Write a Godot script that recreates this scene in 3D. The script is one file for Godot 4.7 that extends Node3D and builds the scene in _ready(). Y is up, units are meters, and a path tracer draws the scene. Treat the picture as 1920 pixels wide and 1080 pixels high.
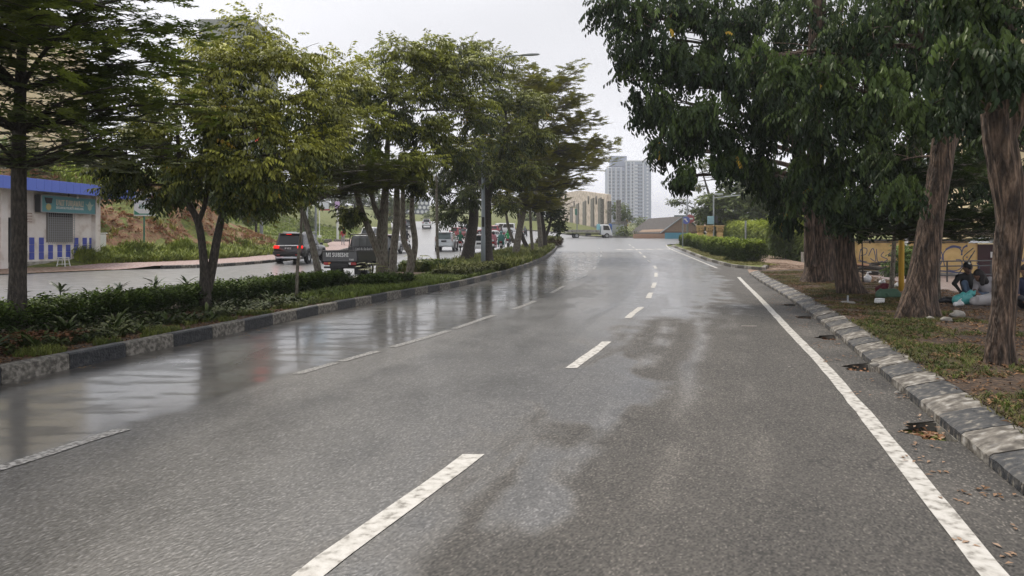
extends Node3D
# A wet city street between a planted median and a shady verge, under an overcast sky.
var rng := RandomNumberGenerator.new()
var M := {}
var taken := {}
var noise := FastNoiseLite.new()
var XLt := [-4.0, -8.1, 1.0, -7.2, 4.0, -6.6, 8.05, -5.77, 9.65, -5.47, 11.25, -5.12, 13.6, -4.67, 16.35, -4.15, 20.1, -3.3, 24.6, -2.02, 31.9, -0.48, 41.4, 1.24, 56.8, 3.18, 74.7, 4.74, 84.0, 5.1]
var MLt := [-4.0, -12.0, 8.0, -9.9, 11.0, -9.3, 15.0, -8.6, 20.0, -7.7, 25.0, -6.9, 31.0, -5.6, 41.4, -3.62, 48.1, -2.58, 64.7, 0.0, 78.0, 3.2, 84.0, 5.0]
var LEt := [6.0, -27.0, 12.0, -25.0, 20.0, -21.0, 26.2, -18.8, 31.2, -17.2, 35.0, -15.4, 42.0, -14.1, 51.0, -13.7, 69.0, -15.5, 90.0, -17.5, 130.0, -21.4, 148.0, -24.9, 165.0, -28.0]
var XRt := [-4.0, 0.8, 1.0, 2.2, 4.9, 3.36, 5.9, 3.65, 9.4, 4.69, 12.2, 5.53, 19.6, 7.61, 31.5, 10.58, 33.0, 10.95]
var RRt := [-4.0, 0.8, 1.0, 2.2, 4.9, 3.36, 5.9, 3.65, 9.4, 4.69, 12.2, 5.53, 19.6, 7.61, 31.5, 10.58, 37.2, 12.2, 41.0, 12.35, 52.0, 13.9, 62.0, 15.0]
var JRt := [62.0, 15.0, 71.5, 16.6, 83.7, 18.6, 85.0, 20.0, 88.0, 40.0, 111.0, 40.0, 113.0, 28.0, 118.0, 17.0, 127.0, 11.0, 138.0, 7.0, 150.0, -6.0, 164.0, -12.0]
var XDt := [-4.0, -6.5, 0.0, -5.3, 5.1, -3.65, 8.9, -2.55, 12.1, -1.4, 15.75, -0.35, 18.1, 0.34, 25.95, 1.94, 33.95, 3.67, 45.95, 5.56, 62.25, 7.76, 80.0, 9.4]
var XCt := [-4.0, -3.2, 0.0, -2.0, 3.5, -0.97, 5.4, -0.3, 9.15, 0.77, 11.45, 1.51, 15.4, 2.53, 17.65, 3.2, 24.6, 4.85, 32.7, 6.59, 38.65, 7.76, 47.35, 9.01, 55.85, 10.21, 68.65, 11.89, 84.0, 13.7]
var XSt := [-4.0, 0.2, 1.0, 1.6, 3.5, 2.35, 8.8, 3.91, 12.95, 5.03, 21.1, 7.24, 30.8, 9.77]

func tab(t: Array, d: float) -> float:      # monotone table, smooth between its knots
	var n := t.size() / 2
	if d <= t[0]:
		return t[1]
	if d >= t[2 * n - 2]:
		return t[2 * n - 1]
	var i := 0
	while t[2 * i + 2] < d:
		i += 1
	var x0: float = t[2 * i]
	var x1: float = t[2 * i + 2]
	var y0: float = t[2 * i + 1]
	var y1: float = t[2 * i + 3]
	var m := (y1 - y0) / (x1 - x0)
	var ma := m
	var mb := m
	if i > 0:
		ma = 0.5 * (m + (y0 - t[2 * i - 1]) / (x0 - t[2 * i - 2]))
	if i < n - 2:
		mb = 0.5 * (m + (t[2 * i + 5] - y1) / (t[2 * i + 4] - x1))
	if ma * m <= 0.0: ma = 0.0
	if mb * m <= 0.0: mb = 0.0
	var h := x1 - x0
	var s := (d - x0) / h
	return y0 * (1 + 2 * s) * (1 - s) * (1 - s) + ma * h * s * (1 - s) * (1 - s) + y1 * s * s * (3 - 2 * s) + mb * h * s * s * (s - 1)

func sm(a: float, b: float, x: float) -> float:
	return smoothstep(a, b, x)

func gh(x: float, d: float) -> float:       # height of the paved ground, d metres ahead
	var s := maxf(d - 22.0, 0.0)
	var g := 0.03 * s * s / (s + 30.0)
	var e := maxf(minf(d, 165.0) - 115.0, 0.0)
	g += (e * e * 0.0011 + maxf(d - 165.0, 0.0) * 0.02) * (1.0 - sm(8.0, 30.0, x))
	return g + 0.45 * sm(10.0, 22.0, -x) * (1.0 - sm(45.0, 75.0, d))

func on(p: Vector2, up := 0.0) -> Vector3:  # a point of the ground; p is (x, z)
	return Vector3(p.x, gh(p.x, -p.y) + up, p.y)

# ---------- naming ----------
func numbered(called: String) -> String:
	if not taken.has(called):
		taken[called] = 0
		return called
	taken[called] += 1
	return "%s_%03d" % [called, taken[called]]

func tag(o: Node3D, label: String, category := "", group := "", kind := "") -> Node3D:
	if label: o.set_meta("label", label)
	if category: o.set_meta("category", category)
	if group: o.set_meta("group", group)
	if kind: o.set_meta("kind", kind)
	return o

func obj(called: String, st, material: Material, parent: Node3D = self, world := false) -> MeshInstance3D:
	var o := MeshInstance3D.new()
	o.name = numbered(called) if parent == self else called
	if st is SurfaceTool:
		st.generate_normals()
		o.mesh = st.commit()
	else:
		o.mesh = st
	o.material_override = material
	parent.add_child(o, true)
	if world:
		o.position = -parent.position
	return o

func thing(called: String, label: String, category: String, at := Vector3.ZERO, turn := 0.0, group := "") -> Node3D:
	var o := Node3D.new()
	o.name = numbered(called)
	add_child(o)
	o.position = at
	o.rotation.y = turn
	tag(o, label, category, group)
	return o

func struct(called: String, st, material: Material) -> MeshInstance3D:
	var o := obj(called, st, material)
	o.set_meta("kind", "structure")
	return o

func dup(src: Node3D, at: Vector3, turn: float, label := "") -> Node3D:
	var o: Node3D = src.duplicate()
	var base_name := String(src.name).trim_suffix(String(src.name).right(4)) if String(src.name).right(4).begins_with("_") and String(src.name).right(3).is_valid_int() else String(src.name)
	o.name = numbered(base_name)
	add_child(o)
	o.position = at
	o.rotation.y = turn
	if label: o.set_meta("label", label)
	return o

func scatter(called: String, mesh: Mesh, material: Material, where: Array, colors: Array, parent: Node3D = self, stuff := false) -> MultiMeshInstance3D:
	var mm := MultiMesh.new()
	mm.transform_format = MultiMesh.TRANSFORM_3D
	mm.use_colors = true
	mm.mesh = mesh
	mm.instance_count = where.size()
	for i in where.size():
		mm.set_instance_transform(i, where[i])
		mm.set_instance_color(i, colors[i])
	var o := MultiMeshInstance3D.new()
	o.multimesh = mm
	o.material_override = material
	o.name = numbered(called) if parent == self else called
	parent.add_child(o, true)
	if parent != self:
		o.position = -parent.position
	if stuff:
		o.set_meta("kind", "stuff")
	return o

# ---------- shapes ----------
func mb(smooth := false) -> SurfaceTool:
	var st := SurfaceTool.new()
	st.begin(Mesh.PRIMITIVE_TRIANGLES)
	st.set_smooth_group(0 if smooth else -1)
	return st

func tri(st: SurfaceTool, a: Vector3, b: Vector3, c: Vector3) -> void:   # clockwise seen from its front
	st.add_vertex(a); st.add_vertex(b); st.add_vertex(c)

func quad(st: SurfaceTool, a: Vector3, b: Vector3, c: Vector3, d: Vector3) -> void:
	tri(st, a, b, c); tri(st, a, c, d)

func box(st: SurfaceTool, c: Vector3, s: Vector3, b := Basis.IDENTITY) -> void:
	var p := []
	for i in 8:
		p.append(c + b * (Vector3((i & 1) - 0.5, ((i >> 1) & 1) - 0.5, ((i >> 2) & 1) - 0.5) * s))
	for f in [[0, 1, 3, 2], [5, 4, 6, 7], [4, 0, 2, 6], [1, 5, 7, 3], [2, 3, 7, 6], [4, 5, 1, 0]]:
		quad(st, p[f[3]], p[f[2]], p[f[1]], p[f[0]])

func hexa(st: SurfaceTool, p: Array) -> void:  # eight corners ordered like box()'s bits
	for f in [[0, 1, 3, 2], [5, 4, 6, 7], [4, 0, 2, 6], [1, 5, 7, 3], [2, 3, 7, 6], [4, 5, 1, 0]]:
		quad(st, p[f[3]], p[f[2]], p[f[1]], p[f[0]])

func cbox(st: SurfaceTool, c: Vector3, s: Vector3, ch: float, b := Basis.IDENTITY) -> void:  # chamfered box
	var h := s * 0.5
	var pt := func(sx, sy, sz, ax):
		var v := Vector3(sx * (h.x - ch), sy * (h.y - ch), sz * (h.z - ch))
		if ax == 0: v.x = sx * h.x
		elif ax == 1: v.y = sy * h.y
		else: v.z = sz * h.z
		return c + b * v
	for s1 in [-1, 1]:
		var a0 := [pt.call(s1, -1, -1, 0), pt.call(s1, 1, -1, 0), pt.call(s1, 1, 1, 0), pt.call(s1, -1, 1, 0)]
		var a1 := [pt.call(-1, s1, -1, 1), pt.call(-1, s1, 1, 1), pt.call(1, s1, 1, 1), pt.call(1, s1, -1, 1)]
		var a2 := [pt.call(-1, -1, s1, 2), pt.call(1, -1, s1, 2), pt.call(1, 1, s1, 2), pt.call(-1, 1, s1, 2)]
		for q in [a0, a1, a2]:
			face(st, q, c)
		for s2 in [-1, 1]:
			face(st, [pt.call(s1, s2, -1, 0), pt.call(s1, s2, 1, 0), pt.call(s1, s2, 1, 1), pt.call(s1, s2, -1, 1)], c)
			face(st, [pt.call(s1, -1, s2, 0), pt.call(s1, 1, s2, 0), pt.call(s1, 1, s2, 2), pt.call(s1, -1, s2, 2)], c)
			face(st, [pt.call(-1, s1, s2, 1), pt.call(1, s1, s2, 1), pt.call(1, s1, s2, 2), pt.call(-1, s1, s2, 2)], c)
			for s3 in [-1, 1]:
				face(st, [pt.call(s1, s2, s3, 0), pt.call(s1, s2, s3, 1), pt.call(s1, s2, s3, 2)], c)

func face(st: SurfaceTool, q: Array, inside: Vector3) -> void:   # a convex polygon turned away from a point inside
	var n: Vector3 = (q[1] - q[0]).cross(q[2] - q[0])
	var flip := n.dot(q[0] - inside) > 0.0
	for i in range(1, q.size() - 1):
		if flip: tri(st, q[0], q[i + 1], q[i])
		else: tri(st, q[0], q[i], q[i + 1])

func tube(st: SurfaceTool, pts: Array, rad, sides := 6, cap := true) -> void:
	var n := pts.size()
	var up := Vector3.UP
	var rings := []
	for i in n:
		var t: Vector3 = (pts[mini(i + 1, n - 1)] - pts[maxi(i - 1, 0)]).normalized()
		if i == 0:
			up = Vector3.RIGHT if absf(t.y) > 0.8 else Vector3.UP
		var u := (up - t * up.dot(t)).normalized()
		var w := t.cross(u)
		up = u
		var r: float = rad[i] if rad is Array else rad
		var ring := []
		for k in sides:
			var a := TAU * k / sides
			ring.append(pts[i] + (u * cos(a) + w * sin(a)) * r)
		rings.append(ring)
	for i in n - 1:
		for k in sides:
			var k2 := (k + 1) % sides
			quad(st, rings[i][k], rings[i + 1][k], rings[i + 1][k2], rings[i][k2])
	if cap:
		for k in range(1, sides - 1):
			tri(st, rings[0][0], rings[0][k], rings[0][k + 1])
			tri(st, rings[n - 1][0], rings[n - 1][k + 1], rings[n - 1][k])

func bar(st: SurfaceTool, a: Vector3, b: Vector3, r: float, sides := 6) -> void:
	tube(st, [a, b], r, sides)

func lathe(st: SurfaceTool, prof: Array, at: Vector3, sides := 16, axis := Basis.IDENTITY) -> void:  # prof: Vector2(radius, height)
	for i in prof.size() - 1:
		for k in sides:
			var a := TAU * k / sides
			var b := TAU * (k + 1) / sides
			var p0: Vector2 = prof[i]
			var p1: Vector2 = prof[i + 1]
			quad(st, at + axis * Vector3(cos(a) * p0.x, p0.y, sin(a) * p0.x), at + axis * Vector3(cos(b) * p0.x, p0.y, sin(b) * p0.x), at + axis * Vector3(cos(b) * p1.x, p1.y, sin(b) * p1.x), at + axis * Vector3(cos(a) * p1.x, p1.y, sin(a) * p1.x))

func ellipsoid(st: SurfaceTool, c: Vector3, r: Vector3, sides := 12, rings := 8, b := Basis.IDENTITY) -> void:
	for i in rings:
		for k in sides:
			var q := []
			for e in [[i, k], [i, k + 1], [i + 1, k + 1], [i + 1, k]]:
				var th = PI * e[0] / rings
				var ph = TAU * e[1] / sides
				q.append(c + b * (Vector3(sin(th) * cos(ph), cos(th), sin(th) * sin(ph)) * r))
			quad(st, q[3], q[2], q[1], q[0])

func extrude(st: SurfaceTool, poly: PackedVector2Array, depth: float, tf := Transform3D.IDENTITY) -> void:  # polygon in xy, from z = 0 to depth
	var idx := Geometry2D.triangulate_polygon(poly)
	for i in range(0, idx.size(), 3):
		var q := []
		for j in 3:
			q.append(poly[idx[i + j]])
		if (q[1] - q[0]).cross(q[2] - q[0]) < 0.0:
			q.reverse()
		tri(st, tf * Vector3(q[0].x, q[0].y, 0), tf * Vector3(q[1].x, q[1].y, 0), tf * Vector3(q[2].x, q[2].y, 0))
		tri(st, tf * Vector3(q[0].x, q[0].y, depth), tf * Vector3(q[2].x, q[2].y, depth), tf * Vector3(q[1].x, q[1].y, depth))
	var ccw := not Geometry2D.is_polygon_clockwise(poly)
	for i in poly.size():
		var a := poly[i]
		var b := poly[(i + 1) % poly.size()]
		if not ccw:
			var s := a; a = b; b = s
		quad(st, tf * Vector3(a.x, a.y, 0), tf * Vector3(a.x, a.y, depth), tf * Vector3(b.x, b.y, depth), tf * Vector3(b.x, b.y, 0))

func letters(text: String, size: float, m: Material, parent: Node3D, tf: Transform3D, width := 0.0, font := "Droid Sans", bold := true, depth := 0.004) -> MeshInstance3D:
	var f := SystemFont.new()
	f.font_names = PackedStringArray([font])
	f.font_weight = 700 if bold else 400
	var t := TextMesh.new()
	t.text = text
	t.font = f
	t.font_size = 64
	t.pixel_size = size / 46.0
	t.depth = depth
	t.curve_step = 4.0
	var o := MeshInstance3D.new()
	o.name = "lettering"
	o.mesh = t
	o.material_override = m
	parent.add_child(o, true)
	var sx := 1.0
	if width > 0.0:
		sx = width / maxf(t.get_aabb().size.x, 0.01)
	o.transform = tf * Transform3D(Basis.from_scale(Vector3(sx, 1, 1)), Vector3.ZERO)
	return o

# ---------- materials ----------
func lin(r: float, g: float, b: float) -> Color:
	return Color(r, g, b).linear_to_srgb()

func mat(key: String, r: float, g: float, b: float, rough := 0.7, metal := 0.0) -> StandardMaterial3D:
	if M.has(key):
		return M[key]
	var m := StandardMaterial3D.new()
	m.resource_name = key
	m.albedo_color = lin(r, g, b)
	m.roughness = rough
	m.metallic = metal
	M[key] = m
	return m

func glassy(key: String, r: float, g: float, b: float, alpha: float) -> StandardMaterial3D:
	var m := mat(key, r, g, b, 0.05)
	m.albedo_color.a = alpha
	m.transparency = BaseMaterial3D.TRANSPARENCY_ALPHA
	return m

func ntex(seed_: int, freq: float, oct: int, cols: Array, size := 512, kind := FastNoiseLite.TYPE_SIMPLEX_SMOOTH, bump := 0.0) -> NoiseTexture2D:
	var n := FastNoiseLite.new()
	n.noise_type = kind
	n.seed = seed_
	n.frequency = freq
	n.fractal_octaves = oct
	var t := NoiseTexture2D.new()
	t.width = size
	t.height = size
	t.seamless = true
	t.noise = n
	if bump > 0.0:
		t.as_normal_map = true
		t.bump_strength = bump
	elif cols:
		var g := Gradient.new()
		g.offsets = PackedFloat32Array()
		g.colors = PackedColorArray()
		var offs := PackedFloat32Array()
		var cc := PackedColorArray()
		for c in cols:
			offs.append(c[0])
			cc.append(lin(c[1], c[2], c[3]))
		g.offsets = offs
		g.colors = cc
		t.color_ramp = g
	return t

# a surface with mottled colour (stops of [offset, r, g, b] linear), scale in repeats per metre, and fine relief
func rough_mat(key: String, cols: Array, per_m: float, rough := 0.85, freq := 0.02, bump := 3.0, seed_ := 1, oct := 5) -> StandardMaterial3D:
	var m := mat(key, 1, 1, 1, rough)
	m.albedo_texture = ntex(seed_, freq, oct, cols)
	m.uv1_triplanar = true
	m.uv1_world_triplanar = true
	m.uv1_scale = Vector3.ONE * per_m
	if bump > 0.0:
		m.normal_enabled = true
		m.normal_texture = ntex(seed_ + 50, freq * 2.5, 4, [], 512, FastNoiseLite.TYPE_SIMPLEX_SMOOTH, bump)
	return m

func leaf_mat(key: String, rough: float, back: Color, spec := 0.5) -> StandardMaterial3D:
	var m := mat(key, 1, 1, 1, rough)
	m.vertex_color_use_as_albedo = true
	m.metallic_specular = spec
	m.cull_mode = BaseMaterial3D.CULL_DISABLED
	m.backlight_enabled = true
	m.backlight = back
	return m

# ---------- leaves ----------
func leaf(st: SurfaceTool, at: Vector3, dir: Vector3, up: Vector3, l: float, w: float, fold := 0.25, droop := 0.25, fine := false) -> void:
	var side := dir.cross(up).normalized()
	var nrm := side.cross(dir).normalized()
	var tip := at + dir * l - nrm * (l * droop)
	if fine:
		var m1 := at + dir * l * 0.3 - nrm * (l * droop * 0.1)
		var m2 := at + dir * l * 0.68 - nrm * (l * droop * 0.45)
		var a1 := m1 + side * w * 0.46 + nrm * w * fold
		var b1 := m1 - side * w * 0.46 + nrm * w * fold
		var a2 := m2 + side * w * 0.42 + nrm * w * fold
		var b2 := m2 - side * w * 0.42 + nrm * w * fold
		tri(st, at, a1, m1); tri(st, at, m1, b1)
		quad(st, m1, a1, a2, m2); quad(st, m1, m2, b2, b1)
		tri(st, m2, a2, tip); tri(st, m2, tip, b2)
	else:
		var m := at + dir * l * 0.48 - nrm * (l * droop * 0.25)
		var a := m + side * w * 0.5 + nrm * w * fold
		var b := m - side * w * 0.5 + nrm * w * fold
		tri(st, at, a, m); tri(st, at, m, b); tri(st, m, a, tip); tri(st, m, tip, b)

func spray(kind: String, variant: int) -> ArrayMesh:
	rng.seed = 100 + variant * 7 + kind.hash() % 1000
	var st := mb()
	match kind:
		"rosette":      # small leaves in a flat whorl: a twig along +x with rosettes of spoon leaves
			for j in 4:
				var c := Vector3(-0.08 + j * 0.07, 0, (j % 2 - 0.5) * 0.09)
				for k in 7:
					var a := TAU * k / 7 + rng.randf() * 0.5
					leaf(st, c, Vector3(cos(a), 0.25 + rng.randf_range(-0.2, 0.25), sin(a)).normalized(), Vector3.UP, rng.randf_range(0.07, 0.115), 0.04, 0.12, 0.15)
		"drooping":     # a twig with alternate pointed leaves that hang
			for j in 12:
				var t := j / 11.0
				var c := Vector3(-0.16 + t * 0.34, -0.06 * t * t, rng.randf_range(-0.02, 0.02))
				var s := 1.0 if j % 2 == 0 else -1.0
				var d := Vector3(0.55 + rng.randf_range(-0.3, 0.4), -0.35 - rng.randf() * 0.5, s * rng.randf_range(0.4, 1.0)).normalized()
				leaf(st, c, d, Vector3(rng.randf_range(-0.5, 0.5), 1, rng.randf_range(-0.4, 0.4)).normalized(), rng.randf_range(0.085, 0.13), 0.044, 0.16, 0.3)
		"pinnate":      # a compound leaf: a rachis with paired leaflets that hang
			for j in 11:
				var t := j / 10.0
				var c := Vector3(-0.2 + t * 0.42, -0.14 * t * t, 0)
				var s := 1.0 if j % 2 == 0 else -1.0
				var d := Vector3(0.6 + rng.randf_range(-0.2, 0.3), -0.75 - rng.randf() * 0.45, s * rng.randf_range(0.35, 0.9)).normalized()
				leaf(st, c, d, Vector3(rng.randf_range(-0.3, 0.6), 1, s * 0.3).normalized(), rng.randf_range(0.11, 0.16), 0.055, 0.12, 0.25, true)
		"clipped":      # tight small leaves of a trimmed hedge
			for j in 16:
				var a := rng.randf() * TAU
				var c := Vector3(rng.randf_range(-0.07, 0.07), rng.randf_range(-0.07, 0.04), rng.randf_range(-0.07, 0.07))
				leaf(st, c, Vector3(cos(a), rng.randf_range(-0.1, 0.9), sin(a)).normalized(), Vector3.UP, rng.randf_range(0.045, 0.07), 0.034, 0.15, 0.2)
		"feather":      # fine, upright, bamboo-like slips
			for j in 14:
				var a := rng.randf() * TAU
				var c := Vector3(rng.randf_range(-0.1, 0.1), rng.randf_range(-0.14, 0.1), rng.randf_range(-0.1, 0.1))
				leaf(st, c, Vector3(cos(a), rng.randf_range(-0.3, 1.2), sin(a)).normalized(), Vector3.UP, rng.randf_range(0.12, 0.2), 0.026, 0.1, 0.4)
		"far":          # coarse leaf clusters for trees far away
			for j in 12:
				var d := Vector3(rng.randf_range(-1, 1), rng.randf_range(-0.6, 0.7), rng.randf_range(-1, 1)).normalized()
				leaf(st, d * rng.randf_range(0.02, 0.2), d, Vector3(rng.randf_range(-0.6, 0.6), 1, rng.randf_range(-0.6, 0.6)).normalized(), rng.randf_range(0.16, 0.28), 0.12, 0.1, 0.2)
		"tuft":         # a tuft of grass blades
			for j in 11:
				var a := rng.randf() * TAU
				var l := rng.randf_range(0.6, 1.0)
				var c := Vector3(rng.randf_range(-0.25, 0.25), 0, rng.randf_range(-0.25, 0.25))
				var o := Vector3(cos(a), 0, sin(a))
				var s := Vector3(-sin(a), 0, cos(a)) * 0.045
				var m := c + Vector3.UP * l * 0.6 + o * l * 0.16
				var t := c + Vector3.UP * l * rng.randf_range(0.75, 0.95) + o * l * rng.randf_range(0.35, 0.65)
				quad(st, c - s, m - s * 0.8, m + s * 0.8, c + s)
				tri(st, m - s * 0.8, t, m + s * 0.8)
		"short":        # cropped turf
			for j in 14:
				var a := rng.randf() * TAU
				var l := rng.randf_range(0.35, 1.0)
				var c := Vector3(rng.randf_range(-0.9, 0.9), 0, rng.randf_range(-0.9, 0.9))
				var o := Vector3(cos(a), 0, sin(a))
				var s := Vector3(-sin(a), 0, cos(a)) * 0.07
				tri(st, c - s, c + Vector3.UP * l * 0.8 + o * l * rng.randf_range(0.4, 1.1), c + s)
		"litter":       # curled dead leaves
			for j in 5:
				var a := rng.randf() * TAU
				leaf(st, Vector3(rng.randf_range(-0.2, 0.2), rng.randf_range(0.0, 0.02), rng.randf_range(-0.2, 0.2)), Vector3(cos(a), rng.randf_range(0.0, 0.3), sin(a)).normalized(), Vector3.UP, rng.randf_range(0.05, 0.1), 0.035, 0.25, 0.3)
		"strap":        # long strap leaves of an understorey plant
			for j in 13:
				var a := rng.randf() * TAU
				leaf(st, Vector3(cos(a), 0, sin(a)) * 0.02 + Vector3.UP * rng.randf_range(0, 0.12), Vector3(cos(a), rng.randf_range(0.4, 1.6), sin(a)).normalized(), Vector3.UP, rng.randf_range(0.2, 0.36), 0.055, 0.12, 0.35, true)
	st.generate_normals()
	return st.commit()

var sprays := {}
func spray_of(kind: String, v := 0) -> ArrayMesh:
	var k := kind + str(v)
	if not sprays.has(k):
		sprays[k] = spray(kind, v)
	return sprays[k]

func aim(dir: Vector3) -> Basis:     # x along dir, y near up
	var x := dir.normalized()
	var z := x.cross(Vector3.UP)
	if z.length() < 0.05: z = Vector3.BACK
	z = z.normalized()
	return Basis(x, z.cross(x), z)

func bez(a: Vector3, b: Vector3, c: Vector3, n: int) -> Array:
	var o := []
	for i in n + 1:
		var t := float(i) / n
		o.append(a.lerp(b, t).lerp(b.lerp(c, t), t))
	return o

func smooth_path(p: Array, per := 4) -> Array:
	var o := []
	for i in p.size() - 1:
		var p0: Vector3 = p[maxi(i - 1, 0)]
		var p3: Vector3 = p[mini(i + 2, p.size() - 1)]
		for k in per:
			o.append((p[i] as Vector3).cubic_interpolate(p[i + 1], p0, p3, float(k) / per))
	o.append(p[-1])
	return o

# a barked stem: ridged relief along a path of points with radii
func bark(st: SurfaceTool, p: Array, r: Array, sides: int, amp: float, flare := 0.0, seed_ := 0, per := 6) -> void:
	var pts := smooth_path(p, per)
	var n := pts.size()
	var up := Vector3.RIGHT
	var rings := []
	var run := 0.0
	for i in n:
		var t: Vector3 = (pts[mini(i + 1, n - 1)] - pts[maxi(i - 1, 0)]).normalized()
		var u := (up - t * up.dot(t)).normalized()
		var w := t.cross(u)
		up = u
		if i > 0: run += pts[i].distance_to(pts[i - 1])
		var f := float(i) / per
		var j := mini(int(f), r.size() - 2)
		var rr: float = lerpf(r[j], r[j + 1], f - j)
		var ring := []
		for k in sides:
			var a := TAU * k / sides
			var dirn := u * cos(a) + w * sin(a)
			var q := dirn * rr
			var ridge := 1.0 - absf(noise.get_noise_3d(q.x * 260.0 + seed_ * 31.0, run * 30.0, q.z * 260.0)) * 2.0
			var lump := noise.get_noise_3d(q.x * 60.0 + seed_ * 7.0, run * 26.0, q.z * 60.0)
			var e := amp * (ridge * 0.6 + lump * 0.9)
			var fl := flare * exp(-run * 3.2) * (0.55 + 0.45 * cos(a * 5.0 + seed_) + 0.3 * lump)
			ring.append(pts[i] + dirn * (rr + e + fl))
		rings.append(ring)
	for i in n - 1:
		for k in sides:
			var k2 := (k + 1) % sides
			quad(st, rings[i][k], rings[i + 1][k], rings[i + 1][k2], rings[i][k2])

# o: at (Vector3), stems [[points], [radii]], clumps [centre, radii, sprays], kind, leaf (material), bark (material), low and high (colours), gap
func tree(called: String, label: String, o: Dictionary, group := "") -> Node3D:
	var t := thing(called, label, "tree", o.at, 0.0, group)
	var sd: int = o.get("seed", 1)
	rng.seed = 5000 + sd
	var st := mb(true)
	for s in o.stems:
		bark(st, s[0], s[1], o.get("sides", 14), o.get("ridge", 0.012), o.get("flare", 0.05) if s == o.stems[0] else 0.0, sd, o.get("per", 5))
	obj("trunk", st, o.bark, t, true)
	var nodes := []          # places limbs may spring from
	for s in o.stems:
		var sp := smooth_path(s[0], 6)
		for i in range(sp.size() / 2, sp.size()):
			nodes.append(sp[i])
	var tw := mb(true)
	var where := [[], [], []]
	var cols := [[], [], []]
	var gap: float = o.get("gap", -0.1)
	var sc: float = o.get("scale", 1.0)
	for c in o.clumps:
		var want := int(c[2] * o.get("fill", 1.0))
		var ctr: Vector3 = c[0]
		var rad: Vector3 = c[1]
		var root: Vector3 = nodes[0]
		var best := 1e9
		for nd in nodes:
			var dd: float = nd.distance_to(ctr) + maxf(nd.y - ctr.y, 0.0) * 1.5
			if dd < best:
				best = dd; root = nd
		var mid := root.lerp(ctr, 0.5) + Vector3(rng.randf_range(-0.1, 0.1), 0.15 * best * (0.4 if o.kind != "rosette" else 0.1), rng.randf_range(-0.1, 0.1))
		var limb := bez(root, mid, ctr, 7)
		var lr = clampf(0.018 + best * 0.011, 0.02, 0.09) * o.get("limb", 1.0)
		var lst := mb(true)
		var rr := []
		for i in 8: rr.append(lerpf(lr, lr * 0.3, i / 7.0))
		tube(lst, limb, rr, 6)
		obj("branch", lst, o.bark, t, true)
		var ends := []
		for k in 9:
			var q := Vector3(rng.randfn(), rng.randfn(), rng.randfn()).normalized() * rad * rng.randf_range(0.55, 0.95)
			var a: Vector3 = limb[3 + k % 5]
			var e := ctr + q
			var bz := bez(a, a.lerp(e, 0.5) + Vector3.UP * 0.1, e, 4)
			tube(tw, bz, [lr * 0.32, lr * 0.26, lr * 0.2, lr * 0.14, 0.004], 4, false)
			ends.append(bz)
		var made := 0
		var tries := 0
		while made < want and tries < want * 5:
			tries += 1
			var u := Vector3(rng.randfn(), rng.randfn(), rng.randfn()).normalized()
			var q := u * rad * pow(rng.randf(), 0.42)
			var p := ctr + q
			if noise.get_noise_3d(p.x * 38.0 / sc + sd * 17.0, p.y * 44.0 / sc, p.z * 38.0 / sc) < gap:
				continue
			made += 1
			var dir: Vector3
			if o.kind == "rosette":
				dir = Vector3(u.x, rng.randf_range(-0.06, 0.2), u.z)
			elif o.kind == "pinnate":
				dir = Vector3(u.x * 0.8 + rng.randf_range(-0.5, 0.5), -0.45 + rng.randf_range(-0.5, 0.45), u.z * 0.8 + rng.randf_range(-0.5, 0.5))
			else:
				dir = Vector3(u.x + rng.randf_range(-0.5, 0.5), u.y * 0.5 + rng.randf_range(-0.5, 0.3), u.z + rng.randf_range(-0.5, 0.5))
			var vi := rng.randi() % 3
			where[vi].append(Transform3D(aim(dir).scaled_local(Vector3.ONE * rng.randf_range(0.62, 1.35) * sc), p))
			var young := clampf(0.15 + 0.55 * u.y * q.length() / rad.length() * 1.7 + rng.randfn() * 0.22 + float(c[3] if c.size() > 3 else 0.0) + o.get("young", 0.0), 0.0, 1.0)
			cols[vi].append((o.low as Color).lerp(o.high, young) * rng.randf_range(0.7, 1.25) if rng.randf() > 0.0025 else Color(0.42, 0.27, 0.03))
	obj("twigs", tw, o.bark, t, true).set_meta("kind", "stuff")
	for vi in 3:
		if where[vi]:
			scatter("crown", spray_of(o.kind, vi), o.leaf, where[vi], cols[vi], t, true)
	return t

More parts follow.
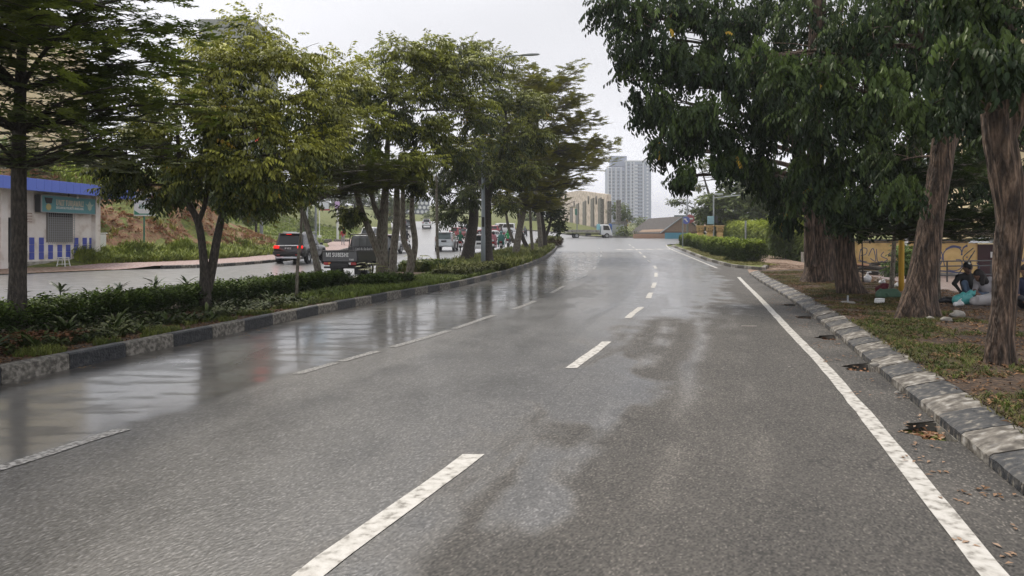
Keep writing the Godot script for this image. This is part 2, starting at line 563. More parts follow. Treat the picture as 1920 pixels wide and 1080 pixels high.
# a tree that carries its leaves in flat tiers. tiers: [height, radius, boughs, lift, direction, spread]
func tiered(called: String, label: String, o: Dictionary, group := "") -> Node3D:
	var t := thing(called, label, "tree", o.at, 0.0, group)
	var sd: int = o.get("seed", 1)
	rng.seed = 7000 + sd
	var st := mb(true)
	for s in o.stems:
		bark(st, s[0], s[1], o.get("sides", 12), o.get("ridge", 0.006), o.get("flare", 0.03) if s == o.stems[0] else 0.0, sd, 5)
	obj("trunk", st, o.bark, t, true)
	var axis := smooth_path(o.stems[0][0], 8)
	var tw := mb(true)
	var where := [[], [], []]
	var cols := [[], [], []]
	var sc: float = o.get("scale", 1.0)
	var dens: float = o.get("density", 30.0)
	for tr in o.tiers:
		var root: Vector3 = axis[-1]
		for q in axis:
			if q.y >= tr[0]:
				root = q
				break
		root.y = tr[0]
		for b in tr[2]:
			var a: float = tr[4] + (float(b) / tr[2] - 0.5) * tr[5] + rng.randf_range(-0.18, 0.18)
			var len_: float = tr[1] * rng.randf_range(0.8, 1.1)
			var out := Vector3(cos(a), 0, -sin(a))
			var end = root + out * len_ + Vector3.UP * (tr[3] * len_ * rng.randf_range(0.8, 1.2))
			var bz := bez(root, root.lerp(end, 0.45) + Vector3.UP * len_ * 0.12, end, 8)
			var r0 = (0.012 + len_ * 0.011) * o.get("limb", 1.0)
			var rr := []
			for i in 9: rr.append(lerpf(r0, 0.006, i / 8.0))
			var bst := mb(true)
			tube(bst, bz, rr, 6)
			obj("branch", bst, o.bark, t, true)
			var side := Vector3(-out.z, 0, out.x)
			var nt := int(len_ * 5.0)
			for k in nt:
				var f := 0.18 + 0.82 * (k + rng.randf() * 0.6) / nt
				var p0: Vector3 = bz[mini(int(f * 8), 8)]
				var sg := 1.0 if k % 2 == 0 else -1.0
				var tl := len_ * 0.42 * (1.05 - 0.55 * f) * rng.randf_range(0.6, 1.15)
				var p1: Vector3 = p0 + (side * sg * 0.8 + out * 0.6).normalized() * tl + Vector3.UP * rng.randf_range(-0.1, 0.32) * tl
				tube(tw, [p0, p0.lerp(p1, 0.5) + Vector3.UP * 0.04, p1], [0.011 * sc, 0.008 * sc, 0.004], 4, false)
				var ns := int(tl * dens / sc)
				for j in ns:
					var g := (j + rng.randf()) / ns
					var p := p0.lerp(p1, 0.12 + 0.9 * g) + Vector3(rng.randfn() * 0.14, rng.randf_range(-0.16, 0.2), rng.randfn() * 0.14) * sc
					if noise.get_noise_3d(p.x * 45.0 / sc, p.y * 20.0 + sd * 9.0, p.z * 45.0 / sc) < -0.12:
						continue
					var vi := rng.randi() % 3
					var dir := (p1 - p0).normalized() + Vector3(rng.randf_range(-0.6, 0.6), rng.randf_range(-0.12, 0.16), rng.randf_range(-0.6, 0.6))
					where[vi].append(Transform3D(aim(dir).scaled_local(Vector3.ONE * rng.randf_range(0.8, 1.3) * sc), p))
					cols[vi].append((o.low as Color).lerp(o.high, clampf(rng.randfn() * 0.25 + 0.2 + 0.5 * (f - 0.4) + o.get("young", 0.0), 0, 1)) * rng.randf_range(0.8, 1.2))
	obj("twigs", tw, o.bark, t, true).set_meta("kind", "stuff")
	for vi in 3:
		if where[vi]:
			scatter("crown", spray_of("rosette", vi), o.leaf, where[vi], cols[vi], t, true)
	return t

# ---------- camera, sky, light ----------
func _ready() -> void:
	noise.noise_type = FastNoiseLite.TYPE_SIMPLEX_SMOOTH
	noise.frequency = 0.02
	noise.fractal_octaves = 3
	noise.seed = 4
	var cam := Camera3D.new()
	cam.name = "camera"
	cam.position = Vector3(0, 1.62, 0)
	cam.set_frustum(0.05 * 1080.0 / 1340.0, Vector2(0, -0.05 * 88.0 / 1340.0), 0.05, 4000.0)
	add_child(cam)
	cam.current = true
	var env := Environment.new()
	env.background_mode = Environment.BG_SKY
	var sky := Sky.new()
	var pan := PanoramaSkyMaterial.new()
	pan.panorama = overcast()
	sky.sky_material = pan
	env.sky = sky
	env.tonemap_mode = Environment.TONE_MAPPER_LINEAR
	env.tonemap_exposure = 1.5
	env.fog_enabled = true
	env.fog_density = 0.0007
	env.fog_light_color = Color(0.93, 0.94, 0.97)
	env.sdfgi_enabled = true
	env.ssao_enabled = true
	env.ssil_enabled = true
	var we := WorldEnvironment.new()
	we.name = "world"
	we.environment = env
	add_child(we)
	var sun := DirectionalLight3D.new()
	sun.name = "sun"
	sun.light_energy = 0.5
	sun.light_color = Color(1.0, 0.95, 0.87)
	sun.light_angular_distance = 14.0
	sun.shadow_enabled = true
	sun.look_at_from_position(Vector3(-30, 95, -62), Vector3.ZERO)
	add_child(sun)
	materials()
	grounds()
	roads()
	kerbs()
	buildings()
	median_planting()
	median_trees()
	verge()
	verge_trees()
	island()
	far_planting()
	vehicles()
	riders_and_people()
	street_furniture()
	plaza_things()

func overcast() -> ImageTexture:     # thin bright cloud, brighter low down, with soft grey banks
	var w := 768
	var h := 384
	var n := FastNoiseLite.new()
	n.seed = 11
	n.frequency = 0.9
	n.fractal_octaves = 5
	n.fractal_gain = 0.45
	var d := PackedFloat32Array()
	d.resize(w * h * 3)
	for j in h:
		var el := PI * (0.5 - (j + 0.5) / h)
		for i in w:
			var az := TAU * (i + 0.5) / w
			var v := Vector3(cos(el) * sin(az), sin(el), cos(el) * cos(az))
			var c := n.get_noise_3d(v.x * 1.1, v.y * 2.6, v.z * 1.1)
			var low := exp(-maxf(v.y, 0.0) * 8.0)
			var b := lerpf(0.5, 2.1 - 0.4 * v.z, low) + c * 0.2 * (1.0 - 0.55 * low)
			# the cloud glows round the hidden sun
			b += 2.4 * pow(maxf(v.dot(Vector3(-0.26, 0.82, 0.54).normalized()), 0.0), 14.0)
			if v.y < 0.0:
				b = lerpf(b, 0.25, sm(0.0, -0.12, v.y))
			var o := (j * w + i) * 3
			d[o] = b * 0.97
			d[o + 1] = b * 0.975
			d[o + 2] = b * 1.02
	var im := Image.create_from_data(w, h, false, Image.FORMAT_RGBF, d.to_byte_array())
	return ImageTexture.create_from_image(im)

func materials() -> void:
	# ground
	rough_mat("soil", [[0.25, 0.05, 0.034, 0.022], [0.5, 0.085, 0.058, 0.038], [0.75, 0.13, 0.092, 0.06]], 0.5, 0.95, 0.03, 5.0, 3)
	rough_mat("verge earth", [[0.25, 0.035, 0.022, 0.014], [0.5, 0.07, 0.043, 0.026], [0.7, 0.11, 0.07, 0.042]], 0.6, 0.95, 0.03, 6.0, 5)
	rough_mat("field", [[0.3, 0.08, 0.1, 0.02], [0.55, 0.14, 0.17, 0.03], [0.75, 0.2, 0.19, 0.05]], 0.25, 0.95, 0.02, 4.0, 7)
	rough_mat("dry bank", [[0.3, 0.16, 0.07, 0.04], [0.5, 0.27, 0.14, 0.08], [0.62, 0.24, 0.17, 0.075], [0.8, 0.14, 0.15, 0.045]], 0.3, 0.95, 0.02, 6.0, 9)
	rough_mat("damp asphalt", [[0.3, 0.08, 0.08, 0.08], [0.5, 0.12, 0.12, 0.12], [0.7, 0.17, 0.17, 0.17]], 0.3, 0.4, 0.05, 0.4, 13)
	M["damp asphalt"].metallic_specular = 0.65
	M["damp asphalt"].clearcoat_enabled = true
	M["damp asphalt"].clearcoat = 0.5
	M["damp asphalt"].clearcoat_roughness = 0.25
	rough_mat("wet asphalt", [[0.3, 0.06, 0.06, 0.06], [0.5, 0.09, 0.09, 0.09], [0.7, 0.13, 0.13, 0.13]], 0.15, 0.38, 0.02, 0.35, 15)
	M["wet asphalt"].metallic_specular = 0.65
	M["wet asphalt"].clearcoat_enabled = true
	M["wet asphalt"].clearcoat = 0.6
	M["wet asphalt"].clearcoat_roughness = 0.25
	rough_mat("line paint", [[0.15, 0.24, 0.225, 0.2], [0.38, 0.5, 0.48, 0.44], [0.7, 0.62, 0.6, 0.56]], 0.9, 0.6, 0.02, 1.0, 17)
	rough_mat("worn line", [[0.3, 0.12, 0.115, 0.11], [0.5, 0.3, 0.29, 0.28], [0.7, 0.48, 0.47, 0.45]], 1.0, 0.35, 0.04, 1.0, 19)
	rough_mat("black kerb", [[0.25, 0.022, 0.024, 0.028], [0.5, 0.042, 0.045, 0.05], [0.66, 0.085, 0.08, 0.075], [0.82, 0.26, 0.24, 0.2]], 0.9, 0.6, 0.02, 4.0, 21)
	rough_mat("white kerb", [[0.25, 0.055, 0.048, 0.04], [0.45, 0.14, 0.125, 0.105], [0.62, 0.23, 0.21, 0.18], [0.82, 0.46, 0.44, 0.41]], 0.7, 0.7, 0.02, 4.0, 23)
	rough_mat("dirty kerb", [[0.25, 0.045, 0.042, 0.036], [0.5, 0.09, 0.082, 0.07], [0.75, 0.16, 0.15, 0.13]], 0.8, 0.75, 0.025, 4.0, 25)
	rough_mat("grey kerb", [[0.25, 0.06, 0.055, 0.047], [0.5, 0.14, 0.13, 0.11], [0.75, 0.27, 0.25, 0.22]], 0.8, 0.75, 0.025, 4.0, 26)
	rough_mat("black wet kerb", [[0.25, 0.012, 0.014, 0.018], [0.6, 0.024, 0.027, 0.032], [0.85, 0.06, 0.06, 0.06]], 0.9, 0.5, 0.02, 4.0, 27)
	rough_mat("red paving", [[0.3, 0.26, 0.14, 0.12], [0.5, 0.32, 0.22, 0.2], [0.75, 0.4, 0.32, 0.3]], 0.4, 0.7, 0.03, 2.0, 29)
	rough_mat("plaza paving", [[0.3, 0.13, 0.085, 0.075], [0.5, 0.2, 0.14, 0.125], [0.75, 0.3, 0.25, 0.235]], 0.25, 0.45, 0.03, 2.0, 31)
	rough_mat("dirt path", [[0.3, 0.2, 0.12, 0.08], [0.5, 0.28, 0.19, 0.135], [0.7, 0.36, 0.28, 0.22]], 0.3, 0.85, 0.03, 3.0, 33)
	rough_mat("concrete", [[0.3, 0.2, 0.185, 0.16], [0.5, 0.3, 0.28, 0.25], [0.75, 0.42, 0.4, 0.37]], 0.25, 0.85, 0.02, 3.0, 35)
	rough_mat("dark concrete", [[0.3, 0.1, 0.095, 0.085], [0.5, 0.17, 0.16, 0.14], [0.75, 0.25, 0.24, 0.21]], 0.3, 0.85, 0.02, 3.0, 37)
	# walls
	rough_mat("pale plaster", [[0.25, 0.6, 0.53, 0.48], [0.45, 0.76, 0.71, 0.67], [0.75, 0.82, 0.78, 0.75]], 0.2, 0.8, 0.012, 1.0, 39)
	rough_mat("yellow plaster", [[0.25, 0.5, 0.33, 0.13], [0.45, 0.66, 0.45, 0.18], [0.75, 0.72, 0.51, 0.23]], 0.2, 0.8, 0.012, 1.0, 41)
	rough_mat("cream plaster", [[0.3, 0.66, 0.52, 0.32], [0.5, 0.75, 0.6, 0.39], [0.75, 0.78, 0.65, 0.45]], 0.1, 0.85, 0.012, 0.0, 43)
	rough_mat("weathered hall", [[0.25, 0.4, 0.33, 0.27], [0.5, 0.6, 0.5, 0.43], [0.75, 0.72, 0.63, 0.56]], 0.08, 0.85, 0.015, 0.0, 45)
	rough_mat("roof felt", [[0.3, 0.045, 0.04, 0.038], [0.55, 0.075, 0.066, 0.062], [0.75, 0.11, 0.1, 0.094]], 0.3, 0.85, 0.02, 2.0, 47)
	# bark
	var b1 := rough_mat("brown bark", [[0.25, 0.02, 0.014, 0.01], [0.45, 0.06, 0.04, 0.029], [0.6, 0.13, 0.088, 0.062], [0.8, 0.25, 0.17, 0.12]], 0.9, 0.9, 0.025, 9.0, 51)
	b1.uv1_scale = Vector3(1.5, 0.16, 1.5)
	var b2 := rough_mat("grey bark", [[0.25, 0.08, 0.068, 0.055], [0.5, 0.18, 0.155, 0.125], [0.66, 0.25, 0.22, 0.18], [0.8, 0.15, 0.18, 0.12]], 1.2, 0.9, 0.025, 8.0, 53)
	b2.uv1_scale = Vector3(1.6, 0.4, 1.6)
	var b3 := rough_mat("dark bark", [[0.25, 0.022, 0.018, 0.015], [0.5, 0.045, 0.037, 0.03], [0.8, 0.09, 0.076, 0.062]], 1.2, 0.85, 0.025, 6.0, 55)
	b3.uv1_scale = Vector3(2.0, 0.5, 2.0)
	# leaves
	leaf_mat("tier leaf", 0.5, Color(0.46, 0.52, 0.12), 0.35)
	leaf_mat("dense leaf", 0.5, Color(0.34, 0.36, 0.06), 0.4)
	leaf_mat("dark leaf", 0.5, Color(0.1, 0.16, 0.03), 0.28)
	leaf_mat("hedge leaf", 0.55, Color(0.16, 0.24, 0.04), 0.22)
	leaf_mat("grass leaf", 0.6, Color(0.2, 0.28, 0.06), 0.3)
	leaf_mat("dead leaf", 0.8, Color(0.05, 0.03, 0.01), 0.2)
	# paint, metal, glass
	mat("black paint", 0.012, 0.012, 0.014, 0.18).clearcoat_enabled = true
	mat("matt black", 0.014, 0.014, 0.015, 0.55)
	mat("white paint", 0.74, 0.75, 0.76, 0.22).clearcoat_enabled = true
	mat("silver paint", 0.5, 0.53, 0.55, 0.25, 0.2).clearcoat_enabled = true
	mat("red paint", 0.3, 0.014, 0.018, 0.22).clearcoat_enabled = true
	mat("dark red paint", 0.1, 0.008, 0.012, 0.22).clearcoat_enabled = true
	mat("grey paint", 0.13, 0.14, 0.15, 0.25).clearcoat_enabled = true
	mat("car glass", 0.012, 0.016, 0.018, 0.05)
	mat("pale car glass", 0.1, 0.14, 0.14, 0.06)
	mat("tyre", 0.015, 0.015, 0.015, 0.85)
	mat("alloy", 0.45, 0.46, 0.48, 0.3, 0.8)
	mat("chrome", 0.65, 0.66, 0.68, 0.12, 1.0)
	mat("tail lens", 0.35, 0.012, 0.01, 0.2)
	mat("amber lens", 0.6, 0.2, 0.02, 0.2)
	var lit := mat("lit tail lens", 0.5, 0.02, 0.015, 0.3)
	lit.emission_enabled = true
	lit.emission = Color(1.0, 0.09, 0.06)
	lit.emission_energy_multiplier = 0.7
	mat("clear lens", 0.7, 0.72, 0.74, 0.1)
	mat("plate", 0.02, 0.02, 0.022, 0.4)
	mat("letter white", 0.72, 0.72, 0.7, 0.5)
	mat("galvanised", 0.36, 0.38, 0.4, 0.45, 0.3)
	mat("grey pole", 0.22, 0.25, 0.27, 0.5)
	mat("yellow pole", 0.6, 0.36, 0.04, 0.55)
	mat("green pole", 0.03, 0.16, 0.11, 0.5)
	mat("blue fascia", 0.14, 0.21, 0.68, 0.4)
	mat("blue tile", 0.075, 0.1, 0.42, 0.25)
	mat("teal sign", 0.1, 0.28, 0.31, 0.4)
	mat("dark metal", 0.03, 0.032, 0.036, 0.5)
	mat("maroon", 0.045, 0.012, 0.016, 0.55)
	mat("white plastic", 0.75, 0.75, 0.74, 0.4)
	mat("dark room", 0.03, 0.03, 0.032, 0.9)

# ---------- ground and roads ----------
var foot := [24.0, -21.5, 30.0, -20.0, 36.0, -17.6, 44.0, -16.2, 52.0, -15.8, 60.0, -16.6, 70.0, -17.9, 84.0, -21.5, 100.0, -23.5, 130.0, -27.0, 165.0, -34.0]

func land(x: float, d: float) -> float:     # height of the open ground
	var y := gh(x, d) - 0.09
	var f := tab(foot, d)
	var s := f - x
	if s > -1.0 and d > 20.0:
		var top := 5.4 * sm(20.0, 34.0, d) * (1.0 - sm(44.0, 74.0, d))
		var lump := noise.get_noise_2d(x * 9.0, d * 9.0)
		y += (0.1 + 0.06 * lump) * sm(-0.3, 0.6, s) + top * sm(0.4, 10.5, s + lump * 1.2) + 0.5 * lump * sm(1.0, 6.0, s)
		y += sm(4.0, 34.0, s) * 6.5 * sm(84.0, 108.0, d) * (1.0 - sm(150.0, 220.0, d) * 0.5)
	if d > 1.0 and d < 24.0 and absf(x - tab(XRt, d)) < 2.6: y -= 0.5
	y -= 0.8 * sm(12.5, 15.0, x) * (1.0 - sm(42.0, 50.0, d))
	if x > 12.0 and d > 40.0:
		y += 0.4 * sm(60.0, 110.0, d) * sm(40.0, 60.0, x)
	return y

func grounds() -> void:
	var xs := []
	var zs := []
	var v := -1600.0
	while v < 1600.0:
		xs.append(v)
		v += clampf(absf(v + 10.0) * 0.12 - 1.2, 1.25, 160.0)
	v = -260.0
	while v < 2600.0:
		zs.append(v)
		v += 1.25 if v > -2.0 and v < 170.0 else (4.0 if v > -20.0 and v < 260.0 else 70.0)
	var st := mb(true)
	for j in zs.size() - 1:
		for i in xs.size() - 1:
			var c := []
			for e in [[i, j], [i + 1, j], [i + 1, j + 1], [i, j + 1]]:
				c.append(Vector3(xs[e[0]], land(xs[e[0]], zs[e[1]]), -zs[e[1]]))
			var mx: float = (xs[i] + xs[i + 1]) * 0.5
			quad(st, c[3], c[2], c[1], c[0])
	struct("ground", st, M["field"])
	# the cut bank of dry reddish earth on the far side of the opposite carriageway
	st = mb(true)
	for j in 40:
		for i in 26:
			var c := []
			for e in [[i, j], [i + 1, j], [i + 1, j + 1], [i, j + 1]]:
				var d: float = 27.0 + e[1] * 1.25
				var x: float = tab(foot, d) - lerpf(1.6, 0.3, sm(44.0, 54.0, d)) - e[0] * 0.5
				c.append(Vector3(x, land(x, d) + 0.05 + 0.12 * noise.get_noise_2d(x * 40.0, d * 40.0), -d))
			quad(st, c[0], c[1], c[2], c[3])
	struct("earth_bank", st, M["dry bank"])

func ribbon(st: SurfaceTool, d0: float, d1: float, step: float, left: Callable, right: Callable, up, across := 8, uv := false) -> void:
	var n := int(ceil((d1 - d0) / step))
	for j in n:
		for i in across:
			var c := []
			var t := []
			for e in [[i, j], [i + 1, j], [i + 1, j + 1], [i, j + 1]]:
				var d := lerpf(d0, d1, float(e[1]) / n)
				var f := float(e[0]) / across
				var x := lerpf(left.call(d), right.call(d), f)
				c.append(Vector3(x, gh(x, d) + (up if up is float else up.call(d)), -d))
				t.append(Vector2(f, vmap(d)))
			for k in [3, 2, 1, 3, 1, 0]:
				if uv: st.set_uv(t[k])
				st.add_vertex(c[k])

const VA := 3.0
func vmap(d: float) -> float:   # where a metre along the road lies in its texture: the near metres get more of it
	return log((maxf(d, -1.5) + VA) / 1.5) / log((62.0 + VA) / 1.5)

func roads() -> void:
	var XL := func(d): return tab(XLt, d)
	var RR := func(d): return tab(RRt, d)
	var ML := func(d): return tab(MLt, d)
	var LE := func(d): return tab(LEt, d)
	# the carriageway, with the drain mouths left open along the gutter
	var holes := [6.1, 9.15, 12.0, 15.2, 18.1]
	var st := mb(true)
	var cut := func(d): return tab(RRt, d) - (0.44 if d < 30.0 else 0.44 * (1.0 - sm(30.0, 37.0, d)) + 0.02)
	ribbon_uv(st, -1.4, 62.0, XL, cut, 16, 0.0, 1.0)
	var edges := [-1.4]
	for h in holes:
		edges.append(h - 0.34)
		edges.append(h + 0.34)
	edges.append(62.0)
	for k in range(0, edges.size(), 2):
		ribbon_uv(st, edges[k], edges[k + 1], cut, RR, 1, 0.0, 1.0)
	for h in holes:      # asphalt round the half-moon mouths
		for j in 8:
			var q := []
			for e in 2:
				var f := (j + e) / 8.0
				var d: float = h - 0.34 + 0.68 * f
				var bite := 0.4 * sqrt(maxf(1.0 - pow(f * 2 - 1, 2), 0.0)) * (0.9 + 0.15 * sin(f * 17.0 + h))
				q.append([Vector3(cut.call(d), gh(0, d), -d), Vector3(RR.call(d) - bite, gh(0, d), -d), d])
			var uv := func(p: Vector3, d): return Vector2((p.x - XL.call(d)) / (RR.call(d) - XL.call(d)), vmap(d))
			for w in [[q[1][0], q[1][2]], [q[1][1], q[1][2]], [q[0][1], q[0][2]], [q[1][0], q[1][2]], [q[0][1], q[0][2]], [q[0][0], q[0][2]]]:
				st.set_uv(uv.call(w[0], w[1]))
				st.add_vertex(w[0])
	struct("road", st, road_material())
	for i in holes.size():
		var h: float = holes[i]
		var x: float = RR.call(h)
		var pit := thing("drain_inlet", ["deep drain mouth nearest the camera, with dead leaves, cut in the gutter", "second drain mouth up the gutter, ringed with broken asphalt", "third drain mouth up the gutter beside the black and white kerb", "fourth drain mouth up the gutter, level with the drinkers' tree", "farthest small drain mouth in the gutter before the side street"][i].replace("drinkers'", "leaning"), "drain", Vector3(x - 0.22, gh(x, h), -h), -0.284, "drain mouths along the gutter")
		var wl := mb()
		box(wl, Vector3(-0.29, -0.2, 0), Vector3(0.03, 0.38, 0.84)); box(wl, Vector3(0.23, -0.2, 0), Vector3(0.03, 0.38, 0.84))
		box(wl, Vector3(-0.03, -0.2, -0.405), Vector3(0.49, 0.38, 0.03)); box(wl, Vector3(-0.03, -0.2, 0.405), Vector3(0.49, 0.38, 0.03))
		obj("pit_wall", wl, M["dark concrete"], pit)
		wl = mb(); box(wl, Vector3(-0.03, -0.16, 0), Vector3(0.49, 0.04, 0.78)); obj("pit_floor", wl, M["soil"], pit)
		rng.seed = 40 + i
		var tf := []; var cc := []
		for k in 26:
			tf.append(Transform3D(Basis(Vector3.UP, rng.randf() * TAU).scaled(Vector3.ONE * rng.randf_range(1.0, 1.7)), Vector3(rng.randf_range(-0.15, 0.15), -0.13 + rng.randf() * 0.06, rng.randf_range(-0.22, 0.22))))
			cc.append(Color(0.3, 0.16, 0.09) * rng.randf_range(0.6, 1.4))
		var lt := scatter("dead_leaves", spray_of("litter"), M["dead leaf"], tf, cc, pit, true)
		lt.position = Vector3.ZERO
	# the opposite carriageway and the junction beyond the median's nose
	st = mb(true)
	ribbon(st, 6.0, 84.0, 1.0, LE, ML, 0.0, 12)
	struct("opposite_road", st, M["wet asphalt"])
	st = mb(true)
	ribbon(st, 62.0, 84.0, 1.0, XL, func(d): return tab(JRt, d), 0.0, 8)
	ribbon(st, 84.0, 164.0, 1.0, LE, func(d): return tab(JRt, d), 0.0, 24)
	struct("junction_road", st, M["damp asphalt"])
	# side street that leaves behind the verge
	st = mb(true)
	strip_patch(st, [Vector2(11.0, -33.1), Vector2(12.2, -37.0), Vector2(13.2, -37.4), Vector2(14.6, -41.5), Vector2(15.5, -47.0), Vector2(16.5, -56.0), Vector2(18.5, -66.0)],
		[Vector2(15.6, -32.9), Vector2(16.4, -35.5), Vector2(16.9, -37.6), Vector2(17.8, -41.5), Vector2(18.4, -47.0), Vector2(20.5, -56.0), Vector2(23.5, -66.0)], 0.004)
	struct("side_path", st, M["dirt path"])
	markings()

func strip_patch(st: SurfaceTool, a: Array, b: Array, up: float, across := 4) -> void:
	for j in a.size() - 1:
		for s in 4:
			for i in across:
				var c := []
				for e in [[i, s], [i + 1, s], [i + 1, s + 1], [i, s + 1]]:
					var l: Vector2 = a[j].lerp(a[j + 1], e[1] / 4.0)
					var r: Vector2 = b[j].lerp(b[j + 1], e[1] / 4.0)
					c.append(on(l.lerp(r, float(e[0]) / across), up))
				quad(st, c[3], c[2], c[1], c[0])

func ribbon_uv(st: SurfaceTool, d0: float, d1: float, left: Callable, right: Callable, across: int, u0: float, u1: float) -> void:
	var ds := [d0]
	while ds[-1] < d1 - 0.01:
		ds.append(minf(ds[-1] + clampf(ds[-1] * 0.05, 0.25, 1.0), d1))
	for j in ds.size() - 1:
		for i in across:
			var c := []
			var t := []
			for e in [[i, j], [i + 1, j], [i + 1, j + 1], [i, j + 1]]:
				var d: float = ds[e[1]]
				var x := lerpf(left.call(d), right.call(d), float(e[0]) / across)
				c.append(Vector3(x, gh(x if d > 26.0 else 0.0, d), -d))
				var l := tab(XLt, d)
				t.append(Vector2((x - l) / (tab(RRt, d) - l), vmap(d)))
			for k in [3, 2, 1, 3, 1, 0]:
				st.set_uv(t[k])
				st.add_vertex(c[k])

func road_material() -> StandardMaterial3D:
	# what the asphalt is like, metre by metre: standing water in the gutter lane, damp crown, drying near lane
	var w := 1024
	var h := 1664
	var alb := PackedByteArray(); alb.resize(w * h * 3)
	var rgh := PackedByteArray(); rgh.resize(w * h)
	var hgt := PackedByteArray(); hgt.resize(w * h)
	var coat := PackedByteArray(); coat.resize(w * h)
	rng.seed = 77
	var n1 := FastNoiseLite.new(); n1.seed = 5; n1.frequency = 0.55; n1.fractal_octaves = 4
	var n2 := FastNoiseLite.new(); n2.seed = 8; n2.frequency = 0.16; n2.fractal_octaves = 3
	var n3 := FastNoiseLite.new(); n3.seed = 21; n3.frequency = 0.5; n3.fractal_octaves = 3
	var kk := log((62.0 + VA) / 1.5)
	for j in h:
		var d := exp((j + 0.5) / h * kk) * 1.5 - VA
		var xl := tab(XLt, d)
		var xr := tab(RRt, d)
		var xd := tab(XDt, d)
		var xc := tab(XCt, d)
		var xs := tab(XSt, d) if d < 30.8 else 9.77 + (d - 30.8) * 0.3
		var drier := 0.285 * d
		var band := exp(-pow((d - 8.2) / 0.9, 2.0)) * 0.55
		var calm := sm(2.0, 40.0, d)
		for i in w:
			var x := lerpf(xl, xr, (i + 0.5) / w)
			var g := rng.randf()         # one stone of the aggregate
			var a := n1.get_noise_2d(x * 1.6, d)
			var b := n2.get_noise_2d((x - xc) * 3.6, d * 0.42)
			var film := sm(0.12, -0.2, x - xd + a * 0.22 + 0.1 * b - 0.05)
			var damp := 0.0
			var pale := 0.0
			if film < 1.0:
				var t := x - xc
				var wetx := sm(0.5, -0.5, t - 0.15 + a * 0.7 + b * 0.7)       # the middle lane
				var patch := 0.0
				if t > -0.8:
					patch = sm(-0.1, 0.25, b * 1.2 + a * 0.5 + band - 0.35) * sm(2.6, 1.2, t)
					patch = maxf(patch, 0.75 * exp(-pow((t - 0.85 - a * 0.15) / 0.13, 2.0)) * sm(2.5, 5.0, d) * (0.5 + a))
					patch = maxf(patch, 0.65 * exp(-pow((t - 1.5 - a * 0.1) / 0.12, 2.0)) * sm(6.0, 9.0, d))
					patch = maxf(patch, 0.9 * exp(-pow((t - 0.3) / 0.09, 2.0)) * (0.6 + a))
					patch = maxf(patch, sm(14.2, 15.4, d + a * 0.8) * sm(0.5, -0.5, x - drier + a * 1.1 + b * 0.9))
				if t > 0.2 and t < 2.6:
					pale = (exp(-pow((t - 0.8 - 0.12 * a) / 0.1, 2.0)) + 0.8 * exp(-pow((t - 1.5 - 0.1 * a) / 0.09, 2.0)) + 0.6 * exp(-pow((t - 1.05 + 0.1 * a) / 0.05, 2.0)) + 0.5 * exp(-pow((t - 2.2) / 0.1, 2.0))) * sm(2.0, 6.0, d) * clampf(0.45 + a * 1.6, 0.0, 1.0)
				damp = clampf(maxf(wetx * 0.9, patch), 0.0, 1.0)
				damp *= 1.0 - 0.3 * maxf(b, 0.0)
			var worn := sm(xs - 0.3, xs + 0.5, x) * sm(0.0, 0.35, b + a * 0.6) * 0.5   # pale grit outside the edge line
			var dryc := 0.059 + 0.08 * (g - 0.5) + 0.016 * a + 0.07 * worn
			if g > 0.965: dryc *= 1.7
			var wetc := (0.062 + 0.1 * (g - 0.5)) * (2.0 if g > 0.93 else 1.0)
			if damp > 0.0 and x > xc - 0.6: wetc += 0.05 * sm(9.0, 16.0, d)
			var c := lerpf(lerpf(dryc, wetc, damp), 0.05, film)
			if film < 0.5:
				if b > -0.05 and x > xc and absf(n2.get_noise_2d(x * 5.0 + 300.0, d * 3.0)) < 0.012: c *= 0.5
				c += 0.07 * pale * (0.4 + 1.2 * g * g)
				var tk := exp(-pow((x - xc - 0.85) / 0.3, 2.0)) + exp(-pow((x - xc - 2.45) / 0.3, 2.0))
				c *= 1.0 - 0.16 * tk * (0.6 + a)
				if absf(x - xc - 0.16 - 0.03 * a) < 0.012 and d > 5.0: c *= 0.6
			var gut := sm(0.6, 0.08, xr - x - 0.25 * b) * (1.0 - film) * sm(34.0, 30.0, d)
			c *= 1.0 - 0.35 * gut
			if gut > 0.3 and g > 0.9: c = 0.16 + 0.1 * a
			var o := (j * w + i) * 3
			var s := pow(maxf(c, 0.004), 0.4545) * 1.03
			alb[o] = int(clampf(s * lerpf(1.03, 1.0, damp), 0, 1) * 255)
			alb[o + 1] = int(clampf(s * lerpf(0.985, 0.99, damp), 0, 1) * 255)
			alb[o + 2] = int(clampf(s * lerpf(0.925, 0.985, damp), 0, 1) * 255)
			var streak := n3.get_noise_2d(x * 3.0, d * 0.35)
			var r := lerpf(0.88, 0.36 + 0.1 * a, damp)
			r = lerpf(r, 0.34 + 0.12 * streak + 0.04 * a, film)
			var silver := 0.0
			if damp > 0.0 and film < 1.0: silver = damp * (0.12 + 0.5 * sm(12.0, 18.0, d) * sm(0.0, 0.3, b + a * 0.5 + 0.25)) * (0.6 + 0.4 * g)
			silver = maxf(silver, 0.3 * pale * g)
			coat[j * w + i] = int(clampf(maxf(film * (0.3 + 0.7 * sm(-0.3, 0.22, n3.get_noise_2d(x * 1.4 + 9.0, d * 5.0) + 0.35 * a + 0.3 * streak)) * (0.75 + 0.25 * g), silver), 0, 1) * 255)
			var rip := 0.0
			if film > 0.05: rip = n3.get_noise_2d(x * 4.0 + 50.0, d * 14.0) * (1.0 - 0.75 * calm) + 0.9 * streak
			rgh[j * w + i] = int(clampf(r, 0.05, 1.0) * 255)
			var relief := lerpf(g * 0.45, g * 0.15, damp)
			hgt[j * w + i] = int(clampf(lerpf(0.4 + relief * (1.0 - 0.6 * calm), 0.5 + 0.13 * rip + 0.03 * g, film), 0, 1) * 255)
	var m := mat("carriageway", 1, 1, 1, 1.0)
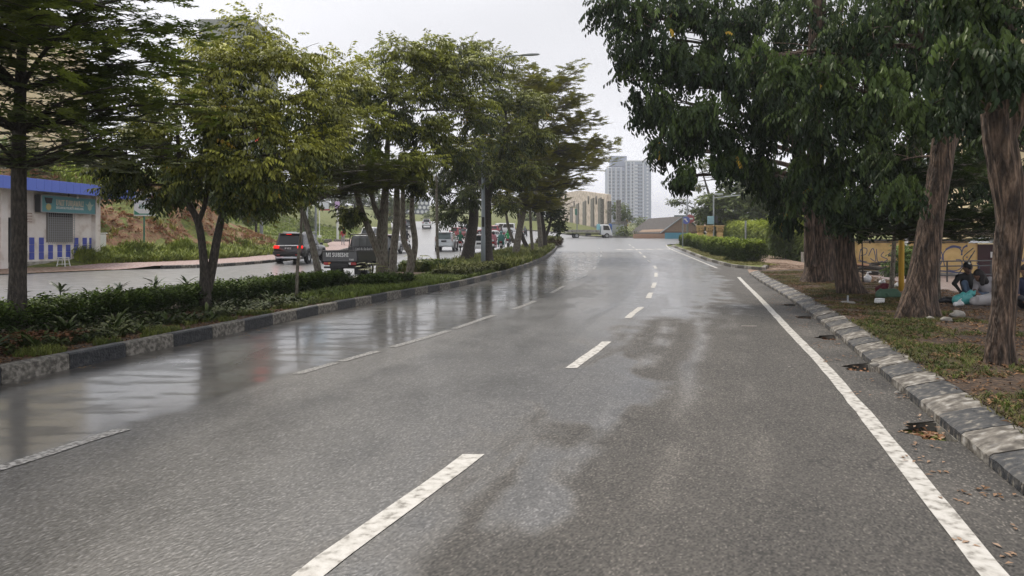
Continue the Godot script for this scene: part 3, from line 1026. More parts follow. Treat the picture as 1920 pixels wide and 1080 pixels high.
	m.albedo_texture = ImageTexture.create_from_image(Image.create_from_data(w, h, false, Image.FORMAT_RGB8, alb))
	m.roughness_texture = ImageTexture.create_from_image(Image.create_from_data(w, h, false, Image.FORMAT_L8, rgh))
	m.roughness_texture_channel = BaseMaterial3D.TEXTURE_CHANNEL_GRAYSCALE
	m.heightmap_enabled = true
	m.heightmap_texture = ImageTexture.create_from_image(Image.create_from_data(w, h, false, Image.FORMAT_L8, hgt))
	m.clearcoat_enabled = true
	m.clearcoat = 1.0
	m.clearcoat_roughness = 0.15
	m.clearcoat_texture = ImageTexture.create_from_image(Image.create_from_data(w, h, false, Image.FORMAT_L8, coat))
	m.heightmap_scale = 1.2
	m.metallic_specular = 0.62
	return m

func stripe(st: SurfaceTool, line: Array, d0: float, d1: float, wide: float, off := 0.0, ragged := 0.0) -> void:
	var n := maxi(int((d1 - d0) / 0.35), 3)
	for j in n:
		var q := []
		for e in 2:
			var d := lerpf(d0, d1, float(j + e) / n)
			var x := tab(line, d) + off
			var sl := (tab(line, d + 0.2) - tab(line, d - 0.2)) / 0.4
			var hw := wide * 0.5 * sqrt(1.0 + sl * sl)
			var ra := ragged * noise.get_noise_2d(d * 160.0, 3.0 + off)
			var rb := ragged * noise.get_noise_2d(d * 160.0, 90.0 + off)
			q.append(Vector3(x - hw + ra, gh(x if d > 26.0 else 0.0, d) + 0.005, -d))
			q.append(Vector3(x + hw + rb, gh(x if d > 26.0 else 0.0, d) + 0.005, -d))
		quad(st, q[2], q[3], q[1], q[0])

func markings() -> void:
	for s in [[-1.0, 1.2], [3.3, 5.42], [9.1, 11.5], [15.0, 17.5], [20.2, 22.4], [24.6, 27.4], [31.0, 34.2], [37.8, 40.6], [44.5, 47.5], [51.0, 54.5], [58.0, 62.0], [65.5, 69.0], [72.0, 75.5], [79.0, 83.0]]:
		var st := mb(); stripe(st, XCt, s[0], s[1], 0.15, 0.0, 0.02)
		struct("lane_dash", st, M["line paint"])
	for s in [[2.0, 4.2], [4.4, 6.15], [8.7, 9.5], [9.6, 10.5], [10.9, 12.9], [13.2, 15.6], [16.9, 19.3], [22.3, 25.6], [29.5, 32.7], [37.0, 40.0], [44.0, 47.5], [52.0, 56.0], [60.0, 64.0], [68.0, 72.0]]:
		var st := mb(); stripe(st, XDt, s[0], s[1], 0.13, 0.0, 0.03)
		struct("lane_dash", st, M["worn line"])
	var st := mb(); stripe(st, XSt, -1.0, 30.8, 0.138, 0.0, 0.014)
	struct("edge_line", st, M["line paint"])
	st = mb(); stripe(st, [38.15, 10.96, 52.15, 13.0, 71.5, 15.7, 83.7, 18.0], 38.2, 82.0, 0.13)
	struct("edge_line", st, M["line paint"])
	for k in 11:        # the give-way blocks across the mouth of the junction
		st = mb()
		var x := 9.9 + k * 1.0
		var d := 66.0 + k * 0.35
		for q in [[on(Vector2(x, -d), 0.005), on(Vector2(x + 0.6, -d - 0.1), 0.005), on(Vector2(x + 0.35, -d - 1.7), 0.005), on(Vector2(x - 0.25, -d - 1.6), 0.005)]]:
			quad(st, q[3], q[2], q[1], q[0])
		struct("crossing_block", st, M["line paint"])

# ---------- kerbs ----------
func kerb_run(root: Node3D, line: Array, d0: float, d1: float, length: float, side: float, wide: float, high: float, mats: Array, sloped := 0.0, back := 0.0) -> void:
	var d := d0
	var k := 0
	while d < d1:
		var sl := (tab(line, d + 0.3) - tab(line, d - 0.3)) / 0.6
		var e := minf(d + length / sqrt(1.0 + sl * sl), d1)
		var g := 0.006
		var a := Vector3(tab(line, d + g), 0, -d - g)
		var b := Vector3(tab(line, e - g), 0, -e + g)
		a.y = gh(a.x if d > 26.0 else 0.0, d)
		b.y = gh(b.x if e > 26.0 else 0.0, e)
		var across := Vector3(-(b - a).z, 0, (b - a).x).normalized() * side
		if (across.x < 0.0) == (side > 0.0): across = across
		var st := mb()
		rng.seed = 900 + k + int(d0 * 7)
		var secs := 5 if sloped > 0.0 else 2
		var prev := []
		for s in secs:
			var f := s / float(secs - 1)
			var p := a.lerp(b, f)
			var wv := 0.0
			if sloped > 0.0: wv = 0.022 * sin(f * PI) + 0.01 * noise.get_noise_2d(d * 40.0 + f * 30.0, 7.0)
			var j := Vector3(0, rng.randf_range(-0.006, 0.006), 0)
			var sec := [p + Vector3(0, -0.25, 0), p + Vector3(0, high - sloped - 0.02, 0) + across * 0.012 + j, p + Vector3(0, high - sloped, 0) + across * 0.035 + j, p + Vector3(0, high - sloped * 0.35 + wv, 0) + across * wide * 0.55 + j, p + Vector3(0, high + wv * 0.6, 0) + across * (wide - 0.03) + j, p + Vector3(0, high - 0.03, 0) + across * wide, p + Vector3(0, -0.25, 0) + across * wide]
			if prev:
				var ctr: Vector3 = p + across * wide * 0.5 - Vector3(0, 0.1, 0)
				for i in 6:
					face(st, [prev[i], prev[i + 1], sec[i + 1], sec[i]], ctr)
			if s == 0 or s == secs - 1:
				face(st, sec, a.lerp(b, 0.5) + across * wide * 0.5)
			prev = sec
		obj("kerb_block", st, mats[k % mats.size()], root)
		d = e
		k += 1

func kerbs() -> void:
	var r := thing("median_kerb", "black and grey painted block kerb along the near edge of the median", "kerb")
	kerb_run(r, XLt, 5.2, 84.0, 0.98, -1.0, 0.2, 0.2, [M["black wet kerb"], M["grey kerb"]])
	r = thing("median_kerb", "low kerb along the median's edge facing the opposite carriageway", "kerb")
	kerb_run(r, MLt, 12.0, 84.0, 1.4, 1.0, 0.2, 0.19, [M["dirty kerb"], M["concrete"]])
	r = thing("verge_kerb", "sloping wavy black and white kerb blocks beside the shady verge", "kerb")
	kerb_run(r, XRt, 2.2, 33.0, 0.62, 1.0, 0.42, 0.17, [M["black kerb"], M["white kerb"]], 0.085)
	r = thing("pavement_kerb", "black and white kerb of the red pavement under the earth bank", "kerb")
	kerb_run(r, LEt, 33.2, 100.0, 1.0, -1.0, 0.2, 0.16, [M["black kerb"], M["white kerb"]])
	r = thing("junction_kerb", "black and white kerb along the far side of the junction behind the lorry", "kerb")
	kerb_run(r, JRt, 113.5, 149.0, 2.2, 1.0, 0.3, 0.2, [M["black kerb"], M["white kerb"]])
	# pavement
	var st := mb(true)
	ribbon(st, 31.0, 104.0, 1.0, func(d): return tab(foot, d) - 0.1, func(d): return tab(LEt, d) - 0.2 * sm(32.0, 33.2, d), func(d): return 0.02 + 0.13 * sm(31.0, 33.4, d), 3)
	struct("pavement", st, M["red paving"])
	st = mb(true)
	ribbon(st, 12.0, 31.0, 1.0, func(d): return tab(LEt, d) - 9.0, func(d): return tab(LEt, d), 0.03, 4)
	struct("forecourt", st, M["dirt path"])
	# raised beds
	st = mb(true)
	ribbon(st, 4.0, 84.0, 1.0, func(d): return tab(MLt, d) + 0.18, func(d): return tab(XLt, d) - 0.18, 0.17, 6)
	struct("median_ground", st, M["soil"])

# ---------- planting ----------
func hedge(called: String, label: String, path: Array, wide: float, high: float, per_m: int, low: Color, top: Color, kind: String, leafm: Material, up: float, sc := 1.0, group := "", sd := 0) -> Node3D:
	rng.seed = 300 + sd
	var mid: Vector2 = path[path.size() / 2]
	var t := thing(called, label, "hedge", on(mid, up), 0.0, group)
	var w := [[], [], []]
	var c := [[], [], []]
	var twig := mb()
	for i in path.size() - 1:
		var a: Vector2 = path[i]
		var b: Vector2 = path[i + 1]
		var along := (b - a).normalized()
		var side := Vector2(-along.y, along.x)
		var n := int(a.distance_to(b) * per_m)
		for k in n:
			var f := rng.randf()
			var q := a.lerp(b, f)
			# bias to the skin of a rounded box
			var ph := rng.randf_range(-0.05, PI + 0.05)
			var r := pow(rng.randf(), 0.3)
			var ca := cos(ph)
			var sa := sin(ph)
			var sx: float = sign(ca) * pow(absf(ca), 0.5)
			var sy: float = sign(sa) * pow(absf(sa), 0.5)
			var lumpy := 1.0 + 0.16 * noise.get_noise_2d(q.x * 55.0 + sd, q.y * 55.0) + 0.07 * noise.get_noise_2d(q.x * 200.0, q.y * 200.0 + sx * 40.0)
			var p := q + side * (sx * r * wide * 0.5 * lumpy)
			var y: float = maxf(sy * r, 0.0) * high * lumpy
			var o := on(p, up + y + 0.03)
			o.y = gh(q.x, -q.y) + up + y + 0.03
			var vi := rng.randi() % 3
			w[vi].append(Transform3D(Basis(Vector3.UP, rng.randf() * TAU).rotated(Vector3.RIGHT, rng.randf_range(-0.5, 0.5)).scaled(Vector3.ONE * sc * rng.randf_range(0.8, 1.3)), o))
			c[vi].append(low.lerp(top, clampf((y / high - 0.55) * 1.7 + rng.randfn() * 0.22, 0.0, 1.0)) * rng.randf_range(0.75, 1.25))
		for k in int(a.distance_to(b) * 5.0):
			var q := a.lerp(b, rng.randf()) + side * rng.randf_range(-0.3, 0.3) * wide
			var g := on(q, up - 0.02)
			tube(twig, [g, g + Vector3(rng.randf_range(-0.1, 0.1), high * 0.5, rng.randf_range(-0.1, 0.1)), g + Vector3(rng.randf_range(-0.2, 0.2), high * 0.85, rng.randf_range(-0.2, 0.2))], [0.012, 0.009, 0.004], 4, false)
	obj("stems", twig, M["dark bark"], t, true).set_meta("kind", "stuff")
	for vi in 3:
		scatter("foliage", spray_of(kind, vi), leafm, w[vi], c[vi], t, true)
	return t

func field(called: String, kind: String, m: Material, n: int, d0: float, d1: float, left: Callable, right: Callable, height: Callable, size: Vector2, low: Color, high: Color, keep: Callable, tall := 1.0, label := "", flat_d := 1.0) -> void:
	var w := [[], []]
	var c := [[], []]
	var made := 0
	var tries := 0
	while made < n and tries < n * 6:
		tries += 1
		var f := pow(rng.randf(), flat_d)
		var d := lerpf(d0, d1, f)
		var x := lerpf(left.call(d), right.call(d), rng.randf())
		var k: float = keep.call(x, d)
		if k <= rng.randf():
			continue
		made += 1
		var s := rng.randf_range(size.x, size.y)
		var b := Basis(Vector3.UP, rng.randf() * TAU).scaled(Vector3(s, s * tall * rng.randf_range(0.7, 1.2), s))
		var vi := rng.randi() % 2
		w[vi].append(Transform3D(b, Vector3(x, height.call(x, d), -d)))
		c[vi].append(low.lerp(high, clampf(0.5 + 0.6 * noise.get_noise_2d(x * 30.0, d * 30.0) + rng.randfn() * 0.25, 0, 1)) * rng.randf_range(0.8, 1.2))
	var root := Node3D.new()
	root.name = numbered(called)
	add_child(root)
	root.set_meta("kind", "stuff")
	if label: root.set_meta("label", label)
	for vi in 2:
		if w[vi]:
			scatter("blades", spray_of(kind, vi), m, w[vi], c[vi], root)

func median_planting() -> void:
	rng.seed = 61
	hedge("clipped_hedge", "long dark green clipped hedge running along the median under the trees", [Vector2(-8.05, -9.3), Vector2(-7.5, -12.5), Vector2(-6.95, -15.4), Vector2(-6.3, -19.0), Vector2(-5.5, -23.0)], 0.85, 0.47, 330, Color(0.035, 0.06, 0.014), Color(0.13, 0.19, 0.03), "clipped", M["hedge leaf"], 0.17, 1.15, "", 1)
	hedge("shrub", "rounded low green shrub on the median beside the slim bare trunk", [Vector2(-4.61, -32.15), Vector2(-4.00, -33.05), Vector2(-3.35, -34.00)], 1.5, 0.42, 420, Color(0.045, 0.07, 0.016), Color(0.15, 0.2, 0.035), "clipped", M["hedge leaf"], 0.17, 1.3, "", 2)
	hedge("shrub", "dark sprawling ground shrub round the foot of the many-stemmed tree", [Vector2(-4.72, -21.65), Vector2(-4.22, -22.15), Vector2(-3.81, -23.75)], 1.3, 0.34, 330, Color(0.035, 0.055, 0.014), Color(0.1, 0.15, 0.03), "clipped", M["hedge leaf"], 0.17, 1.3, "", 3)
	hedge("shrub", "olive green ground-hugging shrub on the median behind the lamp post", [Vector2(-2.46, -27.50), Vector2(-1.64, -31.30), Vector2(-0.77, -34.45)], 1.5, 0.3, 330, Color(0.06, 0.07, 0.02), Color(0.15, 0.16, 0.04), "clipped", M["hedge leaf"], 0.17, 1.3, "", 4)
	hedge("shrub", "reddish green shrub at the rounded nose of the median", [Vector2(3.4, -72.0), Vector2(4.2, -77.0), Vector2(4.7, -81.0)], 2.0, 0.8, 160, Color(0.09, 0.06, 0.03), Color(0.16, 0.2, 0.05), "clipped", M["hedge leaf"], 0.17, 2.2, "", 5)
	var XL := func(d): return tab(XLt, d) - 0.24
	var bed := func(x, d): return gh(x, d) + 0.165
	var g := Color(0.075, 0.11, 0.02)
	var y := Color(0.2, 0.25, 0.05)
	field("grass", "tuft", M["grass leaf"], 9000, 17.0, 33.0, func(d): return tab(XLt, d) - 0.24 - lerpf(1.3, 2.4, (d - 17) / 16), XL, bed, Vector2(0.13, 0.24), g, y, func(x, d): return sm(16.5, 20.0, d + noise.get_noise_2d(x * 60, d * 60)), 1.0, "bright grass along the median's kerb")
	field("grass", "tuft", M["grass leaf"], 1500, 6.0, 18.0, func(d): return tab(XLt, d) - 0.7, XL, bed, Vector2(0.06, 0.14), Color(0.06, 0.08, 0.018), Color(0.16, 0.18, 0.04), func(x, d): return sm(-0.1, 0.3, noise.get_noise_2d(x * 50, d * 50)), 1.0, "sparse grass along the kerb in the trees' shade")
	field("grass", "tuft", M["grass leaf"], 5000, 32.0, 84.0, func(d): return tab(MLt, d) + 0.3, XL, bed, Vector2(0.25, 0.5), g, Color(0.24, 0.24, 0.06), func(x, d): return 0.45 + 0.6 * noise.get_noise_2d(x * 20, d * 20), 1.0, "long grass on the far end of the median", 1.6)
	field("leaf_litter", "litter", M["dead leaf"], 1500, 6.0, 20.0, func(d): return tab(XLt, d) - 2.2, XL, bed, Vector2(0.7, 1.3), Color(0.09, 0.05, 0.028), Color(0.22, 0.13, 0.07), func(x, d): return 0.8, 1.0, "dead leaves on the median soil")
	field("undergrowth", "clipped", M["hedge leaf"], 1800, 7.0, 22.0, func(d): return tab(XLt, d) - 2.1, func(d): return tab(XLt, d) - 0.75, func(x, d): return gh(x, d) + 0.2 + 0.08 * noise.get_noise_2d(x * 70, d * 70), Vector2(0.9, 1.9), Color(0.03, 0.045, 0.014), Color(0.09, 0.11, 0.03), func(x, d): return sm(-0.2, 0.3, noise.get_noise_2d(x * 50 + 400, d * 50)), 1.0, "low dark undergrowth between hedge and kerb")
	field("undergrowth", "strap", M["hedge leaf"], 90, 7.0, 19.0, func(d): return tab(XLt, d) - 2.2, func(d): return tab(XLt, d) - 0.6, bed, Vector2(0.5, 1.0), Color(0.02, 0.036, 0.01), Color(0.06, 0.085, 0.02), func(x, d): return 1.0, 1.0, "strap-leaved seedlings in the shade")
	field("undergrowth", "litter", M["dead leaf"], 300, 7.0, 10.5, func(d): return tab(XLt, d) - 2.0, func(d): return tab(XLt, d) - 1.0, func(x, d): return gh(x, d) + 0.22 + 0.12 * noise.get_noise_2d(x * 90, d * 90), Vector2(1.4, 2.2), Color(0.07, 0.035, 0.02), Color(0.2, 0.1, 0.05), func(x, d): return 1.0, 1.4, "withered brown undergrowth")
	# strap-leaved plants that stand above the hedge
	var first: Node3D
	var nth := 0
	for p in [Vector2(-8.5, -12.3), Vector2(-8.2, -13.0), Vector2(-8.0, -13.5), Vector2(-7.75, -14.1), Vector2(-7.5, -15.0), Vector2(-7.1, -15.6), Vector2(-6.9, -16.0), Vector2(-6.6, -17.4)]:
		if first == null:
			first = thing("leafy_plant", "strap-leaved plant above the clipped hedge, nearest the tiered tree's trunk", "plant", on(p, 0.17), 0.0, "plants poking up through the hedge")
			var st := mb()
			tube(st, [Vector3.ZERO, Vector3(0.02, 0.3, 0), Vector3(0, 0.5, 0.02)], [0.014, 0.011, 0.008], 5)
			obj("stem", st, M["dark bark"], first)
			var mi := obj("leaves", spray_of("strap", 0).duplicate(), M["plant leaf"] if M.has("plant leaf") else plant_leaf(), first)
			mi.position.y = 0.42
			mi.scale = Vector3.ONE * 0.8
		else:
			nth += 1
			var o := dup(first, on(p, 0.17), p.x * 7.0, "strap-leaved plant above the clipped hedge, %s counted from the tiered tree's trunk" % ["second", "third", "fourth", "fifth", "sixth", "seventh", "eighth"][nth - 1])
			o.scale = Vector3.ONE * (0.85 + 0.3 * absf(sin(p.x * 9.0)))
	# broad fan-leaved plant behind the many-stemmed tree
	for f in [[Vector3(-4.97, 0.28, -25.60), 0.0, "yellow-green fan-leaved plant left of the many-stemmed trunk"], [Vector3(-3.79, 0.47, -29.00), 1.6, "broad yellow-green fan-leaved plant between the shrub and the many-stemmed trunk"]]:
		var t := thing("fan_palm", f[2], "plant", f[0])
		rng.seed = 70 + int(f[1] * 10)
		for k in 9:
			var a: float = f[1] + k * 0.7
			var st := mb()
			var e := Vector3(cos(a) * 0.35, 0.35 + 0.1 * (k % 3), sin(a) * 0.35)
			tube(st, [Vector3.ZERO, e * 0.6 + Vector3.UP * 0.1, e], 0.008, 4)
			for j in 7:
				var b := a + (j - 3) * 0.3
				leaf(st, e, Vector3(cos(b), 0.25, sin(b)).normalized(), Vector3.UP, 0.32, 0.09, 0.1, 0.35)
			obj("frond", st, mat("fan leaf", 0.17, 0.18, 0.03, 0.5), t)

func plant_leaf() -> StandardMaterial3D:
	return mat("plant leaf", 0.05, 0.085, 0.022, 0.45)

func median_trees() -> void:
	var lo := Color(0.028, 0.045, 0.012)
	var hi := Color(0.17, 0.19, 0.03)
	tiered("umbrella_tree", "tiered umbrella tree with flat layers of leaves in front of the police post", {at = Vector3(-7.62, 0.08, -11.00), seed = 3, bark = M["dark bark"], leaf = M["tier leaf"], low = Color(0.075, 0.105, 0.024), high = Color(0.3, 0.36, 0.065), sides = 16, density = 12.0,
		stems = [[[Vector3(-7.63, -0.01, -11.00), Vector3(-7.61, 0.90, -11.00), Vector3(-7.59, 1.72, -11.00), Vector3(-7.59, 2.79, -11.00), Vector3(-7.57, 3.85, -11.00), Vector3(-7.52, 5.00, -11.00), Vector3(-7.47, 6.23, -11.00), Vector3(-7.45, 7.46, -11.00)], [0.15, 0.12, 0.105, 0.1, 0.08, 0.062, 0.045, 0.02]]],
		tiers = [[2.72, 2.5, 8, 0.16, 0.3, TAU], [3.3, 2.6, 8, 0.16, 0.9, TAU], [3.95, 2.7, 8, 0.2, 0.1, TAU], [4.65, 2.7, 8, 0.2, 0.6, TAU], [5.4, 2.9, 8, 0.22, 0.3, TAU], [6.1, 2.7, 7, 0.25, 0.8, TAU]]})
	tiered("umbrella_tree", "umbrella tree beside the camera whose leafy boughs hang in the top corner", {at = Vector3(-8.3, 0.17, -7.0), seed = 4, bark = M["dark bark"], leaf = M["tier leaf"], low = Color(0.075, 0.105, 0.024), high = Color(0.3, 0.36, 0.065), density = 9.0,
		stems = [[[Vector3(-8.3, 0.1, -7.0), Vector3(-8.3, 2.0, -7.0), Vector3(-8.2, 4.0, -7.0), Vector3(-8.2, 7.0, -7.0)], [0.17, 0.13, 0.1, 0.04]]],
		tiers = [[3.5, 3.3, 5, 0.2, 0.9, 2.6], [4.0, 3.8, 6, 0.16, 0.8, 2.6], [4.7, 3.6, 6, 0.2, 0.7, 2.6]]})
	# round-crowned tree on two stems
	tree("median_tree", "round-crowned tree on two dark forked stems behind the clipped hedge, yellowing at the top", {at = Vector3(-6.57, 0.04, -15.30), seed = 11, kind = "drooping", bark = M["dark bark"], leaf = M["dense leaf"], low = Color(0.04, 0.058, 0.014), high = Color(0.46, 0.46, 0.08), young = 0.2, sides = 16, flare = 0.06, gap = -0.02,
		stems = [[[Vector3(-6.57, -0.01, -15.30), Vector3(-6.58, 0.56, -15.30), Vector3(-6.59, 1.07, -15.30), Vector3(-6.67, 1.76, -15.30), Vector3(-6.76, 2.12, -15.30), Vector3(-6.98, 2.66, -15.20), Vector3(-7.04, 3.45, -15.10), Vector3(-7.05, 4.44, -15.00)], [0.135, 0.11, 0.085, 0.075, 0.068, 0.052, 0.036, 0.016]],
			[[Vector3(-6.53, 0.55, -15.35), Vector3(-6.44, 1.18, -15.40), Vector3(-6.36, 1.87, -15.50), Vector3(-6.29, 2.34, -15.60), Vector3(-6.09, 3.05, -15.70), Vector3(-5.95, 4.12, -15.80), Vector3(-5.93, 5.56, -15.90)], [0.085, 0.088, 0.078, 0.068, 0.052, 0.036, 0.016]],
			[[Vector3(-6.71, 2.04, -15.30), Vector3(-6.57, 2.44, -15.30), Vector3(-6.49, 3.13, -15.30), Vector3(-6.53, 4.04, -15.30)], [0.055, 0.048, 0.036, 0.016]]],
		clumps = [[Vector3(-7.95, 3.27, -15.00), Vector3(0.75, 0.55, 0.8), 240, -0.1], [Vector3(-8.34, 3.68, -15.20), Vector3(0.6, 0.5, 0.7), 170], [Vector3(-7.29, 3.63, -14.80), Vector3(0.8, 0.6, 0.8), 260], [Vector3(-7.32, 2.66, -15.20), Vector3(0.55, 0.36, 0.7), 150, -0.15], [Vector3(-6.54, 3.17, -14.60), Vector3(0.8, 0.65, 0.7), 260], [Vector3(-7.15, 4.48, -15.20), Vector3(0.8, 0.7, 0.9), 230, 0.15],
			[Vector3(-6.23, 4.20, -14.90), Vector3(0.9, 0.7, 0.9), 250, 0.1], [Vector3(-6.09, 5.32, -15.40), Vector3(0.85, 0.75, 0.9), 190, 0.3], [Vector3(-6.72, 5.65, -15.80), Vector3(0.6, 0.6, 0.7), 120, 0.3], [Vector3(-5.85, 6.30, -16.00), Vector3(0.85, 0.6, 0.8), 100, 0.25], [Vector3(-5.29, 5.44, -15.40), Vector3(0.8, 0.7, 0.8), 130, 0.2], [Vector3(-4.66, 5.60, -15.60), Vector3(0.7, 0.7, 0.8), 120, 0.25],
			[Vector3(-5.56, 3.98, -14.90), Vector3(0.8, 0.6, 0.8), 200], [Vector3(-5.03, 3.84, -14.40), Vector3(0.42, 0.45, 0.4), 90, 0.1], [Vector3(-4.88, 4.48, -15.20), Vector3(0.85, 0.75, 0.9), 190, 0.05], [Vector3(-4.27, 4.73, -15.90), Vector3(0.6, 0.8, 0.8), 160, 0.1], [Vector3(-5.81, 2.96, -14.70), Vector3(0.8, 0.55, 0.7), 240, -0.1], [Vector3(-5.08, 3.08, -14.80), Vector3(0.8, 0.55, 0.8), 230, 0.1], [Vector3(-4.37, 3.49, -15.00), Vector3(0.75, 0.5, 0.7), 190, 0.15],
			[Vector3(-4.57, 2.78, -15.30), Vector3(0.6, 0.35, 0.6), 130, -0.1], [Vector3(-5.44, 2.38, -15.20), Vector3(0.8, 0.22, 0.6), 130, -0.2], [Vector3(-4.18, 5.56, -17.50), Vector3(0.8, 0.8, 0.9), 150, 0.25], [Vector3(-4.31, 4.52, -17.50), Vector3(0.7, 0.7, 0.9), 140, 0.1], [Vector3(-8.56, 2.80, -15.50), Vector3(0.45, 0.2, 0.5), 70, -0.2], [Vector3(-4.07, 3.86, -15.60), Vector3(0.5, 0.5, 0.6), 110, 0.2]]})
	# leaning trunk with its stake
	tiered("umbrella_tree", "young umbrella tree on a leaning trunk beside the black off-roader", {at = Vector3(-6.18, 0.02, -23.00), seed = 6, bark = M["grey bark"], leaf = M["tier leaf"], low = Color(0.06, 0.075, 0.02), high = Color(0.19, 0.21, 0.04), density = 11.0, scale = 1.25, limb = 1.3,
		stems = [[[Vector3(-6.13, 0.02, -23.00), Vector3(-6.23, 0.62, -23.00), Vector3(-6.42, 1.48, -23.00), Vector3(-6.64, 2.26, -23.00), Vector3(-6.80, 2.77, -23.00), Vector3(-6.85, 3.46, -23.00), Vector3(-6.87, 4.40, -23.00)], [0.13, 0.115, 0.1, 0.09, 0.075, 0.05, 0.03]]],
		tiers = [[2.72, 3.8, 3, 0.22, 0.15, 1.3], [2.92, 2.4, 5, 0.2, 2.6, 4.0], [3.46, 3.6, 5, 0.12, 0.1, 2.4], [3.80, 2.4, 6, 0.15, 3.0, TAU]]})
	var st := mb(true)
	bark(st, [Vector3(-5.31, 0.04, -17.60), Vector3(-5.28, 0.99, -17.60), Vector3(-5.20, 1.78, -17.60), Vector3(-5.17, 2.96, -17.60)], [0.042, 0.037, 0.033, 0.026], 8, 0.004, 0.0, 5)
	tag(obj("thin_trunk", st, M["grey bark"]), "thin straight brown trunk standing in the grass before the hedge's end", "sapling")
	# many-stemmed tree
	tree("median_tree", "many-stemmed tree with a thick pale trunk standing before the black pickup", {at = Vector3(-4.70, -0.09, -26.00), seed = 21, kind = "drooping", bark = M["grey bark"], leaf = M["dense leaf"], low = Color(0.04, 0.056, 0.015), high = Color(0.38, 0.4, 0.06), young = 0.14, fill = 1.15, sides = 18, flare = 0.09, gap = -0.04, scale = 1.35, per = 5,
		stems = [[[Vector3(-4.73, -0.18, -26.00), Vector3(-4.73, 0.69, -26.00), Vector3(-4.73, 1.85, -26.00), Vector3(-4.68, 2.63, -26.00), Vector3(-4.58, 3.79, -26.00), Vector3(-4.54, 5.57, -26.20), Vector3(-4.43, 7.57, -26.40)], [0.25, 0.215, 0.2, 0.16, 0.12, 0.08, 0.03]],
			[[Vector3(-4.81, 1.08, -25.90), Vector3(-4.99, 1.66, -25.70), Vector3(-5.20, 2.23, -25.60), Vector3(-5.40, 2.80, -25.50), Vector3(-5.61, 3.74, -25.40), Vector3(-5.74, 5.23, -25.20)], [0.12, 0.125, 0.115, 0.1, 0.085, 0.04]],
			[[Vector3(-4.81, 2.43, -26.00), Vector3(-5.01, 3.01, -25.80), Vector3(-5.08, 3.76, -25.60), Vector3(-5.14, 4.89, -25.50)], [0.1, 0.085, 0.06, 0.03]],
			[[Vector3(-4.53, -0.05, -27.00), Vector3(-4.47, 1.26, -27.00), Vector3(-4.37, 2.26, -27.00), Vector3(-4.35, 3.47, -27.00), Vector3(-4.23, 4.88, -27.00)], [0.15, 0.14, 0.125, 0.11, 0.06]],
			[[Vector3(-4.13, 0.01, -28.40), Vector3(-4.03, 1.03, -28.40), Vector3(-4.30, 1.66, -28.40), Vector3(-4.34, 3.15, -28.40), Vector3(-4.28, 4.84, -28.40)], [0.14, 0.125, 0.11, 0.095, 0.05]],
			[[Vector3(-4.10, 0.17, -28.50), Vector3(-3.88, 1.45, -28.60), Vector3(-4.01, 2.73, -28.60), Vector3(-3.93, 4.22, -28.60)], [0.12, 0.12, 0.1, 0.06]]],
		clumps = [[Vector3(-6.02, 6.82, -25.60), Vector3(1.1, 1.0, 1.2), 230, 0.1], [Vector3(-6.02, 5.23, -25.20), Vector3(1.0, 0.9, 1.1), 220], [Vector3(-5.60, 3.90, -25.00), Vector3(0.8, 0.7, 1.0), 190, -0.1], [Vector3(-5.55, 2.60, -25.20), Vector3(0.55, 0.5, 0.7), 110, -0.2], [Vector3(-4.81, 5.36, -24.80), Vector3(1.1, 1.0, 1.1), 260, 0.05], [Vector3(-4.97, 7.20, -25.60), Vector3(1.1, 1.0, 1.2), 240, 0.1],
			[Vector3(-4.11, 8.31, -26.20), Vector3(1.2, 0.85, 1.2), 220, 0.25], [Vector3(-3.85, 6.47, -25.80), Vector3(1.2, 1.1, 1.3), 280], [Vector3(-4.04, 4.23, -24.60), Vector3(1.1, 0.75, 0.9), 260, 0.1], [Vector3(-3.01, 4.29, -25.20), Vector3(0.75, 0.6, 0.9), 150, 0.25], [Vector3(-3.13, 5.57, -26.20), Vector3(1.1, 1.0, 1.2), 260], [Vector3(-2.80, 7.66, -26.80), Vector3(1.2, 1.1, 1.3), 280, 0.1],
			[Vector3(-3.22, 8.71, -27.00), Vector3(1.1, 0.7, 1.2), 200, 0.25], [Vector3(-3.57, 3.74, -26.60), Vector3(0.9, 0.45, 0.9), 150, -0.15], [Vector3(-1.64, 6.59, -27.50), Vector3(1.2, 1.1, 1.3), 280], [Vector3(-1.85, 8.43, -27.50), Vector3(1.1, 0.9, 1.2), 220, 0.15], [Vector3(-1.85, 4.94, -27.50), Vector3(1.1, 0.9, 1.2), 250, -0.05]]})
	st = mb(true)
	bark(st, [Vector3(-3.78, 0.12, -37.20), Vector3(-3.89, 1.40, -37.20), Vector3(-3.91, 3.06, -37.20), Vector3(-3.94, 5.01, -37.20)], [0.085, 0.075, 0.07, 0.06], 8, 0.006, 0.02, 6)
	tag(obj("slim_trunk", st, M["grey bark"]), "slim bare pole-like trunk in front of the silver people carrier", "trunk")
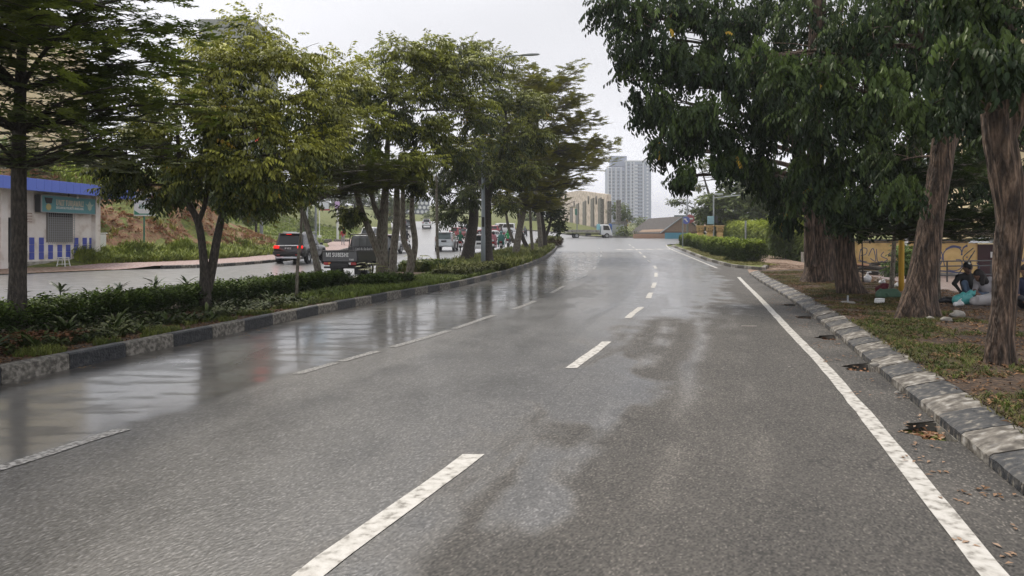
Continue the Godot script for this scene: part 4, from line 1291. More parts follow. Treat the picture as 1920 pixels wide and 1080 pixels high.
	tree("median_tree", "dark trunked tree with a broad crown leaning over the white hatchback", {at = Vector3(-2.63, 0.32, -41.50), seed = 31, kind = "drooping", bark = M["dark bark"], leaf = M["dense leaf"], low = Color(0.04, 0.056, 0.015), high = Color(0.2, 0.23, 0.04), gap = -0.06, scale = 1.7, flare = 0.08,
		stems = [[[Vector3(-2.66, 0.20, -41.50), Vector3(-2.54, 1.06, -41.50), Vector3(-2.35, 1.99, -41.50), Vector3(-2.23, 2.92, -41.50), Vector3(-2.23, 3.85, -41.50), Vector3(-2.42, 6.33, -41.50)], [0.45, 0.34, 0.3, 0.28, 0.24, 0.1]]],
		clumps = [[Vector3(-3.37, 3.21, -41.00), Vector3(1.5, 0.9, 1.5), 170, -0.1], [Vector3(-4.65, 4.47, -41.50), Vector3(1.0, 0.8, 1.2), 110, -0.1], [Vector3(-2.72, 4.40, -40.50), Vector3(1.6, 1.1, 1.6), 200], [Vector3(-1.79, 5.86, -40.00), Vector3(1.7, 1.3, 1.7), 220], [Vector3(-3.67, 5.66, -41.00), Vector3(1.5, 1.2, 1.6), 190]]})
	tree("median_tree", "tall dark tree directly behind the lamp post, wide crown over the wet lane", {at = Vector3(-1.23, 0.23, -36.50), seed = 32, kind = "drooping", bark = M["dark bark"], leaf = M["dense leaf"], young = 0.1, low = Color(0.04, 0.056, 0.015), high = Color(0.32, 0.34, 0.06), gap = -0.05, scale = 1.55, flare = 0.08,
		stems = [[[Vector3(-1.17, 0.15, -36.50), Vector3(-1.25, 0.86, -36.50), Vector3(-1.28, 1.95, -36.50), Vector3(-1.31, 3.04, -36.50), Vector3(-1.33, 3.85, -36.50), Vector3(-1.63, 4.94, -36.50), Vector3(-1.91, 7.12, -36.50)], [0.34, 0.27, 0.25, 0.24, 0.21, 0.14, 0.05]],
			[[Vector3(-1.25, 3.72, -36.50), Vector3(-0.95, 4.66, -36.40), Vector3(-0.54, 6.27, -36.20), Vector3(-0.27, 8.39, -36.00)], [0.17, 0.13, 0.1, 0.04]]],
		clumps = [[Vector3(-1.07, 10.54, -36.00), Vector3(1.5, 1.0, 1.6), 200, 0.25], [Vector3(-2.45, 11.48, -36.50), Vector3(1.3, 0.8, 1.4), 170, 0.25], [Vector3(0.00, 8.58, -35.60), Vector3(1.5, 1.2, 1.6), 230, 0.1], [Vector3(-1.59, 8.85, -35.60), Vector3(1.6, 1.3, 1.6), 260, 0.05], [Vector3(-0.52, 6.63, -35.00), Vector3(1.7, 1.3, 1.7), 270, -0.05], [Vector3(1.06, 6.96, -35.40), Vector3(1.2, 1.2, 1.5), 190, 0.05], [Vector3(0.80, 5.13, -35.60), Vector3(1.1, 0.8, 1.3), 150, -0.05], [Vector3(-0.81, 4.90, -36.00), Vector3(1.4, 1.0, 1.5), 190, -0.1], [Vector3(0.00, 3.45, -36.50), Vector3(1.0, 0.6, 1.1), 90, -0.15], [Vector3(1.34, 8.39, -36.00), Vector3(0.8, 0.9, 1.1), 100, 0.15]]})
	tiered("umbrella_tree", "tall umbrella tree with rising feathery tiers at the far end of the median", {at = Vector3(1.04, 0.87, -56.00), seed = 8, bark = M["grey bark"], leaf = M["tier leaf"], low = Color(0.09, 0.105, 0.022), high = Color(0.34, 0.32, 0.05), scale = 2.3, density = 13.0, limb = 1.2, young = 0.45,
		stems = [[[Vector3(0.19, 0.28, -50.00), Vector3(0.37, 1.51, -50.00), Vector3(0.68, 3.20, -50.50), Vector3(1.14, 5.12, -51.00), Vector3(1.55, 7.91, -52.00), Vector3(1.94, 11.40, -52.00), Vector3(2.13, 14.12, -52.00)], [0.3, 0.24, 0.22, 0.2, 0.15, 0.1, 0.03]], [[Vector3(0.11, 1.51, -50.20), Vector3(-0.30, 2.83, -50.50), Vector3(-0.57, 4.74, -51.00)], [0.12, 0.1, 0.06]]],
		tiers = [[3.83, 3.8, 6, 0.12, 0.2, TAU], [5.11, 5.4, 7, 0.1, 0.1, TAU], [6.16, 5.6, 8, 0.16, 0.2, TAU], [7.32, 5.8, 8, 0.16, 0.0, TAU], [8.88, 5.0, 7, 0.3, 0.1, TAU], [10.43, 4.4, 7, 0.4, 0.3, TAU], [12.18, 3.6, 6, 0.55, 0.1, TAU]]})
	var pale := [[Vector3(2.46, 0.98, -61.00), Vector3(2.37, 2.62, -61.00), Vector3(2.19, 4.44, -61.00), Vector3(2.00, 6.72, -61.00)], [0.22, 0.19, 0.17, 0.12], "straight pale tan trunk near the far end of the median"]
	var thin := [[Vector3(1.64, 0.55, -55.00), Vector3(1.48, 2.11, -55.00), Vector3(1.40, 3.75, -55.00), Vector3(1.23, 5.81, -55.00)], [0.13, 0.11, 0.1, 0.06], "thin upright grey trunk left of the pale tan trunk"]
	var bent := [[Vector3(1.39, 0.88, -62.00), Vector3(0.83, 2.18, -62.00), Vector3(0.65, 3.33, -62.00), Vector3(0.37, 4.95, -62.00)], [0.2, 0.17, 0.15, 0.1], "dark bent trunk behind the leaning umbrella tree"]
	for p in [pale, thin, bent]:
		st = mb(true)
		bark(st, p[0], p[1], 8, 0.006, 0.03, 3)
		tag(obj("tree_trunk", st, M["dark bark"] if p == bent else M["grey bark"]), p[2], "trunk")
	tree("median_tree", "small dark forked tree at the very nose of the median", {at = Vector3(2.96, 1.00, -64.00), seed = 41, kind = "far", bark = M["dark bark"], leaf = M["dense leaf"], low = Color(0.03, 0.045, 0.015), high = Color(0.12, 0.15, 0.035), scale = 1.3, flare = 0.05,
		stems = [[[Vector3(2.87, 0.86, -64.00), Vector3(2.91, 1.95, -64.00), Vector3(2.77, 3.15, -64.00), Vector3(2.48, 4.82, -64.00)], [0.25, 0.22, 0.16, 0.06]], [[Vector3(2.91, 1.72, -64.00), Vector3(3.34, 2.91, -64.00), Vector3(3.63, 4.34, -64.00)], [0.14, 0.13, 0.06]]],
		clumps = [[Vector3(2.63, 4.82, -64.00), Vector3(1.3, 1.2, 1.4), 90], [Vector3(3.82, 4.10, -64.00), Vector3(1.2, 1.2, 1.4), 100], [Vector3(3.34, 5.78, -64.00), Vector3(1.4, 1.0, 1.4), 90], [Vector3(4.30, 2.91, -64.00), Vector3(0.7, 0.6, 0.8), 40], [Vector3(1.88, 6.42, -63.00), Vector3(1.6, 1.1, 1.6), 110]]})

# ---------- the shady verge ----------
var PBt := [0.0, 13.0, 15.0, 11.6, 20.0, 12.2, 28.7, 14.2, 33.0, 15.5]

func verge() -> void:
	var a := func(d): return tab(XRt, d) + 0.4
	var b := func(d): return tab(PBt, d)
	var st := mb(true)
	for j in 70:
		for i in 14:
			var c := []
			for e in [[i, j], [i + 1, j], [i + 1, j + 1], [i, j + 1]]:
				var d: float = -2.0 + e[1] * 0.5
				var f: float = e[0] / 14.0
				var x := lerpf(a.call(d), b.call(d), f)
				c.append(Vector3(x, vy(x, d), -d))
			quad(st, c[3], c[2], c[1], c[0])
	struct("verge_ground", st, M["verge earth"])
	rng.seed = 83
	var bare := func(x, d): return sm(0.05, -0.25, noise.get_noise_2d(x * 26 + 70, d * 26) + 0.75 * sm(6.2, 9.5, x - (d - 11.0) * 0.34) - 0.15)
	field("grass", "short", M["grass leaf"], 12000, 3.0, 32.0, a, b, func(x, d): return vy(x, d) - 0.005, Vector2(0.05, 0.1), Color(0.045, 0.055, 0.015), Color(0.16, 0.14, 0.045), bare, 0.75, "short patchy turf on the shady verge", 1.5)
	field("grass", "tuft", M["grass leaf"], 900, 3.0, 14.0, a, func(d): return tab(XRt, d) + 3.0, func(x, d): return vy(x, d) - 0.005, Vector2(0.06, 0.11), Color(0.05, 0.085, 0.016), Color(0.15, 0.18, 0.04), bare, 0.8, "taller green tufts near the kerb")
	field("leaf_litter", "litter", M["dead leaf"], 4200, 2.5, 31.0, a, b, func(x, d): return vy(x, d) + 0.004, Vector2(0.6, 1.2), Color(0.1, 0.055, 0.03), Color(0.3, 0.18, 0.1), func(x, d): return 0.75, 1.0, "fallen leaves over the verge", 1.3)
	# twigs and dead leaves on the asphalt by the kerb
	field("leaf_litter", "litter", M["dead leaf"], 60, 3.0, 24.0, func(d): return tab(XRt, d) - 0.55, func(d): return tab(XRt, d) - 0.03, func(x, d): return gh(0, d) + 0.006, Vector2(0.5, 0.9), Color(0.2, 0.12, 0.07), Color(0.4, 0.28, 0.2), func(x, d): return 0.8, 0.6, "dead leaves caught in the gutter", 1.2)
	field("leaf_litter", "litter", M["dead leaf"], 30, 5.0, 24.0, func(d): return tab(XLt, d) + 0.05, func(d): return tab(XLt, d) + 0.5, func(x, d): return gh(0, d) + 0.006, Vector2(0.4, 0.8), Color(0.2, 0.12, 0.07), Color(0.45, 0.3, 0.15), func(x, d): return 0.8, 0.6, "dead leaves on the wet gutter", 1.2)
	field("leaf_litter", "litter", M["dead leaf"], 500, 33.5, 44.0, func(d): return 12.6 + (d - 33.5) * 0.2, func(d): return 16.5, func(x, d): return gh(x, d) + 0.012, Vector2(1.2, 2.4), Color(0.16, 0.09, 0.05), Color(0.4, 0.3, 0.22), func(x, d): return 0.7, 0.4, "leaf litter on the side path")
	# stones
	var k := 0
	for p in [Vector2(8.10, -13.00), Vector2(7.39, -12.15), Vector2(7.44, -12.70), Vector2(4.10, -7.60), Vector2(18.33, -35.35), Vector2(4.16, -8.20), Vector2(3.55, -9.15)]:
		st = mb(true)
		rng.seed = 95 + k
		var r: float = [0.13, 0.1, 0.07, 0.035, 0.1, 0.05, 0.02][k]
		stone(st, Vector3(0, r * 0.3, 0), Vector3(r, r * 0.55, r * 0.8), k)
		var o := obj("stone", st, M["concrete"])
		o.position = Vector3(p.x, vy(p.x, -p.y) if k != 3 and k != 6 else gh(0, -p.y), p.y)
		tag(o, ["pale flat stone on the bare earth before the seated people", "grey broken stone right of the thick leaning trunk's foot", "small brown stone at the thick leaning trunk's foot", "small pebble in the gutter beside the painted kerb", "grey stone near the litter by the plaza edge", "half-buried stone in the verge turf", "tiny pebble on the dry lane"][k], "stone")
		k += 1

func vy(x: float, d: float) -> float:
	var e := x - tab(XRt, d) - 0.4
	return gh(x if d > 26.0 else 0.0, d) + 0.185 + 0.05 * sm(0.2, 2.0, e) + 0.05 * noise.get_noise_2d(x * 25.0, d * 25.0) * sm(0.0, 0.8, e) - 0.03 * sm(5.0, 8.0, e)

func stone(st: SurfaceTool, c: Vector3, r: Vector3, sd: int) -> void:
	for i in 7:
		for k in 10:
			var q := []
			for e in [[i, k], [i, k + 1], [i + 1, k + 1], [i + 1, k]]:
				var th: float = PI * e[0] / 7
				var ph: float = TAU * (e[1] % 10) / 10
				var v := Vector3(sin(th) * cos(ph), cos(th), sin(th) * sin(ph))
				q.append(c + v * r * (1.0 + 0.5 * noise.get_noise_3d(v.x * 40 + sd * 50, v.y * 40, v.z * 40)))
			quad(st, q[3], q[2], q[1], q[0])

func verge_trees() -> void:
	var lo := Color(0.018, 0.034, 0.012)
	var hi := Color(0.11, 0.16, 0.036)
	var base := {kind = "pinnate", bark = M["brown bark"], leaf = M["dark leaf"], low = lo, high = hi, ridge = 0.03, sides = 72, per = 16, gap = -0.02, fill = 0.92}
	var o := base.duplicate()
	o.merge({at = Vector3(10.73, 0.05, -25.00), seed = 51, flare = 0.3, scale = 1.08, stems = [[[Vector3(10.69, -0.02, -25.00), Vector3(10.76, 0.63, -25.00), Vector3(10.82, 1.28, -25.00), Vector3(10.73, 2.03, -25.00), Vector3(10.36, 2.77, -24.80), Vector3(9.96, 3.85, -24.50), Vector3(9.49, 5.42, -24.00), Vector3(8.94, 7.44, -23.50)], [0.5, 0.48, 0.45, 0.35, 0.27, 0.23, 0.19, 0.08]], [[Vector3(10.28, 0.74, -24.60), Vector3(10.24, 1.47, -24.60), Vector3(10.18, 2.39, -24.50), Vector3(10.17, 3.67, -24.50)], [0.2, 0.17, 0.15, 0.1]]],
		clumps = [[Vector3(2.98, 8.47, -21.00), Vector3(1.0, 0.75, 1.3), 150], [Vector3(3.90, 7.46, -20.50), Vector3(1.2, 1.1, 1.4), 280], [Vector3(3.53, 6.35, -21.00), Vector3(0.6, 0.7, 0.9), 110], [Vector3(4.05, 5.48, -20.50), Vector3(0.75, 0.6, 1.0), 170], [Vector3(5.05, 6.55, -20.50), Vector3(1.1, 1.1, 1.4), 290], [Vector3(4.63, 4.63, -20.00), Vector3(0.85, 0.7, 1.0), 210], [Vector3(4.18, 4.11, -20.00), Vector3(0.45, 0.3, 0.6), 55], [Vector3(4.95, 3.40, -19.50), Vector3(0.75, 0.28, 0.8), 110], [Vector3(5.46, 4.85, -19.50), Vector3(1.0, 0.95, 1.2), 260], [Vector3(5.97, 6.43, -20.00), Vector3(1.1, 1.1, 1.4), 290], [Vector3(4.70, 8.39, -21.00), Vector3(1.2, 0.8, 1.4), 240], [Vector3(5.97, 7.92, -20.50), Vector3(1.2, 0.9, 1.4), 250],
			[Vector3(6.04, 3.76, -19.50), Vector3(0.6, 0.5, 0.8), 110], [Vector3(7.09, 3.44, -20.00), Vector3(0.5, 0.75, 0.7), 150], [Vector3(6.87, 4.93, -20.00), Vector3(0.95, 1.0, 1.2), 280], [Vector3(7.34, 6.70, -20.50), Vector3(1.1, 1.1, 1.4), 260], [Vector3(7.99, 3.06, -21.00), Vector3(0.55, 0.8, 0.8), 140], [Vector3(7.60, 8.39, -21.00), Vector3(1.2, 0.9, 1.4), 220], [Vector3(5.44, 3.71, -19.70), Vector3(0.5, 0.35, 0.7), 80]]})
	tree("shade_tree", "biggest old shade tree at the verge's tip, broad fluted trunk and drooping crown", o)
	o = base.duplicate()
	o.merge({at = Vector3(8.96, 0.13, -19.00), seed = 52, flare = 0.13, scale = 0.95, stems = [[[Vector3(9.05, 0.09, -19.00), Vector3(8.90, 0.66, -19.00), Vector3(8.83, 1.22, -19.00), Vector3(8.76, 1.79, -19.00), Vector3(8.46, 2.35, -18.90), Vector3(8.14, 2.76, -18.70), Vector3(7.83, 3.43, -18.40), Vector3(7.63, 4.74, -18.00), Vector3(7.68, 6.35, -18.00), Vector3(7.72, 7.96, -18.00)], [0.33, 0.29, 0.275, 0.265, 0.22, 0.18, 0.18, 0.18, 0.2, 0.18]], [[Vector3(8.76, 1.65, -19.00), Vector3(9.06, 2.22, -19.20), Vector3(9.46, 2.81, -19.50), Vector3(10.15, 3.74, -20.00)], [0.26, 0.22, 0.15, 0.08]]],
		clumps = [[Vector3(6.99, 2.39, -18.00), Vector3(0.35, 0.45, 0.6), 60], [Vector3(7.40, 3.20, -17.40), Vector3(0.75, 0.75, 0.9), 240], [Vector3(7.83, 2.67, -17.20), Vector3(0.7, 0.65, 0.8), 240], [Vector3(8.67, 2.43, -17.60), Vector3(0.7, 0.6, 0.8), 200], [Vector3(8.21, 3.57, -17.20), Vector3(0.9, 0.75, 1.0), 280], [Vector3(7.19, 4.47, -17.20), Vector3(0.9, 0.85, 1.0), 260], [Vector3(8.12, 4.82, -17.00), Vector3(0.95, 0.85, 1.1), 250], [Vector3(6.99, 5.41, -18.00), Vector3(0.9, 0.9, 1.1), 230], [Vector3(9.22, 4.11, -17.40), Vector3(0.85, 0.8, 1.0), 210], [Vector3(9.67, 2.99, -18.00), Vector3(0.6, 0.6, 0.8), 130], [Vector3(7.97, 6.16, -17.80), Vector3(1.0, 0.9, 1.2), 200], [Vector3(9.13, 6.35, -18.00), Vector3(1.0, 0.9, 1.2), 180], [Vector3(7.41, 7.14, -18.40), Vector3(1.0, 0.8, 1.2), 170], [Vector3(8.60, 7.42, -18.00), Vector3(1.1, 0.8, 1.3), 170]]})
	tree("shade_tree", "shade tree with a dark trunk leaning toward the road, second from the verge's tip", o)
	o = base.duplicate()
	o.merge({at = Vector3(7.49, 0.11, -13.20), seed = 53, flare = 0.19, scale = 0.82, stems = [[[Vector3(7.48, 0.06, -13.20), Vector3(7.51, 0.46, -13.20), Vector3(7.59, 0.95, -13.20), Vector3(7.69, 1.64, -13.20), Vector3(7.78, 2.23, -13.20), Vector3(7.90, 2.92, -13.20), Vector3(8.00, 3.61, -13.20)], [0.33, 0.29, 0.245, 0.205, 0.185, 0.19, 0.175]], [[Vector3(7.97, 3.12, -13.25), Vector3(8.29, 3.92, -13.30), Vector3(8.46, 4.72, -13.30), Vector3(8.44, 5.61, -13.30), Vector3(8.39, 6.70, -13.30)], [0.15, 0.16, 0.15, 0.13, 0.11]], [[Vector3(8.00, 3.56, -13.20), Vector3(7.87, 4.38, -13.10), Vector3(7.62, 5.03, -13.00), Vector3(7.39, 5.88, -12.90), Vector3(7.26, 6.51, -12.80)], [0.2, 0.17, 0.14, 0.11, 0.08]]],
		clumps = [[Vector3(6.43, 2.43, -11.80), Vector3(0.42, 0.3, 0.45), 80, 0.25], [Vector3(6.09, 4.06, -12.00), Vector3(0.6, 0.55, 0.7), 130, 0.15], [Vector3(5.55, 4.41, -12.40), Vector3(0.6, 0.5, 0.7), 110, 0.1], [Vector3(5.04, 4.74, -13.00), Vector3(0.5, 0.5, 0.6), 80, 0.2], [Vector3(6.47, 3.68, -11.40), Vector3(0.6, 0.5, 0.6), 130, 0.2], [Vector3(6.98, 3.93, -11.40), Vector3(0.5, 0.45, 0.6), 110, 0.2], [Vector3(6.74, 4.92, -12.20), Vector3(0.75, 0.65, 0.8), 150], [Vector3(7.68, 5.25, -12.40), Vector3(0.75, 0.6, 0.8), 140], [Vector3(6.30, 5.36, -12.80), Vector3(0.8, 0.65, 0.9), 150], [Vector3(9.13, 5.70, -13.60), Vector3(0.8, 0.6, 0.9), 150], [Vector3(7.45, 5.84, -12.80), Vector3(0.9, 0.5, 0.9), 130], [Vector3(7.05, 6.07, -13.50), Vector3(0.9, 0.5, 0.9), 130], [Vector3(7.84, 3.25, -14.40), Vector3(0.7, 0.6, 0.8), 130], [Vector3(4.81, 5.19, -14.00), Vector3(0.4, 0.4, 0.5), 50, 0.3]]})
	tree("shade_tree", "thick shade tree with a ridged brown trunk leaning right beside the seated people", o)
	o = base.duplicate()
	o.merge({at = Vector3(5.66, 0.13, -8.30), seed = 54, flare = 0.07, scale = 0.75, ridge = 0.02, stems = [[[Vector3(5.66, 0.08, -8.30), Vector3(5.67, 0.46, -8.30), Vector3(5.72, 0.95, -8.30), Vector3(5.76, 1.51, -8.30), Vector3(5.80, 1.94, -8.30), Vector3(5.74, 2.38, -8.30), Vector3(5.66, 2.81, -8.30), Vector3(5.62, 3.12, -8.30)], [0.145, 0.13, 0.122, 0.13, 0.15, 0.155, 0.155, 0.15]], [[Vector3(5.62, 3.06, -8.30), Vector3(5.70, 3.55, -8.30), Vector3(5.73, 4.05, -8.30), Vector3(5.70, 4.79, -8.30)], [0.11, 0.11, 0.115, 0.09]], [[Vector3(5.70, 2.81, -8.30), Vector3(5.84, 3.16, -8.20), Vector3(5.98, 3.63, -8.10), Vector3(6.09, 4.32, -8.00)], [0.13, 0.1, 0.09, 0.07]], [[Vector3(5.60, 3.03, -8.30), Vector3(5.42, 3.22, -8.20), Vector3(5.31, 3.45, -8.10), Vector3(5.23, 3.66, -8.00)], [0.05, 0.035, 0.028, 0.02]]],
		clumps = [[Vector3(5.31, 4.20, -8.00), Vector3(0.6, 0.35, 0.6), 100], [Vector3(6.59, 3.04, -9.40), Vector3(0.4, 0.5, 0.6), 90], [Vector3(4.96, 4.32, -8.20), Vector3(0.5, 0.3, 0.6), 80], [Vector3(5.97, 3.41, -8.20), Vector3(0.4, 0.4, 0.5), 70], [Vector3(5.16, 3.56, -7.60), Vector3(0.45, 0.35, 0.45), 90], [Vector3(4.64, 3.51, -7.40), Vector3(0.4, 0.3, 0.4), 60], [Vector3(6.30, 3.57, -9.60), Vector3(0.45, 0.4, 0.5), 80]]})
	tree("shade_tree", "nearest shade tree with a slender pale flaking trunk at the frame's edge", o)
	# leaves that screen the building behind
	o = base.duplicate()
	o.merge({at = Vector3(17.5, 0.1, -22.0), seed = 55, flare = 0.1, scale = 1.0, sides = 20, per = 6, stems = [[[Vector3(17.5, 0.0, -22.0), Vector3(17.4, 3.0, -22.0), Vector3(17.0, 7.0, -22.0)], [0.3, 0.25, 0.12]]],
		clumps = [[Vector3(13.63, 4.79, -21.00), Vector3(1.2, 1.1, 1.3), 260, 0.1], [Vector3(12.39, 3.44, -20.00), Vector3(1.0, 0.7, 1.0), 190, 0.1], [Vector3(13.43, 3.44, -20.00), Vector3(0.9, 0.7, 1.0), 160, 0.1], [Vector3(14.38, 4.25, -20.50), Vector3(1.1, 1.1, 1.2), 240, 0.2], [Vector3(13.48, 6.31, -21.50), Vector3(1.3, 1.1, 1.4), 250, 0.05], [Vector3(15.08, 6.79, -21.50), Vector3(1.4, 1.2, 1.4), 260, 0.05], [Vector3(11.91, 2.75, -21.00), Vector3(0.9, 0.5, 1.0), 130, 0.15], [Vector3(12.15, 5.76, -22.00), Vector3(1.3, 1.1, 1.4), 220], [Vector3(14.03, 2.55, -20.00), Vector3(0.7, 0.5, 0.8), 110, 0.15], [Vector3(14.61, 8.71, -22.00), Vector3(1.5, 1.0, 1.5), 220], [Vector3(12.48, 8.06, -22.00), Vector3(1.5, 1.1, 1.5), 220]]})
	tree("shade_tree", "leafy tree behind the verge, screening the cream building", o)
	tiered("umbrella_tree", "young umbrella tree with wide flat dark tiers behind the thick leaning trunk", {at = Vector3(9.98, 0.02, -16.80), seed = 56, bark = M["grey bark"], leaf = M["tier leaf"], low = Color(0.03, 0.052, 0.014), high = Color(0.085, 0.125, 0.03), density = 20.0, limb = 0.8,
		stems = [[[Vector3(10.00, -0.05, -16.80), Vector3(9.98, 0.52, -16.80), Vector3(9.97, 1.39, -16.80), Vector3(9.95, 2.27, -16.80), Vector3(9.93, 3.27, -16.80), Vector3(9.90, 4.28, -16.80)], [0.095, 0.085, 0.075, 0.06, 0.045, 0.02]]],
		tiers = [[1.68, 1.9, 9, 0.02, 0.2, TAU], [1.92, 1.75, 8, 0.1, 0.5, TAU], [2.12, 1.3, 7, 0.15, 0.1, TAU], [2.90, 1.7, 8, 0.1, 0.3, TAU], [3.21, 1.5, 7, 0.15, 0.6, TAU]]})
	var st := mb(true)
	bark(st, [Vector3(10.72, 0.05, -20.20), Vector3(10.76, 0.90, -20.20), Vector3(10.81, 1.80, -20.20), Vector3(10.82, 2.86, -20.20)], [0.07, 0.062, 0.055, 0.04], 8, 0.004, 0.0, 8)
	tag(obj("thin_trunk", st, M["grey bark"]), "slim grey trunk beside the yellow pole", "sapling")
	st = mb(true)
	bark(st, [Vector3(11.79, 0.12, -24.00), Vector3(11.77, 0.94, -24.00), Vector3(11.75, 1.83, -24.00)], [0.03, 0.026, 0.02], 6, 0.002, 0.0, 9)
	tag(obj("thin_trunk", st, M["dark bark"]), "thin dark stake behind the white plastic bag", "sapling")

func island() -> void:
	# grass island with its kerb and clipped bushes
	var edge := [Vector2(17.21, -76.35), Vector2(15.05, -61.10), Vector2(12.88, -46.65), Vector2(12.14, -39.20), Vector2(12.64, -36.20), Vector2(14.12, -39.75)]
	var back := [Vector2(19.68, -83.70), Vector2(18.69, -71.55), Vector2(16.84, -57.85), Vector2(15.37, -47.35), Vector2(14.39, -40.85), Vector2(14.35, -40.30)]
	var st := mb(true)
	strip_patch(st, edge, back, 0.15, 5)
	struct("island_ground", st, M["field"])
	var r := thing("island_kerb", "weathered low kerb round the grass island with clipped bushes", "kerb")
	for i in edge.size() - 1:
		for k in 4:
			var a: Vector2 = edge[i].lerp(edge[i + 1], k / 4.0 + 0.004)
			var b: Vector2 = edge[i].lerp(edge[i + 1], (k + 1) / 4.0 - 0.004)
			var n := Vector2(-(b - a).y, (b - a).x).normalized() * -0.16
			st = mb()
			var p := []
			for y in [-0.1, 0.16]:
				p.append_array([on(a - n, y), on(b - n, y), on(a + n * 0.2, y), on(b + n * 0.2, y)])
			hexa(st, [p[0], p[1], p[4], p[5], p[2], p[3], p[6], p[7]])
			obj("kerb_block", st, M["dirty kerb"] if k % 2 else M["concrete"], r)
	rng.seed = 120
	field("grass", "short", M["grass leaf"], 2600, 38.5, 66.0, func(d): return poly_x(edge, d) + 0.25, func(d): return poly_x(back, d), func(x, d): return gh(x, d) + 0.145, Vector2(0.13, 0.22), Color(0.12, 0.12, 0.03), Color(0.26, 0.23, 0.07), func(x, d): return 0.9, 0.7, "short sunlit turf on the island", 1.2)
	var spots := [[Vector2(13.70, -44.55), Vector2(14.18, -40.85), 1.25, "nearest clipped box-shaped bush, at the rounded end of the grass island"], [Vector2(15.24, -53.05), Vector2(15.00, -48.10), 1.15, "clipped bush second from the grass island's rounded end"], [Vector2(16.37, -59.95), Vector2(15.88, -54.85), 1.1, "clipped bush in the middle of the island's row"], [Vector2(17.38, -67.30), Vector2(17.05, -62.25), 1.1, "clipped bush fourth from the island's rounded end"], [Vector2(18.52, -76.35), Vector2(18.05, -70.10), 1.1, "farthest clipped bush of the island, beside the signpost"]]
	var k := 0
	for s in spots:
		hedge("clipped_bush", s[3], [(s[0] as Vector2).lerp(s[1], 0.08), (s[0] as Vector2).lerp(s[1], 0.45), (s[0] as Vector2).lerp(s[1], 0.84)], 1.4, s[2], 520, Color(0.05, 0.08, 0.014), Color(0.34, 0.42, 0.05), "clipped", M["hedge leaf"], 0.14, 2.0, "clipped bushes on the island", 20 + k)
		k += 1

func poly_x(p: Array, d: float) -> float:
	for i in p.size() - 1:
		var a: Vector2 = p[i]
		var b: Vector2 = p[i + 1]
		if (-a.y - d) * (-b.y - d) <= 0.0:
			return lerpf(a.x, b.x, (d + a.y) / (a.y - b.y)) if absf(a.y - b.y) > 0.01 else a.x
	return p[0].x if d > -p[0].y else p[-1].x

